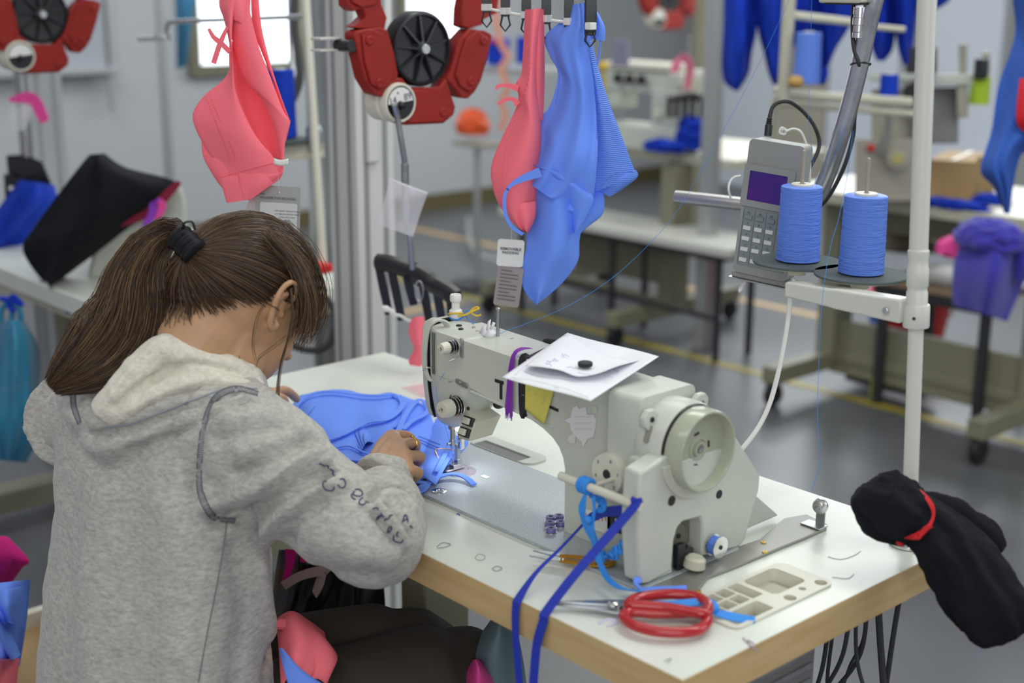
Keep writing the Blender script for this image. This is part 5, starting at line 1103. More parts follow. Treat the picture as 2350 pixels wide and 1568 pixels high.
P([(([(526, 95), (526, 150), (535, 230), (560, 300), (600, 350)], [(545, 95), (590, 170), (618, 240), (640, 320), (648, 370)], DB), dict(off=(.040, .050, .040), bulge=-.012, seed=16))], 'inside_back')
P([(([(510, -30), (516, 10), (520, 40)], [(578, -30), (574, 20), (578, 62)], DB), dict(off=(-.002, -.008, 0), bulge=.008, seed=19, nv=12))], 'gathered_top')
for k in ([(522, 62), (505, 100), (490, 145)], [(479, 66), (490, 85), (508, 100), (528, 120)]):
    MB().ribbon([pv(x, y, DB, -.012) for x, y in k], [.004, .007, .007], RH, .0016, 16).build('loose_tie', M['pink'], pbra)
stitch([(472, 222), (490, 270), (510, 320), (530, 372)], DB, -.0125, pk_s, pbra); stitch([(480, 218), (500, 266), (524, 320), (540, 365)], DB, -.013, pk_s, pbra)
stitch([(508, 408), (540, 398), (590, 385), (632, 374)], DB, -.022, pk_s, pbra, dash=False); stitch([(545, 400), (553, 430), (560, 455)], DB, -.018, pk_s, pbra)
stitch([(562, 185), (600, 228), (628, 290), (640, 360)], DB, -.010, pk_s, pbra)
MB().grid(6, 3, lambda u, v: pv(628+34*u, 366+(-3+14*v)+4*math.sin(3*u), DB, -.026)).build('care_label', M['white'], pbra, solid=.0004)
# hang tags
def tagcard(px, D, label, m, grp=None, off=0, r=.004):
    P_ = [pv(x, y, D, off) for x, y in px]; o = P_[0]; u = (P_[1]-P_[0]); v = (P_[3]-P_[0]); U, Vv = u.length, v.length; u.normalize(); v = (v-u*v.dot(u)).normalized()
    t = thing('hang_tag', label, 'tag', o, grp)
    MB().prism(rr(0, U, 0, Vv, r), o, u, v, u.cross(v).normalized()*.0004).build('card', m, t, smooth=False)
    nrm = u.cross(v); nrm = nrm if nrm.dot(FH) < 0 else -nrm
    return t, o+nrm*.0009, u, v, U, Vv, nrm
cgrey = mat('card_grey', (.36, .37, .35), .6); cwhite = mat('card_white', (.62, .63, .62), .6); tdark = mat('tag_print', (.10, .11, .11), .7)
tagcard([(592, 412), (648, 438), (646, 560), (580, 545)], DB+.012, 'plain white card tucked behind the grey hang tag of the pink bra', cwhite)
t, o, u, v, U, Vv, nn = tagcard([(588, 424), (690, 430), (694, 575), (588, 570)], DB, 'grey hang tag reading WE LOVE THIS BECAUSE below the pink bra', cgrey)
MB().prism(rr(.006, U-.004, Vv*.26, Vv*.98, .003), o, u, v, nn*.0002).build('text_panel', cwhite, t, smooth=False)
for w_, x_, b_w in (('WE', .0055, 0), ('LOVE', .0135, .00012), ('THIS BECAUSE:', .0262, 0)): text(w_, .0048, o+u*x_+v*.0180, u, -v, tdark, t, ext=.0001, align='LEFT', bold=b_w)
text('eeee', .0036, o+u*.0100+v*.0125, u, -v, cwhite if False else tdark, t, ext=.0001)
for i in range(6): text(('with support, designed fit gives', 'you light tie, snug and snappy', 'shape with moves', 'the best', 'for you', 'size')[i], .0030, o+u*(.046)+v*(.036+.0046*i)+nn*.0003, u, -v, tdark, t, ext=.0001)
MB().tube([pv(638, 408, DB, -.01), o+u*.034+v*.0095], .0003, 4).sphere(o+u*.034+v*.0098, .0012, 5).build('tag_string', M['white'], t)
# ---- centre pink bra and blue top on black clips
DG = 2.02
cb = thing('pink_bra', 'coral pink bra hanging from a black clip beside the blue top', 'bra', pv(1190, 250, DG))
def Q(args, nm, m='pink', par=None): return P(args, nm, m, par or cb)
Q([(([(1205, 22), (1203, 60), (1200, 120), (1196, 170), (1184, 192), (1190, 225), (1178, 262), (1150, 320), (1130, 370), (1127, 410), (1140, 460), (1170, 505), (1200, 530)], [(1243, 20), (1240, 80), (1236, 130), (1235, 200), (1240, 260), (1242, 320), (1238, 370), (1232, 430), (1228, 480), (1222, 510), (1215, 530), (1212, 534), (1210, 536)], DG), dict(off=(.01, -.010, -.002), bulge=.022, seed=21, wr=.003, nv=44))], 'cup')
Q([(([(1228, 18), (1230, 100), (1226, 180), (1232, 260)], [(1248, 22), (1250, 110), (1250, 200), (1246, 280)], DG), dict(off=(-.006, .004), bulge=.006, seed=23))], 'strap')
Q([(([(1168, 470), (1185, 505), (1205, 530)], [(1230, 462), (1228, 500), (1212, 534)], DG), dict(off=(-.012, -.016, -.01), bulge=.006, seed=25, nv=10))], 'lower_band')
for k in ([(1190, 203), (1165, 196), (1143, 198), (1140, 206)], [(1188, 240), (1178, 228), (1160, 229), (1143, 239)]): MB().ribbon([pv(x, y, DG, -.006) for x, y in k], [.010, .006, .005, .004], V((0, 0, 1)), .002, 18).build('loose_tie', M['pink'], cb)
stitch([(1205, 60), (1215, 160), (1190, 250), (1160, 340), (1150, 420)], DG, -.026, pk_s, cb)
bt = thing('tank_top', 'cornflower blue top hanging from the black clip row with a trailing strap', 'top', pv(1320, 300, DG))
def T(args, nm, m='blue'): return P(args, nm, m, bt)
T([(([(1305, 12), (1290, 45), (1250, 85), (1262, 130), (1280, 165), (1272, 215), (1258, 250), (1242, 270), (1235, 320), (1215, 380), (1200, 412)], [(1342, 6), (1350, 60), (1354, 120), (1362, 190), (1368, 260), (1372, 330), (1368, 400), (1362, 450), (1345, 485), (1320, 490), (1300, 480)], DG), dict(off=(.01, -.02, -.024), bulge=.012, seed=31, wr=.009, nv=44, nu=44, fold=.0045, nf=6))], 'front_panel')
T([(([(1345, 50), (1352, 120), (1362, 200), (1368, 300), (1366, 400), (1368, 440)], [(1358, 90), (1375, 160), (1400, 240), (1430, 320), (1450, 375), (1462, 402)], DG), dict(off=(-.008, .004, .018), bulge=.010, seed=33, wr=.003, nv=36, nu=24, fold=.0015)), (([(1368, 425), (1380, 440), (1400, 452)], [(1460, 390), (1462, 408), (1420, 440)], DG), dict(off=(.0, .01), bulge=.006, seed=35, nv=10))], 'side_panel', 'bluerib')
T([(([(1200, 408), (1205, 470), (1208, 560), (1198, 610), (1200, 660), (1228, 698)], [(1345, 465), (1340, 500), (1330, 550), (1326, 600), (1290, 650), (1232, 700)], DG), dict(off=(.012, -.01, .0), bulge=.020, seed=37, wr=.009, nv=34, nu=26, fold=.004, nf=3)), (([(1270, 470), (1290, 530), (1316, 575)], [(1382, 420), (1384, 490), (1330, 530)], DG), dict(off=(.0, .016), bulge=.01, seed=39, wr=.006, nv=14)), (([(1215, 375), (1245, 392), (1290, 430), (1310, 480), (1316, 536)], [(1300, 400), (1340, 430), (1362, 455), (1350, 490), (1322, 535)], DG), dict(off=(-.018, -.028), bulge=.012, seed=40, wr=.006, nv=20))], 'lower_folds')
MB().ribbon([pv(x, y, DG, o) for x, y, o in ((1240, 395, -.045), (1195, 412, -.045), (1170, 428, -.045), (1158, 452, -.045), (1160, 490, -.045), (1175, 520, -.045), (1200, 538, -.04))], [.014, .009, .005, .005, .005, .005, .005], V((0, 0, 1))+RH*.6, .002, 30).build('strap', M['blue'], bt)
T([(([(1360, 20), (1366, 50), (1354, 88)], [(1372, 28), (1388, 62), (1388, 94)], DG), dict(off=(.012, .014), bulge=.006, seed=43, nv=10))], 'neck_fold')
MB().tube(catmull([pv(x, y, DG, .014) for x, y in ((1378, 92), (1376, 120), (1372, 145), (1366, 162))], 10), .0012, 6).build('cord', M['blue'], bt)
for k in ([(1262, 85), (1278, 140), (1284, 182), (1275, 240)], [(1350, 110), (1364, 200), (1370, 300), (1366, 400)], [(1376, 430), (1410, 400), (1455, 396)]): stitch(k, DG, -.030, bl_s, bt, dash=False, r=.0004)
# hang tag of the centre pink bra
t, o, u, v, U, Vv, nn = tagcard([(1143, 548), (1204, 552), (1203, 618), (1142, 610)], DG, 'white hang tag reading REMOVABLE PADDING below the centre pink bra', M['white'])
text('REMOVABLE\nPADDING', .0057, o+u*U*.5+v*Vv*.42, u, -v, tdark, t, ext=.0001, bold=.00012)
t2, o, u, v, U, Vv, nn = tagcard([(1144, 608), (1203, 616), (1200, 714), (1143, 700)], DG+.004, 'grey translucent hang tag with small print hanging below the white tag', mat('card_mauve_grey', (.34, .29, .29), .6))
for i in range(9): MB().box(o+u*U*.45+v*(Vv*(.12+.09*i))+nn*.0002, (.0001, .0001, .0001)).prism([(0, 0), (U*(.7 if i % 3 else .45), 0), (U*(.7 if i % 3 else .45), .0012), (0, .0012)], o+u*U*.12+v*(Vv*(.10+.09*i)), u, v, nn*.0003).build('print_line', tdark, t2, smooth=False)
MB().tube([pv(1175, 510, DG, -.004), pv(1174, 553, DG, -.002)], .0003, 4).build('tag_string', M['white'], t)
# ---- black clip hangers
def clip(mb_b, mb_w, p, dn, w, L, nrm, hook=True):
    s = dn.cross(nrm).normalized()
    mb_b.rings([[p+s*a+nrm*b for a, b in ((-w, -.004), (w, -.004), (w, .004), (-w, .004))], [p+dn*L*.5+s*a+nrm*b for a, b in ((-w*1.1, -.005), (w*1.1, -.005), (w*1.1, .005), (-w*1.1, .005))], [p+dn*L+s*a+nrm*b for a, b in ((-w, -.004), (w, -.004), (w, .004), (-w, .004))]])
    if hook: mb_b.tube([p+dn*L+s*w*.7, p+dn*(L+.012)+s*w*1.1, p+dn*(L+.021), p+dn*(L+.012)-s*w*1.1, p+dn*L-s*w*.7], .0017, 6)
def cliprow(px, D0, D1, label, L, w=.0065, grp=None):
    t = thing('clip_hanger', label, 'clip hanger', pv(*px[0], D0), grp)
    n = len(px)
    for i, (x, y) in enumerate(px):
        b = MB(); p = pv(x, y, D0+(D1-D0)*i/(n-1)); clip(b, None, p, V((0, 0, -1)), w, L, -FH); b.build('clip', M['black'], t, bev=.0008)
        q_ = p+V((0, 0, -L*.82)); MB().box(q_-FH*.007, (.012, .012, .010)).build('white_pad', M['white'], t, bev=.001)
    q_ = [pv(x, y, D0+(D1-D0)*i/(n-1))+V((0, 0, -L*.86)) for i, (x, y) in enumerate(px)]
    MB().tube(catmull(q_, n*4), .0022, 6).build('white_string', M['white'], t)
    q_ = [pv(x, y, D0+(D1-D0)*i/(n-1)) for i, (x, y) in enumerate(px)]; MB().tube([q_[0]+V((0, 0, .004)), q_[-1]+V((0, 0, .004))], .010, 10, ry=.7).build('hanger_bar', M['black'], t)
    MB().cyl(q_[n//2], q_[n//2]+V((0, 0, .45)), .003).build('hanger_rod', M['steel'], t)
    return t
cliprow([(1117, -42), (1160, -34), (1208, -26), (1254, -18), (1306, -12), (1356, -2)], 2.10, 1.99, 'black clip hanger row at the top centre holding the pink bra and blue top', .045)
clb = thing('garment_clip', 'wide black clip gripping the top of the blue garment', 'clip', pv(1357, 0, 2.0)); b = MB(); clip(b, None, pv(1356, -15, 2.0, -.006), V((0, 0, -1)), .008, .058, -FH, False); b.build('jaw', M['black'], clb, bev=.001)
# fan clip hanger in the middle
fc = thing('clip_hanger', 'black fan shaped clip hanger behind the sewing machine head', 'clip hanger', pv(950, 620, 2.36))
fx = [(862, 602), (895, 606), (930, 618), (962, 632), (1000, 655), (1030, 672), (1050, 690)]
Dn = lambda i: 2.42-.012*i
top = catmull([pv(x, y, Dn(i)) for i, (x, y) in enumerate(fx)], 30)
MB().tube(top, [.009]+[.0130]*12+[.0160]*6+[.0140]*10+[.010]*2, 10, ry=1.25).build('hanger_bar', M['black'], fc, bev=.0)
for i, (x, y, xb, yb) in enumerate(((868, 606, 893, 722), (897, 610, 922, 735), (930, 620, 950, 700), (968, 640, 985, 735), (1000, 656, 1016, 745), (1032, 676, 1040, 750))):
    a = pv(x, y, Dn(i)); b_ = pv(xb, yb, Dn(i)); b = MB(); clip(b, None, a, (b_-a).normalized(), .0070, (b_-a).length, -FH, False); k = b.build('clip', M['black'], fc, bev=.001)
MB().tube(catmull([pv(x, y, 2.37, -.012) for x, y in ((875, 706), (895, 712), (905, 722), (920, 725), (935, 735), (948, 738))], 16), [.003, .005, .006, .004, .005, .006, .004, .003], 6).build('white_string', M['white'], fc)
MB().tube([pv(962, 668, 2.36, -.012)+RH*.007*math.cos(a)+V((0, 0, .018*math.sin(a))) for a in [2*PI*i/16 for i in range(16)]], .0015, 6, closed=True).build('spring', M['steel'], fc)
rodp = [(905, 240, 2.335), (912, 270, 2.34), (922, 330, 2.345), (929, 375, 2.35), (930, 420, 2.35), (934, 500, 2.355), (941, 560, 2.36), (946, 618, 2.36)]
_D0 = proj(pxx(900, 236, .150))[2]; rodp = [(x, y, _D0+(2.40-_D0)*i/7) for i, (x, y, D) in enumerate(rodp)]
hr_ = MB().tube(catmull([pd(x, y, D) for x, y, D in rodp], 40), .0052, 10).build('hanger_rod', M['steel'], fc)
MB().tube(catmull([pd(x, y, D) for x, y, D in rodp[3:6]], 10), .0068, 10).build('rod_sleeve', M['steel'], fc)
tp = thing('pink_strap', 'coral pink strap end hanging from the fan shaped clip hanger', 'strap', pv(958, 780, 2.34))
b = MB(); panel(b, [(948, 728), (938, 748), (940, 775), (950, 800), (938, 825), (940, 838)], [(972, 726), (976, 750), (974, 775), (975, 800), (976, 825), (965, 842)], 2.34, off=(0, -.004), bulge=.012, seed=51, nv=20); b.build('cloth', M['pink'], tp)
# zip bag on the rod
pb_ = mat('clear_polythene', (.85, .85, .88), .25, alpha=.30, spec=.6, noise_=(25, (.95, .95, 1), .4, .7))
b = MB(); panel(b, [(893, 408), (885, 450), (868, 515)], [(982, 442), (965, 490), (948, 544)], 2.33, off=(0, -.01, 0), bulge=.012, seed=53, wr=.006, t=.006, nu=14, nv=14); o = b.build('plastic_bag', pb_); tag(o, 'clear plastic zip bag hanging on the steel hanger rod', 'bag')
MB().tube([pv(893, 410, 2.325), pv(940, 430, 2.315), pv(982, 444, 2.325)], .0016, 6).build('bag_seal', pb_, o)
# ---- conveyor loop made of red links
XC = .12
yz = lambda x, y, X=XC: (pxx(x, y, X).y, pxx(x, y, X).z)
def linkset(f, X, label, disc_no=True, grp=None, mirror=False, th=.030, zoom=None):
    """f maps photo-like coordinates of the main loop to (y, z) in the plane x = X"""
    t = thing('conveyor_chain', label, 'conveyor', (X, *f(965, 110)), grp)
    def pl(px, x0, x1, nm, par=t, m=M['red'], bev=.003, holes=None):
        return MB().prism([f(x, y) for x, y in px], (x0, 0, 0), (0, 1, 0), (0, 0, 1), (x1-x0, 0, 0)).build(nm, m, par, bev=bev)
    A = [(804, 70), (800, 80), (812, 130), (824, 180), (845, 215), (880, 225), (903, 172), (893, 120), (878, 68), (862, 62), (824, 66)]
    a_ = pl(A, X-th/2, X+th/2, 'link'); pl([(816, 78), (822, 140), (836, 190), (856, 205), (885, 190), (890, 160), (880, 110), (868, 80), (842, 66)], X+th/2, X+th/2+.004, 'raised_face', a_, bev=.002)
    B2 = [(784, -40), (786, 12), (800, 26), (822, 20), (830, 38), (815, 52), (800, 62), (820, 66), (872, 66), (878, 40), (866, 10), (862, -40)]
    b_ = pl(B2, X-th/2+.002, X+th/2-.002, 'link'); pl([(790, -40), (794, 5), (812, 16), (850, 10), (858, -5), (858, -40)], X+th/2-.002, X+th/2+.003, 'raised_face', b_, bev=.002)
    Cc = [(1064, 66), (1102, 70), (1117, 78), (1118, 84), (1108, 130), (1092, 185), (1078, 210), (1062, 226), (1044, 222), (1030, 200), (1012, 180), (1024, 160), (1034, 120), (1042, 90)]
    c_ = pl(Cc, X-th/2, X+th/2, 'link'); pl([(1054, 88), (1082, 70), (1108, 88), (1098, 140), (1080, 195), (1064, 210), (1040, 196), (1030, 170), (1044, 120)], X+th/2, X+th/2+.004, 'raised_face', c_, bev=.002)
    Dd = [(1062, -40), (1050, 20), (1048, 60), (1064, 66), (1098, 56), (1100, 44), (1108, 40), (1118, 36), (1130, 30), (1140, -40)]
    d_ = pl(Dd, X-th/2+.002, X+th/2-.002, 'link')
    E_ = [(892, 178), (912, 178), (928, 200), (996, 200), (1012, 178), (1026, 222), (1034, 244), (1030, 262), (1006, 282), (920, 286), (898, 278), (878, 250), (884, 210)]
    e_ = pl(E_, X-th/2, X+th/2, 'link'); pl([(930, 206), (994, 206), (1008, 240), (1022, 256), (1004, 276), (924, 280), (905, 262)], X+th/2, X+th/2+.004, 'raised_face', e_, bev=.002)
    for px, py_ in ((832, 92), (855, 190), (1093, 92), (1065, 186), (1001, 256)):
        c = V((X+th/2+.0035, *f(px, py_))); MB().lathe([(.0078, 0), (.0078, .002), (.0055, .0035), (.0035, .0030)], c, (1, 0, 0), 18).build('rivet', M['red'], t)
    wc = V((X-.004, *f(963, 112))); R0 = abs(f(963, 25)[1]-f(963, 199)[1])/2
    MB().lathe([(R0, -.016), (R0*1.0, .008), (R0*.96, .013), (R0*.90, .014), (R0*.86, .008), (R0*.25, .006), (R0*.2, .016), (R0*.15, .018)], wc, (1, 0, 0), 48).build('wheel', M['black'], t)
    g = MB()
    for k in range(9):
        a = 2*PI*k/9+.25; d = V((0, math.cos(a), math.sin(a))); g = MB().rings([[wc+d*r+V((0, -d.z, d.y))*s+V((h, 0, 0)) for s, h in ((-.0022, .005), (.0022, .005), (.0018, hh), (-.0018, hh))] for r, hh in ((R0*.2, .016), (R0*.88, .012))]); g.build('spoke', M['black'], t)
    MB().lathe([(.0075, .014), (.0085, .022), (.0075, .0235)], wc, (1, 0, 0), 20).build('axle', M['alu'], t)
    dc_ = V((X+.010, *f(900, 234))); Rd = abs(f(900, 188)[1]-f(900, 276)[1])/2*1.04
    MB().lathe([(Rd*.98, -.045), (Rd, -.03), (Rd, -.012), (Rd*.9, -.010), (Rd*.9, -.004), (Rd, 0), (Rd*1.0, .012), (Rd*.95, .0145), (Rd*.86, .0145), (Rd*.84, .0125)], dc_, (1, 0, 0), 40).build('number_roller', M['ivory'], t)
    MB().lathe([(Rd*.86, .0128), (Rd*.86, .0134)], dc_, (1, 0, 0), 40).build('roller_cap', M['black'], t)
    g = MB(); n = 30; tl = .18
    arc = [(Rd*.78*math.cos(a), Rd*.78*math.sin(a)) for a in [tl+(PI-.05)*i/n-.05 for i in range(n+1)]]
    g.prism(arc, dc_+V((.0136, 0, 0)), (0, 1, 0), (0, 0, 1), (.0006, 0, 0)).build('number_card', M['white'], t, smooth=False)
    if disc_no:
        yd_ = V((0, math.cos(tl), math.sin(tl))); zd_ = V((0, -math.sin(tl), math.cos(tl)))
        text('14', .0165, dc_+V((.0145, 0, 0))-yd_*.0160+zd_*.0068, yd_, zd_, ink, t, 'roller_number'); text('89', .0165, dc_+V((.0145, 0, 0))+yd_*.0160+zd_*.0068, yd_, zd_, ink, t, 'roller_number')
        text('eton', .0055, dc_+V((.0145, 0, 0))-yd_*.003+zd_*.018, yd_, zd_, tdark, t, 'small_print') if False else text('|||', .0050, dc_+V((.0145, 0, 0))-yd_*.003+zd_*.018, yd_, zd_, tdark, t, 'small_print')
    MB().lathe([(.0070, .0135), (.0070, .017), (.005, .020), (.004, .026)], dc_, (1, -.1, -.25), 18).build('hook_boss', M['black'], t)
    MB().cyl((X-.03, *f(800, 105)), (X+.012, *f(800, 105)), .0105).build('guide_pin', M['black'], t, bev=.001)
    for dz in (90, 117): MB().box((X-.035, *f(776, dz)), (.03, abs(f(752, dz)[0]-f(800, dz)[0]), .004)).build('guide_flange', M['whitep'], t, bev=.001)
    return t
linkset(yz, XC, 'red linked conveyor loop with black wheel and numbered roller at top centre')
# ------------------------------------------------------------------ posts and the neighbouring station on the left
def post(x, y, w, d, z1, label, m='alu', grooves=True, nm='aluminium_post'):
    t = thing(nm, label, 'post', (x, y, 0)); MB().box((x, y, z1/2), (w, d, z1)).build('extrusion', M[m], t, bev=.003)
    g = MB()
    if grooves:
        for s in (-.25, .25):
            MB().box((x+s*w, y-d/2-.001, z1/2), (w*.10, .004, z1)).build('groove', mat('groove_grey', (.30, .31, .32), .5), t, smooth=False); MB().box((x+w/2+.001, y+s*d, z1/2), (.004, d*.10, z1)).build('groove', mat('groove_grey', (.30, .31, .32), .5), t, smooth=False)
    return t
q1 = pz(862, 812, .75)
pA = pd(838, 600, 2.95); pA_ = post(pA.x-.004, pA.y, .098, .098, 2.4, 'pale aluminium post standing behind the white table at the centre', 'aluw')
MB().box((pA.x+.045, pA.y-.012, 1.45), (.022, .030, .78)).build('side_channel', M['aluw'], pA_, bev=.003)
pB = pd(775, 500, 3.6); post(pB.x, pB.y, .115, .10, 2.4, 'darker grey aluminium post behind the pale post')
pC = pd(95, 300, 4.0); pc = post(pC.x, pC.y, .10, .10, 2.4, 'grey aluminium post at the far left under the red conveyor link')
MB().box((pC.x+.05, pC.y-.03, 1.55), (.05, .05, .75)).build('side_channel', M['alu'], pc, bev=.003)
pD = pz(1612, 800, 0); post(pD.x, pD.y, .058, .058, 2.4, 'white square post standing alone right of the blue top', 'alu', False)
pE = pd(1614, 100, 7.2)
post(pE.x, pE.y, .07, .07, 2.4, 'dark grey post in the background right of the far red conveyor', 'olive', False)
# left neighbour table
tl = thing('sewing_table', 'cream topped table at the left behind the person with the black draped machine', 'table', (-1.1, .6, 0))
MB().box((-1.13, .60, .73), (1.20, .62, .045)).build('table_top', M['lam'], tl, bev=.004)
MB().box((-1.13, .60, .70), (1.16, .58, .03)).build('apron', M['creamp'], tl)
for x in (-1.5, -.78):
    l_ = MB().box((x, .60, .37), (.07, .10, .62)).build('leg', M['olive'], tl, bev=.004); MB().box((x, .60, .06), (.08, .62, .06)).build('foot', M['olive'], l_, bev=.004)
MB().box((-1.13, .60, .30), (.7, .03, .16)).build('panel', M['olive'], tl, bev=.003)
tag(MB().tube(catmull([pd(x, y, 3.1) for x, y in ((748, 682), (765, 710), (772, 745), (760, 785), (735, 803), (700, 803), (670, 793))], 20), .008, 8).build('cable', M['rubber']), 'thick dark cable looping below the cream left table edge', 'cable')
# machine on it under a black cloth
ml = thing('sewing_machine', 'cream overlock machine under black cloth on the left table', 'sewing machine', pz(330, 640, .7525))
D3 = 3.12
def boxpx(px, D, depth, nm, m, par, bev=.004):
    return MB().rings([[pv(x, y, D) for x, y in px], [pv(x, y, D, depth) for x, y in px]]).build(nm, m, par, bev=bev)
boxpx([(200, 640), (345, 660), (432, 600), (427, 455), (412, 420), (300, 420), (230, 500)], D3, .22, 'body', M['cream'], ml, .01)
boxpx([(345, 585), (400, 590), (405, 655), (340, 662)], D3-.03, .04, 'dark_base', M['rubber'], ml)
MB().lathe([(.035, 0), (.045, .01), (.045, .05), (.03, .055)], pv(405, 600, D3-.02), -FH, 26).build('hand_wheel', M['ivory'], ml)
blk = thing('black_cloth', 'black cloth with red inside edge draped over the machine on the left table', 'cloth', pv(230, 500, D3-.06))
b = MB(); panel(b, [(205, 355), (180, 385), (130, 450), (80, 520), (52, 565), (70, 610), (112, 662)], [(240, 352), (290, 385), (400, 415), (395, 450), (330, 500), (250, 560), (112, 663)], D3-.05, off=(.03, -.03, -.02, .04), bulge=.06, seed=61, wr=.014, nu=30, nv=34, fold=.008, nf=5, t=.006)
b.build('drape', M['blackc'], blk, ang=70)
MB().ribbon([pv(x, y, D3-.055) for x, y in ((412, 418), (385, 445), (345, 485), (290, 510), (240, 520))], [.012, .02, .02, .014, .008], V((0, 0, 1)), .004, 24).build('red_lining', mat('dark_red_lining', (.25, .01, .04), .8), blk)
o = MB().ribbon([pv(x, y, D3-.08) for x, y in ((372, 460), (355, 470), (350, 490), (335, 520), (325, 560))], [.014, .022, .018, .016, .006], V((.6, .5, .5)), .004, 20).build('purple_bow', mat('purple_satin', (.30, .05, .55), .5)); tag(o, 'purple ribbon hanging from the black cloth on the left machine', 'ribbon')
MB().ribbon([pv(x, y, D3-.082) for x, y in ((360, 458), (372, 470), (366, 492), (356, 505))], [.010, .018, .014, .006], V((.6, .5, .5)), .004, 14).build('bow_loop', M['hotpink'], o)
# second conveyor loop, far left top, with its clip hanger and blue cloth
fx_ = lambda x, y: (lambda p: (p.y, p.z))(pxx(92+(x-963)*.86, 33+(y-112)*.78, -1.05))
cl2 = linkset(fx_, -1.05, 'red linked conveyor loop with black wheel at the top left corner', False)
D4 = 3.55
h2 = thing('clip_hanger', 'black clip hanger with blue cloth at the left edge', 'clip hanger', pv(60, 380, D4))
MB().tube(catmull([pv(x, y, D4) for x, y in ((45, 118), (52, 200), (58, 290), (62, 360))], 20), .006, 8).build('hanger_rod', M['steel'], h2)
boxpx([(14, 356), (60, 354), (98, 372), (118, 420), (120, 440), (20, 420)], D4, .03, 'hanger_bar', M['black'], h2)
for x, y in ((22, 400), (48, 408), (76, 416), (100, 424)):
    b = MB(); clip(b, None, pv(x, y, D4, -.012), V((0, 0, -1)), .014, .10, -FH, False); b.build('clip', M['black'], h2)
MB().tube(catmull([pv(x, y, D4, -.03) for x, y in ((22, 432), (45, 438), (70, 450), (85, 462), (108, 468))], 16), .006, 6).build('white_string', M['white'], h2)
o = MB(); panel(o, [(45, 412), (20, 445), (-20, 500), (-60, 560)], [(125, 425), (130, 470), (90, 530), (40, 588)], D4-.03, off=(0, -.03, .02), bulge=.05, seed=71, wr=.02, nu=26, nv=26, fold=.012, nf=6, t=.008); o = o.build('blue_garment', M['royal']); tag(o, 'royal blue garment clipped above the left table edge', 'garment')
o = MB().ribbon([pv(x, y, D4-.02) for x, y in ((22, 230), (60, 224), (80, 232), (92, 255), (104, 280))], [.01, .028, .03, .03, .024], V((.2, .2, 1)), .003, 20).build('pink_tie', M['hotpink']); tag(o, 'pink plastic tie on the hanger rod at the far left', 'tie')
o = MB(); panel(o, [(28, 238), (20, 265), (30, 300)], [(72, 236), (70, 270), (55, 300)], D4-.012, off=(0, -.01), bulge=.01, seed=5, t=.008, nu=8, nv=8); tag(o.build('plastic_bag', pb_), 'small clear plastic bag under the pink tie at the far left', 'bag')
# blue translucent bag hanging from the table
bm_ = mat('blue_polythene', (.03, .30, .52), .3, alpha=.82, noise_=(9, (.02, .22, .42), .35, .7), spec=.6)
bb = thing('plastic_bag', 'translucent blue plastic bag hanging from the left table', 'bag', pv(40, 800, 3.0))
b = MB(); panel(b, [(0, 735), (-20, 800), (-30, 900), (-40, 990), (-20, 1055)], [(55, 735), (88, 800), (92, 900), (100, 980), (60, 1062)], 3.0, off=(0, -.03, 0), bulge=.09, seed=81, wr=.03, nu=26, nv=26, fold=.012, nf=7, t=.02); b.build('bag_body', bm_, bb, ang=80)
for k in ([(5, 745), (2, 715), (18, 692)], [(48, 740), (45, 712), (30, 692)], [(25, 745), (28, 715), (24, 690)]): MB().tube(catmull([pv(x, y, 3.0) for x, y in k], 8), .007, 8).build('handle', bm_, bb)
o = MB().tube(catmull([pv(x, y, 2.99) for x, y in ((0, 685), (25, 690), (50, 700), (30, 680), (20, 702), (34, 715))], 20), .006, 8).build('tie_string', M['royal']); tag(o, 'royal blue strip tying the plastic bag to the left table', 'tie')
o = MB().sphere(pv(163, 712, 3.0), .014, 8, (1, 1, .7)).tube([pv(158, 708, 3.0), pv(168, 722, 3.0)], .006, 6).build('cloth_scrap', M['royal']); tag(o, 'tiny blue cloth scrap under the left table edge', 'cloth')
# thread stand of the left table
s2 = thing('thread_stand', 'cream thread stand with one blue cone behind the hanging pink bra', 'thread stand', pd(738, 640, 3.15))
a0, a1, a2 = pd(743, 630, 3.15), pd(722, 330, 3.12), pd(697, -60, 3.05)
MB().cyl(a0, a2, .0098, n=18).build('pole', M['ivory'], s2)
MB().lathe([(.015, 0), (.018, .01), (.018, .05), (.015, .06)], a1+V((0, 0, -.02)), a2-a1, 18).build('collar', M['steel'], s2)
MB().rings([[pd(x, y, 3.12) for x, y in ((575, 338), (740, 325), (745, 362), (580, 372))], [pd(x, y, 3.16) for x, y in ((575, 338), (740, 325), (745, 362), (580, 372))]]).build('arm', M['creamp'], s2, bev=.003)
MB().lathe([(.02, -.012), (.07, -.002), (.072, .003), (.001, .004)], pd(648, 322, 3.14), (0, 0, 1), 30).build('disc', M['dgrey'], s2)
cone(pd(648, 320, 3.14)+V((0, 0, .004)), .034, .155, 'dark blue thread cone behind the pink bra on the left stand', 'royal')
up = MB().tube(catmull([pd(x, y, D) for x, y, D in ((318, 90, 3.3), (370, 88, 3.28), (385, 84, 3.28), (384, 60, 3.27), (400, 50, 3.26), (500, 46, 3.2), (600, 42, 3.14), (700, 38, 3.07))], 40), .0055, 10).build('guide_arm', M['steel'], s2)
for x, y in ((362, 88), (395, 92)): MB().lathe([(.008, 0), (.008, .01)], pd(x, y, 3.28), (0, 0, 1), 14).build('thread_eye', M['steel'], up)
MB().cyl(pd(376, 84, 3.285), pd(384, 300, 3.30), .0075).build('guide_drop', M['ivory'], s2) if False else None
MB().box(pd(730, 615, 3.12), (.05, .05, .02)).build('stand_foot', M['redstr'], s2, bev=.003)
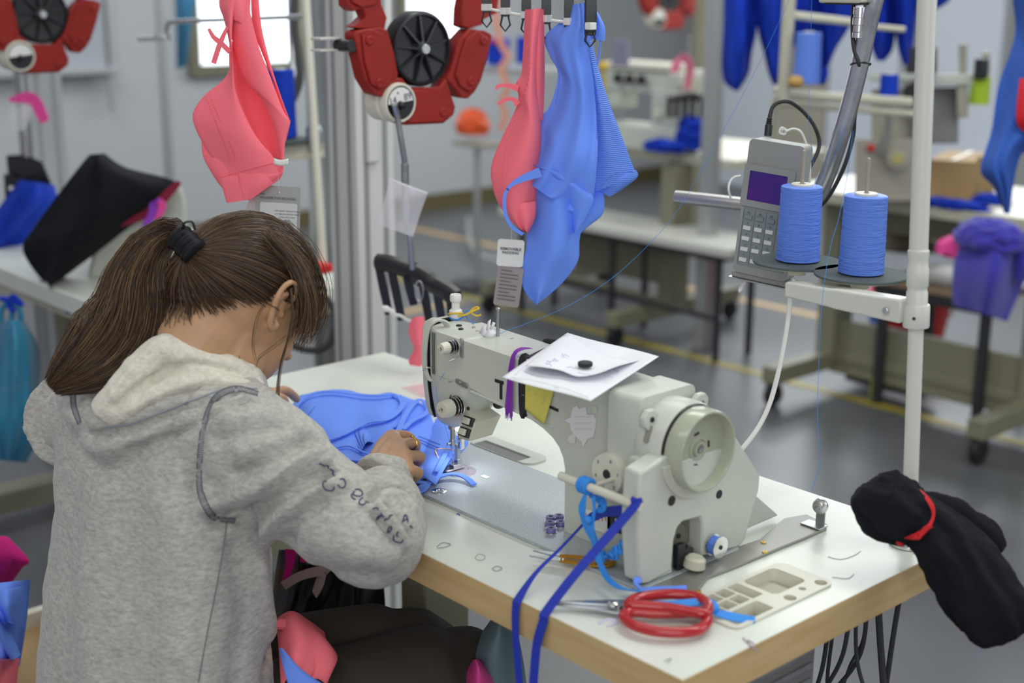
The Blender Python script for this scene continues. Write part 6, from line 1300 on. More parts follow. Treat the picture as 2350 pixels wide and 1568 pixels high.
pcr = pd(380, 250, 5.4); post(pcr.x, pcr.y, .03, .03, 2.4, 'thin cream pole against the grey wall left of the pink bra', 'alu', False, 'cream_pole')
o = MB().tube(catmull([pd(x, y, 3.4) for x, y in ((676, -40), (676, 60), (684, 130), (688, 180), (678, 215), (668, 235))], 24), .010, 10).build('black_hose', M['rubber']); tag(o, 'black hose hanging beside the stand pole behind the pink bra', 'hose')
o = MB().tube(catmull([pd(x, y, 3.45) for x, y in ((668, -40), (672, 60), (674, 150), (664, 200))], 20), .012, 12).build('bent_pipe', M['galv']); tag(o, 'galvanised conduit dropping behind the left thread stand', 'pipe')
# blue cloth near the window
o = MB(); panel(o, [(400, -30), (404, 60), (405, 160)], [(455, -30), (440, 60), (428, 150)], 5.6, off=(0, -.05), bulge=.08, seed=91, wr=.03, t=.02); tag(o.build('blue_cloth', mat('petrol_blue_cloth', (.02, .14, .26), .8)), 'petrol blue cloth hanging beside the bright window', 'cloth')
# ------------------------------------------------------------------ floor level things at the lower left
def crumple(c, r, seed, m, nm, label, cat='cloth', amp=.35, n=44, par=None):
    R = []; s0 = V((seed, seed*1.3, seed*.7))
    for i in range(1, n):
        a = PI*i/n; row = []
        for j in range(2*n):
            b2 = 2*PI*j/(2*n); d = V((math.sin(a)*math.cos(b2), math.sin(a)*math.sin(b2), math.cos(a)))
            q_ = d*1.5+s0; w = V((noise.noise(q_), noise.noise(q_+V((9, 0, 0))), noise.noise(q_+V((0, 9, 0)))))
            k = 1+amp*(.9*(1-2*abs(noise.noise(d*1.1+w*1.2+s0)))-.5)+amp*.10*(1-2*abs(noise.noise(d*2.2+w*1.5+s0))); p = V((d.x*r[0]*k, d.y*r[1]*k, max(d.z*r[2]*k, -r[2]*.55))); row.append(V(c)+p)
        R.append(row)
    o = MB().rings(R).build(nm, m, par, ang=80)
    return tag(o, label, cat) if label else o
crate = thing('crate', 'pale open crate holding cloth at the lower left corner', 'crate', (-.18, -.22, 0))
cb_ = pz(-20, 1420, .40)
g = MB()
crate.location = (cb_.x, cb_.y, 0)
MB().box((cb_.x, cb_.y, .15), (.30, .34, .28)).build('crate_body', M['card'], crate, bev=.004)
for dx, dy, w_, d_ in ((.15, 0, .02, .36), (-.15, 0, .02, .36), (0, .17, .32, .02), (0, -.17, .32, .02)): MB().box((cb_.x+dx, cb_.y+dy, .30), (w_, d_, .04)).build('rim', M['ivory'], crate, bev=.003)
def heap(L, Rr, D, m, nm, label, seed, cat='cloth', bulge=.05, wr=.018, fold=.012, nf=4, extra=()):
    b = MB(); panel(b, L, Rr, D, off=(.04, -.01, .03), bulge=bulge, seed=seed, wr=wr, nu=34, nv=34, fold=fold, nf=nf, t=.03); t = thing(nm, label, cat, pv(*L[len(L)//2], D)); b.build('folded_cloth', M[m], t, ang=80)
    for i, (l, r) in enumerate(extra):
        b = MB(); panel(b, l, r, D-.045, off=(.03, -.01, .02), bulge=.03, seed=seed+3+i, wr=.01, fold=.005, nf=3, t=.01); b.build('upper_fold', M[m], t, ang=80)
    return t
heap([(-60, 1225), (-75, 1280), (-60, 1350)], [(18, 1232), (66, 1285), (50, 1305), (20, 1348)], 2.06, 'magenta', 'magenta_cloth', 'magenta cloth bunched on the crate at the lower left', 401, extra=[([(-40, 1240), (-50, 1290), (-30, 1330)], [(10, 1240), (30, 1275), (20, 1310)])])
heap([(-60, 1345), (-75, 1430), (-60, 1525)], [(70, 1330), (66, 1380), (58, 1450), (45, 1530)], 1.94, 'blue', 'blue_cloth', 'cornflower blue cloth bundled beside the person at the left edge', 411, extra=[([(-40, 1360), (-30, 1380), (-10, 1420)], [(62, 1345), (60, 1400), (56, 1440)]), ([(-50, 1400), (-20, 1450), (20, 1520)], [(-10, 1385), (20, 1440), (48, 1505)])])
heap([(-60, 1515), (-75, 1560), (-60, 1640)], [(45, 1512), (40, 1560), (35, 1640)], 1.90, 'pink', 'pink_cloth', 'coral pink cloth at the bottom left corner', 421)
# black bag under the table, with pale ribbon
D5 = 1.98
bg2 = thing('black_bag', 'black plastic bag hanging under the sewing table beside the lap', 'bag', pv(780, 1350, D5))
b = MB(); panel(b, [(640, 1262), (630, 1330), (620, 1430), (620, 1500)], [(870, 1262), (880, 1330), (885, 1420), (880, 1500)], D5, off=(0, .02), bulge=.05, seed=95, wr=.02, nu=24, nv=20, fold=.006, nf=7, t=.02); b.build('bag_body', mat('black_polythene', (.006, .005, .007), .3), bg2, ang=80)
o = MB().ribbon([pv(x, y, D5-.06) for x, y in ((650, 1345), (690, 1322), (740, 1310), (752, 1316))], [.014, .014, .016, .012], V((0, 0, 1)), .002, 20).build('pale_ribbon', mat('dusty_pink_ribbon', (.42, .30, .28), .7)); tag(o, 'dusty pink ribbon knotted on the black bag under the table', 'ribbon')
MB().ribbon([pv(x, y, D5-.062) for x, y in ((745, 1314), (735, 1335), (722, 1365))], [.012, .026, .018], V((1, 0, .6)), .002, 12).build('ribbon_tail', mat('dusty_pink_ribbon', (.42, .30, .28), .7), o)
o = MB().ribbon([pv(x, y, D5-.05) for x, y in ((668, 1262), (664, 1300), (652, 1340))], [.018, .012, .008], RH, .002, 14).build('pink_tie', M['magenta']); tag(o, 'crimson strap hanging next to the hoodie under the table', 'strap')
o = MB().ribbon([pv(x, y, D5-.055) for x, y in ((696, 1262), (695, 1290))], [.010, .008], RH, .002).build('pink_tie', M['magenta']); tag(o, 'short crimson tab beside the black bag', 'strap')
lapm = lambda z, s=0: (lambda x, y, d: pz(x, y, z)+V((0, 0, -d)))
lp_ = thing('lap_garment', 'coral pink garment lying folded on the lap of the seated person', 'garment', pz(700, 1500, .56))
b = MB(); panel(b, [(632, 1420), (636, 1450), (640, 1500), (645, 1580)], [(745, 1446), (750, 1470), (775, 1525), (750, 1580)], 1, off=(0, -.01, 0), bulge=.02, seed=97, wr=.006, fold=.006, nf=3, mapf=lapm(.59)); b.build('cloth', M['pink'], lp_, ang=70)
MB().tube(catmull([pz(x, y, .603) for x, y in ((640, 1432), (675, 1440), (705, 1470), (712, 1510), (690, 1560))], 20), .012, 10, ry=.5).build('fold', M['pink'], lp_)
lp2 = thing('lap_garment', 'cornflower blue garment end showing beside the hoodie hem', 'garment', pz(690, 1540, .58))
b = MB(); panel(b, [(640, 1488), (650, 1530), (668, 1590)], [(655, 1498), (700, 1545), (780, 1590)], 1, bulge=.01, seed=99, mapf=lapm(.612)); b.build('cloth', M['blue'], lp2, ang=70)
heap([(1132, 1415), (1100, 1460), (1065, 1515), (1040, 1600)], [(1168, 1415), (1185, 1450), (1200, 1510), (1212, 1600)], 1.68, 'teal', 'teal_cloth', 'grey teal fleece cloth hanging beside the knee under the table', 431, bulge=.04, wr=.008, fold=.006, nf=3)
heap([(1085, 1515), (1068, 1550), (1060, 1600)], [(1098, 1512), (1130, 1548), (1150, 1600)], 1.62, 'hotpink', 'pink_cloth', 'hot pink tie below the grey teal cloth by the knee', 441, bulge=.015, wr=.006, fold=.004)
# ------------------------------------------------------------------ the blue garment being sewn
gb = thing('blue_garment', 'cornflower blue garment being sewn flat on the white table', 'garment', pz(840, 1020, .755))
from_px = lambda base: (lambda x, y, d: pz(x, y, base)+V((0, 0, -d)))
outline_L = [(690, 906), (672, 925), (655, 960), (655, 1000), (665, 1045), (690, 1075), (740, 1095), (800, 1115)]
outline_R = [(925, 908), (975, 925), (1000, 960), (1035, 985), (1075, 1010), (1050, 1045), (1020, 1075), (960, 1110)]
b = MB(); panel(b, outline_L, outline_R, 1, bulge=.016, seed=101, wr=.010, nu=54, nv=54, fold=.0040, nf=6, t=.0022, mapf=from_px(.7575)); b.build('cloth', M['blue'], gb, ang=80)
b = MB(); panel(b, [(668, 940), (720, 985), (790, 1015), (830, 1040)], [(925, 918), (950, 940), (900, 965), (880, 1010)], 1, bulge=.012, seed=103, wr=.009, fold=.003, nf=3, nu=26, nv=22, mapf=from_px(.768)); b.build('upper_layer', M['bluerib'], gb, ang=80)
b = MB(); panel(b, [(930, 1080), (950, 1050), (985, 1000), (1000, 960)], [(1000, 1112), (1020, 1080), (1050, 1030), (1042, 995)], 1, bulge=.010, seed=105, wr=.004, nu=18, nv=20, mapf=from_px(.763)); b.build('near_layer', M['blue'], gb, ang=80)
_t = []
for o_ in [x for x in C.objects if x.parent == gb]: _t.append(o_.data)
gtree = bvh(join_me(_t))
def strapc(px, w, lift=.003, n=46, nm='strap', m='blue', t=.0022):
    h = on(gtree, px, n, .0012); P_ = []
    if len(h) < 4: return
    for i, (p, nn) in enumerate(h): P_.append(p+V((0, 0, lift)))
    for _ in range(3): P_ = [P_[0]]+[(P_[i-1]+P_[i]*2+P_[i+1])/4 for i in range(1, len(P_)-1)]+[P_[-1]]
    S_ = []
    for i in range(len(P_)):
        tg = (P_[min(i+1, len(P_)-1)]-P_[max(i-1, 0)]).normalized(); S_.append(tg.cross(V((0, 0, 1))).normalized())
    R = []
    for p, sd in zip(P_, S_): R.append([p-sd*w/2-V((0, 0, t/2)), p+sd*w/2-V((0, 0, t/2)), p+sd*w/2+V((0, 0, t/2)), p-sd*w/2+V((0, 0, t/2))])
    return MB().rings(R).build(nm, M[m], gb, bev=.0006)
strapc([(655, 1000), (672, 960), (690, 930), (722, 912), (765, 908), (810, 914), (860, 918), (905, 914)], .0080, .006)
strapc([(912, 1008), (925, 975), (943, 945), (962, 927), (978, 930), (984, 948), (972, 965), (945, 978), (925, 998)], .0085, .007)
strapc([(692, 1016), (735, 1021), (780, 1008), (815, 990), (850, 976), (885, 972), (910, 955), (925, 935), (915, 915)], .0095, .004)
strapc([(684, 1030), (740, 1046), (790, 1058), (835, 1064)], .0065, .002); strapc([(900, 912), (925, 930), (922, 960), (905, 985)], .004, .001)
strapc([(1000, 1090), (1014, 1062), (1026, 1040), (1036, 1022)], .007, .003)
strapc([(770, 1035), (800, 1030), (835, 1045), (850, 1050)], .004, .003)
def strapz(px, w, nm='strap', m='blue', t=.0022, n=40):
    P_ = catmull([pz(x, y, z) for x, y, z in px], n); R = []
    for i, p in enumerate(P_):
        tg = (P_[min(i+1, n)]-P_[max(i-1, 0)]).normalized(); sd = tg.cross(V((0, 0, 1))).normalized()*w/2; R.append([p-sd-V((0, 0, t/2)), p+sd-V((0, 0, t/2)), p+sd+V((0, 0, t/2)), p-sd+V((0, 0, t/2))])
    return MB().rings(R).build(nm, M[m], gb, bev=.0005)
strapz([(938, 1132, .7565), (972, 1115, .760), (1003, 1096, .7625), (1040, 1088, .7640), (1068, 1096, .7625), (1088, 1113, .758)], .0095)
strapz([(930, 1104, .759), (955, 1106, .761), (980, 1110, .761), (972, 1124, .759), (948, 1134, .7575), (935, 1136, .757)], .0085)
def zst(px):
    h = on(gtree, px, 50, .0012)
    for i in range(1): MB().tube([p for p, _ in h], .0006, 4).build('stitch_line', bl_s, gb) if len(h) > 2 else None
zst([(690, 1000), (705, 960), (722, 935)]); zst([(735, 1068), (790, 1075), (830, 1070)]); zst([(700, 1038), (760, 1052), (830, 1066)]); zst([(700, 1043), (760, 1057), (830, 1071)]); zst([(960, 1003), (985, 1012), (1010, 1022)]); zst([(955, 1008), (980, 1018), (1008, 1030)]); zst([(952, 1013), (977, 1023), (1004, 1035)])
# ------------------------------------------------------------------ background stations
def station(x0, x1, y0, y1, lx, yl, label, zb0, zb1, topm='creamp'):
    t = thing('work_table', label, 'table', ((x0+x1)/2, (y0+y1)/2, 0))
    MB().box(((x0+x1)/2, (y0+y1)/2, .732), (x1-x0, y1-y0, .038)).build('table_top', M[topm], t, bev=.003)
    MB().box(((lx[0]+lx[1])/2, yl, (zb0+zb1)/2), (lx[1]-lx[0], .035, zb1-zb0)).build('beam', M['olive'], t, bev=.003)
    MB().box(((lx[0]+lx[1])/2, yl, .13), (lx[1]-lx[0], .05, .035)).build('lower_rail', M['olive'], t, bev=.003)
    for x in lx:
        l_ = MB().box((x, yl, .41), (.075, .11, .60)).build('leg', M['olive'], t, bev=.004)
        MB().box((x, yl+.02, .115), (.06, .78, .06)).build('foot', M['olive'], l_, bev=.004)
        for y in (yl-.34, yl+.38):
            w = MB().lathe([(.012, -.014), (.038, -.014), (.042, -.006), (.042, .006), (.038, .014), (.012, .014)], (x, y, .042), (1, 0, 0), 20).build('caster_wheel', M['blackm'], t)
            MB().box((x, y, .078), (.034, .045, .02)).box((x-.017, y, .06), (.003, .03, .04)).build('caster_fork', M['rubber'], w)
    return t
s1 = station(-2.60, -1.37, 3.26, 3.86, (-2.44, -1.67), 3.26, 'cream work table on casters in the middle background behind the blue top', .20, .36, 'creamp')
s2_ = station(-.85, .34, 2.86, 3.46, (-.76, .02), 3.10, 'olive framed work table on casters at the right behind the thread stand', py(1850, 835, 3.1).z, py(1850, 712, 3.1).z)
MB().box((-.30, 3.30, .645), (1.0, .3, .12)).build('drawer_box', M['olive'], s2_, bev=.004)
# long white bench behind the middle table
bn = thing('bench', 'white topped bench with dark legs behind the middle work table', 'bench', (-2.0, 3.98, 0))
ba, bb_ = pz(1378, 462, .46), pz(1700, 512, .46); bc = (ba+bb_)/2
MB().box((bc.x, ba.y+.10, .445), (1.30, .30, .035)).build('seat', M['whitep'], bn, bev=.004)
MB().box((bc.x, ba.y+.10, .415), (1.20, .26, .025)).build('frame', M['rubber'], bn, bev=.003)
for x in (-.55, .0, .56):
    for y in (0, .2): MB().box((bc.x+x, ba.y+y, .205), (.022, .022, .41)).build('leg', M['rubber'], bn, bev=.002)
MB().box((bc.x, ba.y+.01, .17), (1.10, .02, .02)).build('rail', M['rubber'], bn, bev=.002); bn.location = (bc.x, ba.y+.1, 0)
# machine on the middle table
def small_machine(o, sc_, label, rot=1, dark=False):
    t = thing('sewing_machine', label, 'sewing machine', o); o = V(o)
    g = lambda x, z: (x*sc_*rot, z*sc_)
    def bx_(x, y, z, w, d, h, nm, m='cream', bev=.006): return MB().box(o+V((x*rot, y, z))*sc_, (w*sc_, d*sc_, h*sc_)).build(nm, M[m], t, bev=bev*sc_)
    bx_(0, 0, .05, .42, .18, .10, 'bed'); bx_(.14, .0, .17, .13, .16, .18, 'column'); bx_(.0, .0, .29, .42, .13, .09, 'arm'); h = bx_(-.17, .0, .24, .08, .11, .14, 'head')
    bx_(-.02, .0, .355, .36, .16, .03, 'top_tray', 'ivory')
    MB().cyl(o+V((-.17*rot, 0, .17))*sc_, o+V((-.17*rot, 0, .10))*sc_, .006*sc_).build('needle_bar', M['steel'], t)
    MB().lathe([(.02*sc_, 0), (.06*sc_, .004*sc_), (.06*sc_, .03*sc_), (.05*sc_, .034*sc_)], o+V((.215*rot, 0, .27))*sc_, (rot, 0, 0), 26).build('hand_wheel', M['creamp'], t)
    for x, z in ((-.12, .30), (-.05, .30), (.02, .30), (.12, .16)): MB().lathe([(.022*sc_, 0), (.022*sc_, .012*sc_), (.012*sc_, .016*sc_)], o+V((x*rot, -.082, z))*sc_, (0, -1, 0), 16).build('dial', M['dark'] if x != .12 else M['ivory'], t)
    return t
small_machine(pz(1445, 345, .752)+V((.0, .12, 0)), .95, 'cream overlock machine on the middle background table', 1)
o = MB().sphere(pv(1385, 152, 5.3), .018, 8).tube([pv(1385, 155, 5.3), pv(1392, 330, 5.3)], .005, 6).build('yellow_knob', mat('yellow_plastic', (.75, .50, .02), .5)); tag(o, 'yellow ball shaped knob above the middle background machine', 'knob')
o = MB().cyl(pv(1424, 150, 5.5), pv(1426, 92, 5.5), .035, .026).build('thread_cone', mat('grey_violet_thread', (.20, .20, .30), .7)); tag(o, 'pale grey violet thread cone behind the middle background machine', 'thread cone')
# black fan clip and blue cloth on the middle table
D6 = 5.35
h3 = thing('clip_hanger', 'black comb shaped clip hanger over the middle background table', 'clip hanger', pv(1572, 222, D6))
MB().tube([pv(x, y, D6) for x, y in ((1532, 226), (1560, 222), (1590, 220), (1612, 226))], [.012, .016, .016, .012], 8).build('hanger_bar', M['black'], h3)
for x in (1536, 1553, 1572, 1591, 1609): MB().box(pv(x, 245, D6), (.014, .014, .085)).build('clip', M['black'], h3)
MB().tube([pv(1581, 80, D6), pv(1580, 222, D6)], .005, 6).build('hanger_rod', M['steel'], h3)
crumple(pz(1560, 343, .765)+V((0, .03, .05)), (.11, .07, .085), 21.5, M['royal'], 'royal_blue_cloth', 'royal blue cloth heaped on the middle background table', amp=.4)
crumple(pz(1515, 350, .76)+V((0, .02, .02)), (.09, .05, .03), 23.5, M['royal'], 'royal_blue_cloth', 'flat tail of royal blue cloth left of the heap on the middle table', amp=.4)
o = MB().box(pv(1604, 188, 5.6), (.06, .05, .095), Matrix.Rotation(.5, 3, 'Z')).build('white_box', M['white'], bev=.002); tag(o, 'small white box fixed to the dark grey post', 'box')
o = MB().ribbon([pv(x, y, D6-.02) for x, y in ((1546, 168), (1552, 150), (1562, 133), (1576, 136), (1584, 160), (1580, 180), (1577, 206))], [.03, .035, .03, .03, .03, .03, .022], V((.6, .3, .6)), .004, 26).build('pink_tie', mat('soft_pink_plastic', (.75, .18, .30), .6)); tag(o, 'pink plastic loop tied above the comb shaped clip hanger', 'tie')
# far red conveyor
fx3 = lambda x, y: (lambda p: (p.y, p.z))(pxx(1535+(x-963)*.46, -18+(y-112)*.50, -3.0))
linkset(fx3, -3.0, 'dark red conveyor loop far behind at the top beside the dark grey post', False)
# royal blue garments on a rail
rl = MB().tube([pv(1560, -60, 4.2), pv(2260, -60, 4.2)], .014, 10).build('garment_rail', M['steel']); tag(rl, 'steel garment rail above the hanging royal blue garments', 'rail')
GL = [([(1662, -60), (1660, 60), (1656, 150), (1664, 190), (1686, 208)], [(1742, -60), (1738, 60), (1726, 120), (1718, 170), (1694, 209)], 'leftmost royal blue garment on the rail with a rounded hem'),
 ([(1736, -60), (1738, 60), (1752, 120), (1764, 170), (1775, 196)], [(1815, -60), (1810, 60), (1806, 130), (1796, 180), (1782, 198)], 'narrow royal blue garment hanging second on the rail'),
 ([(1808, -60), (1812, 60), (1826, 120), (1840, 160), (1856, 192)], [(1890, -60), (1890, 60), (1896, 120), (1902, 170), (1890, 196)], 'royal blue garment hanging behind the pale blue thread cone'),
 ([(1880, -60), (1886, 60), (1890, 110), (1897, 150)], [(1970, -60), (1965, 30), (1945, 70), (1920, 110), (1903, 150)], 'royal blue garment hanging left of the junction box connector'),
 ([(1988, -60), (1990, 60), (2000, 110), (2012, 140)], [(2062, -60), (2058, 40), (2050, 110), (2030, 140)], 'royal blue garment hanging right of the galvanised pipe'),
 ([(2050, -60), (2052, 40), (2060, 110), (2072, 148)], [(2112, -60), (2104, 40), (2096, 100), (2084, 148)], 'royal blue garment hanging next to the white thread stand pole'),
 ([(2100, -60), (2112, 0), (2122, 28)], [(2210, -60), (2180, 0), (2140, 26)], 'rightmost short royal blue garment right of the white pole')]
for i, (l, r, lab_) in enumerate(GL):
    b = MB(); panel(b, l, r, 4.2-.05*(i % 2), off=(.03, -.02, .03), bulge=.05, seed=201+i*7, wr=.03, nu=26, nv=24, fold=.016, nf=5, t=.03); tag(b.build('blue_garment', M['royal'], ang=80), lab_, 'garment')
# frame with pale blue cone in front of the garments
fr_ = thing('thread_stand', 'cream thread stand frame holding a pale blue cone in the right background', 'thread stand', pv(1800, 210, 3.75))
MB().cyl(pv(1797, 235, 3.75), pv(1815, -60, 3.7), .017).build('pole', M['creamp'], fr_)
MB().cyl(pv(1812, 34, 3.72), pv(1965, 52, 3.72), .011).build('cross_bar', M['creamp'], fr_); MB().cyl(pv(2010, 62, 3.72), pv(2076, 68, 3.72), .008).build('cross_bar', M['creamp'], fr_)
MB().cyl(pv(1780, 215, 3.75), pv(2090, 235, 3.9), .014).build('arm', M['creamp'], fr_); MB().cyl(pv(1770, 235, 3.8), pv(2100, 262, 3.9), .010).build('arm', M['creamp'], fr_)
MB().cyl(pv(1788, 200, 3.75), pv(1768, 420, 3.9), .013).build('strut', M['creamp'], fr_)
cone(pv(1850, 193, 3.7), .036, .135, 'pale blue thread cone in front of the royal blue garments')
cone(pv(2037, 243, 3.95), .027, .090, 'small blue thread cone on the right background machine', 'royal')
cone(pv(2246, 240, 4.2), .030, .085, 'lime green thread cone on the right background machine', 'lime')
o = MB().sphere(pv(1826, 188, 3.65), .022, 8, (1, 1, .8)).build('orange_spool', mat('ochre_wood', (.45, .28, .08), .6)); tag(o, 'small ochre spool beside the foot of the pale blue cone', 'spool')
# right background machine: built from its visible masses
D7 = 4.15
mr = thing('sewing_machine', 'tall cream and grey machine on the right background table', 'sewing machine', pz(2060, 462, .752))
def bpx(x0, x1, y0, y1, D, dep, nm, m='creamp', par=mr, bev=.006): return MB().rings([[pv(x, y, D) for x, y in ((x0, y1), (x1, y1), (x1, y0), (x0, y0))], [pv(x, y, D, dep) for x, y in ((x0, y1), (x1, y1), (x1, y0), (x0, y0))]]).build(nm, M[m] if isinstance(m, str) else m, par, bev=bev)
M['greyp'] = mat('machine_grey', (.22, .22, .21), .5); M['taupe'] = mat('machine_taupe', (.36, .34, .28), .5)
bpx(1962, 2100, 318, 452, D7, .22, 'bed', 'taupe'); bpx(1945, 2120, 446, 464, D7-.02, .26, 'base', 'taupe'); bpx(2000, 2098, 205, 320, D7+.05, .16, 'arm', 'taupe')
bpx(2090, 2128, 130, 330, D7+.02, .10, 'column', 'greyp'); bpx(2080, 2150, 108, 168, D7, .09, 'motor', 'rubber'); bpx(1995, 2130, 168, 186, D7, .12, 'upper_bar', 'cream'); bpx(2140, 2270, 170, 196, D7+.04, .14, 'upper_bar', 'cream')
bpx(2120, 2200, 200, 330, D7+.10, .10, 'rear_block', 'greyp'); bpx(2195, 2222, 190, 270, D7+.05, .07, 'needle_head', 'taupe')
MB().cyl(pv(2090, 210, D7-.01), pv(2090, 210, D7-.04), .022).build('knob', M['blackm'], mr); MB().cyl(pv(2060, 364, D7-.005), pv(2060, 364, D7-.04), .032).build('dial', M['taupe'], mr)
MB().cyl(pv(2060, 364, D7-.035), pv(2060, 364, D7-.05), .018).build('dial_cap', mat('dull_yellow', (.42, .38, .14), .5), mr)
MB().tube(catmull([pv(x, y, D7-.01) for x, y in ((2040, 260), (2038, 300), (2028, 330), (2020, 355))], 12), .010, 8).build('hose', M['greyp'], mr)
for x, y in ((2210, 100), (2262, 120)): MB().cyl(pv(x, y, D7+.1), pv(x, 175, D7+.1), .012).build('rod', M['taupe'], mr)
MB().box(pv(2252, 158, D7+.02), (.035, .03, .06)).build('tension_post', M['rubber'], mr, bev=.004)
MB().sphere(pv(1999, 340, D7-.01), .012, 6).build('red_button', M['redstr'], mr)
cbx = thing('cardboard_box', 'brown cardboard box on the right background table', 'box', pz(2200, 462, .752))
p0_ = pz(2132, 455, .752); p1_ = pz(2232, 462, .752); dx_ = (p1_-p0_); nrm_ = V((-dx_.y, dx_.x, 0)).normalized()*(-1 if V((-dx_.y, dx_.x, 0)).dot(FH) < 0 else 1)
hz = .125; q0 = [p0_-dx_*.08, p1_, p1_+nrm_*.28+dx_*.25, p0_+nrm_*.28]
MB().rings([q0, [p+V((0, 0, hz)) for p in q0]]).build('carton', M['card'], cbx, smooth=False, bev=.002)
MB().rings([[q0[1]+V((0, 0, hz)), q0[2]+V((0, 0, hz)), q0[2]+V((.02, .02, hz+.012)), q0[1]+V((.01, -.02, hz+.012))], [x+V((0, 0, .003)) for x in (q0[1]+V((0, 0, hz)), q0[2]+V((0, 0, hz)), q0[2]+V((.02, .02, hz+.012)), q0[1]+V((.01, -.02, hz+.012)))]]).build('flap', M['card'], cbx, smooth=False)
MB().rings([[p+V((0, 0, hz+.0005)) for p in (q0[0].lerp(q0[1], .46), q0[0].lerp(q0[1], .54), q0[3].lerp(q0[2], .54), q0[3].lerp(q0[2], .46))], [p+V((0, 0, hz+.002)) for p in (q0[0].lerp(q0[1], .46), q0[0].lerp(q0[1], .54), q0[3].lerp(q0[2], .54), q0[3].lerp(q0[2], .46))]]).build('tape', M['ivory'], cbx, smooth=False)
crumple(pz(2180, 470, .757), (.13, .04, .018), 33.1, M['royal'], 'royal_blue_scraps', 'dark blue cloth scraps under the cardboard box edge', amp=.4)
crumple(pz(2275, 462, .757), (.06, .04, .022), 35.1, M['royal'], 'royal_blue_scraps', 'small blue cloth heap right of the cardboard box', amp=.4)
# blue garment with red detail at the right edge
D8 = 3.1
ge = thing('blue_garment', 'blue garment with a red patch hanging at the right picture edge', 'garment', pv(2310, 200, D8))
b = MB(); panel(b, [(2318, -40), (2330, 60), (2318, 120), (2290, 200), (2275, 300), (2250, 390), (2280, 430), (2305, 490)], [(2420, -40), (2420, 120), (2420, 250), (2400, 330), (2350, 350), (2335, 380), (2325, 430), (2318, 490)], D8, off=(.02, -.02, .02), bulge=.05, seed=301, wr=.03, nu=24, nv=34, fold=.012, nf=5, t=.02); b.build('drape', mat('mid_blue_jersey', (.025, .10, .46), .8), ge, ang=80)
b = MB(); panel(b, [(2340, 180), (2332, 270), (2345, 300)], [(2420, 180), (2420, 260), (2420, 310)], D8-.07, bulge=.02, seed=303); b.build('red_panel', M['redstr'], ge)
# things under and behind the right table
bk = thing('bucket', 'red plastic bucket on the floor behind the right work table', 'bucket', pz(2080, 812, 0)); c = pz(2080, 812, 0)
MB().lathe([(.001, .004), (.120, .004), (.125, .008), (.160, .235), (.172, .238), (.172, .252), (.160, .254), (.153, .235), (.118, .014), (.001, .012)], c, (0, 0, 1), 36, False).build('pail', mat('bucket_red', (.50, .012, .012), .35), bk)
MB().tube([c+V((.172*math.cos(a), .10*math.sin(a)+.02, .245-.12*abs(math.sin(a)))) for a in [PI*i/16 for i in range(17)]], .004, 6).build('handle', M['white'], bk)
o = MB().box(pv(2008, 735, 4.75), (.035, .02, .12)).build('blue_strip', M['blue']); tag(o, 'light blue cloth strip hanging in front of the red bucket', 'cloth')
ch = thing('chair', 'dark framed chair with wooden seat behind the right table', 'chair', pz(2110, 800, 0)); D9 = 4.1
cz = pz(2130, 600, .45); MB().box((cz.x, cz.y+.1, .44), (.42, .36, .025)).build('seat', mat('seat_wood', (.34, .24, .15), .5), ch, bev=.006)
MB().box((cz.x, cz.y-.06, .41), (.44, .03, .04)).build('seat_rail', M['rubber'], ch, bev=.004)
for x in (-.19, .19):
    for y in (-.05, .25): MB().box((cz.x+x, cz.y+y, .2), (.03, .03, .40)).build('leg', M['rubber'], ch, bev=.003)
ch.location = (cz.x, cz.y+.1, 0)
crumple(V((cz.x-.14, cz.y+.06, .505)), (.15, .10, .07), 41.2, mat('brown_bag', (.20, .17, .12), .8), 'brown_bag', 'soft brown bag lying on the chair seat behind the thread cones', 'bag', amp=.22)
vb_ = thing('violet_garment', 'blue violet fleece garment draped over a chair back at the right', 'garment', pv(2270, 600, 3.75))
b = MB(); panel(b, [(2232, 518), (2212, 550), (2190, 600), (2185, 660), (2186, 700)], [(2350, 530), (2360, 560), (2362, 620), (2345, 660), (2312, 738)], 3.75, off=(.03, -.02, .03), bulge=.06, seed=311, wr=.02, nu=26, nv=24, fold=.01, nf=4, t=.03); b.build('drape', M['bviolet'], vb_, ang=80)
b = MB(); panel(b, [(2330, 560), (2330, 600), (2330, 640)], [(2380, 560), (2385, 600), (2380, 648)], 3.70, bulge=.03, seed=313, wr=.02, t=.02); b.build('sleeve', M['bviolet'], vb_)
crumple(pv(2270, 545, 3.72), (.10, .06, .055), 43.7, M['bviolet'], 'collar_fold', None, par=vb_, amp=.15)
crumple(pv(2192, 572, 3.85), (.05, .05, .035), 45.7, M['hotpink'], 'pink_cloth', 'hot pink cloth next to the blue violet garment', amp=.3)
o = MB().box(pv(2010, 893, 4.6), (.03, .02, .07)).build('green_tag', M['lime']); tag(o, 'green strip hanging below the right work table beam', 'tag')
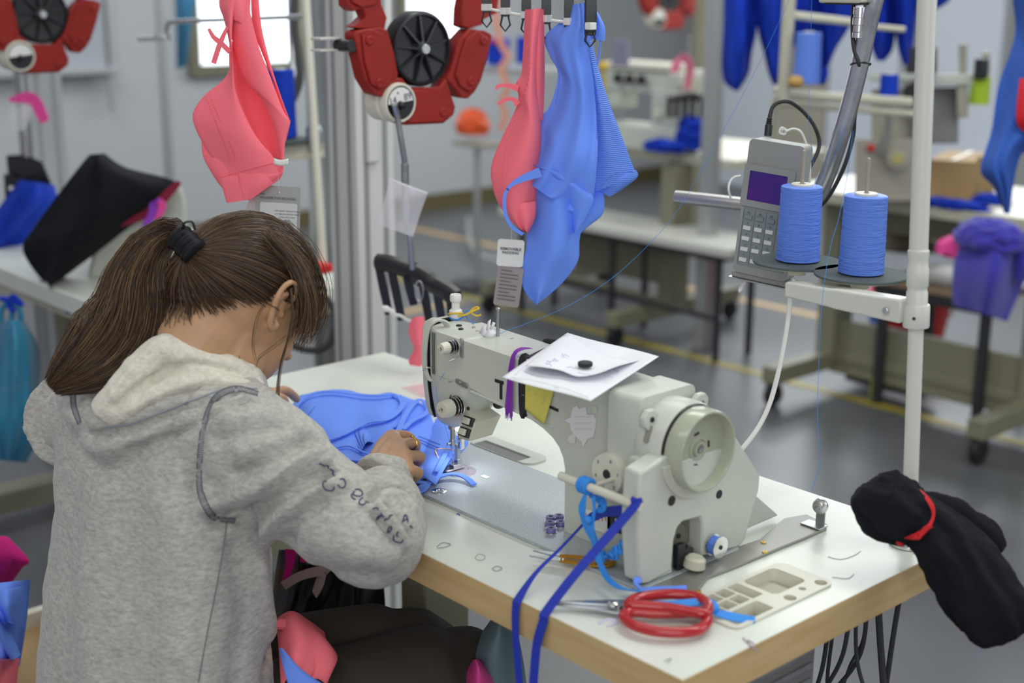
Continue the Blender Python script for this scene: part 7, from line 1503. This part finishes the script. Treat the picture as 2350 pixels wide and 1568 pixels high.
o = MB().box(pv(2045, 870, 4.65), (.30, .12, .05)).build('dark_tray', M['rubber']); tag(o, 'dark tray hanging low behind the beam of the right work table', 'tray')
# orange bundle on a small stand, boxes and ribbon by the far wall
os_ = pd(1095, 330, 6.4)
sd_ = thing('small_stand', 'small pole stand with a round shelf near the far wall', 'stand', (os_.x, os_.y, 0))
MB().cyl((os_.x, os_.y, 0), (os_.x, os_.y, os_.z), .016).build('pole', M['alu'], sd_); MB().box((os_.x, os_.y, os_.z), (.22, .12, .025)).build('shelf', M['taupe'], sd_, bev=.004)
MB().lathe([(.13, 0), (.13, .02), (.02, .03)], (os_.x, os_.y, 0), (0, 0, 1), 24).build('foot', M['rubber'], sd_)
crumple(os_+V((-.03, 0, .085)), (.085, .07, .075), 51.2, M['orange'], 'orange_bundle', 'bright orange bundle on the small pole stand', 'bundle', amp=.2)
for px_, c_, nm_, lb_ in (((1143, 118), 'royal', 'blue_box', 'small blue box with red top on the far shelf left'), ((1202, 115), 'royal', 'blue_box', 'narrow blue box beside the pink bra on the far shelf')):
    tag(MB().box(pv(*px_, 6.5), (.10 if px_[0] < 1200 else .04, .06, .12)).build(nm_, M[c_], bev=.004), lb_, 'box')
tag(MB().sphere(pv(1143, 95, 6.45), .03, 8, (1, 1, .5)).build('red_spool', M['redstr']), 'red spool on top of the small blue box', 'spool')
sh = pv(1165, 158, 6.5); tag(MB().box((sh.x, sh.y, sh.z), (.55, .25, .03)).build('far_shelf', M['alu'], bev=.003), 'thin grey shelf under the small blue boxes', 'shelf')
tag(MB().ribbon([pv(x, y, 6.3) for x, y in ((1150, -80), (1140, 10), (1140, 55), (1150, 100), (1165, 130), (1150, 160), (1165, 200), (1150, 235), (1160, 262), (1148, 300))], .03, RH, .004, 40).build('salmon_ribbon', mat('salmon_tape', (.72, .32, .22), .7)), 'curly salmon ribbon hanging above the orange bundle', 'ribbon')
o = MB().tube(catmull([pz(x, y, .05) for x, y in ((1075, 500), (1080, 560), (1110, 590), (1160, 600))], 24), .012, 8).build('grey_hose', M['alu']); tag(o, 'grey hose lying in a loop on the floor by the small stand', 'hose')
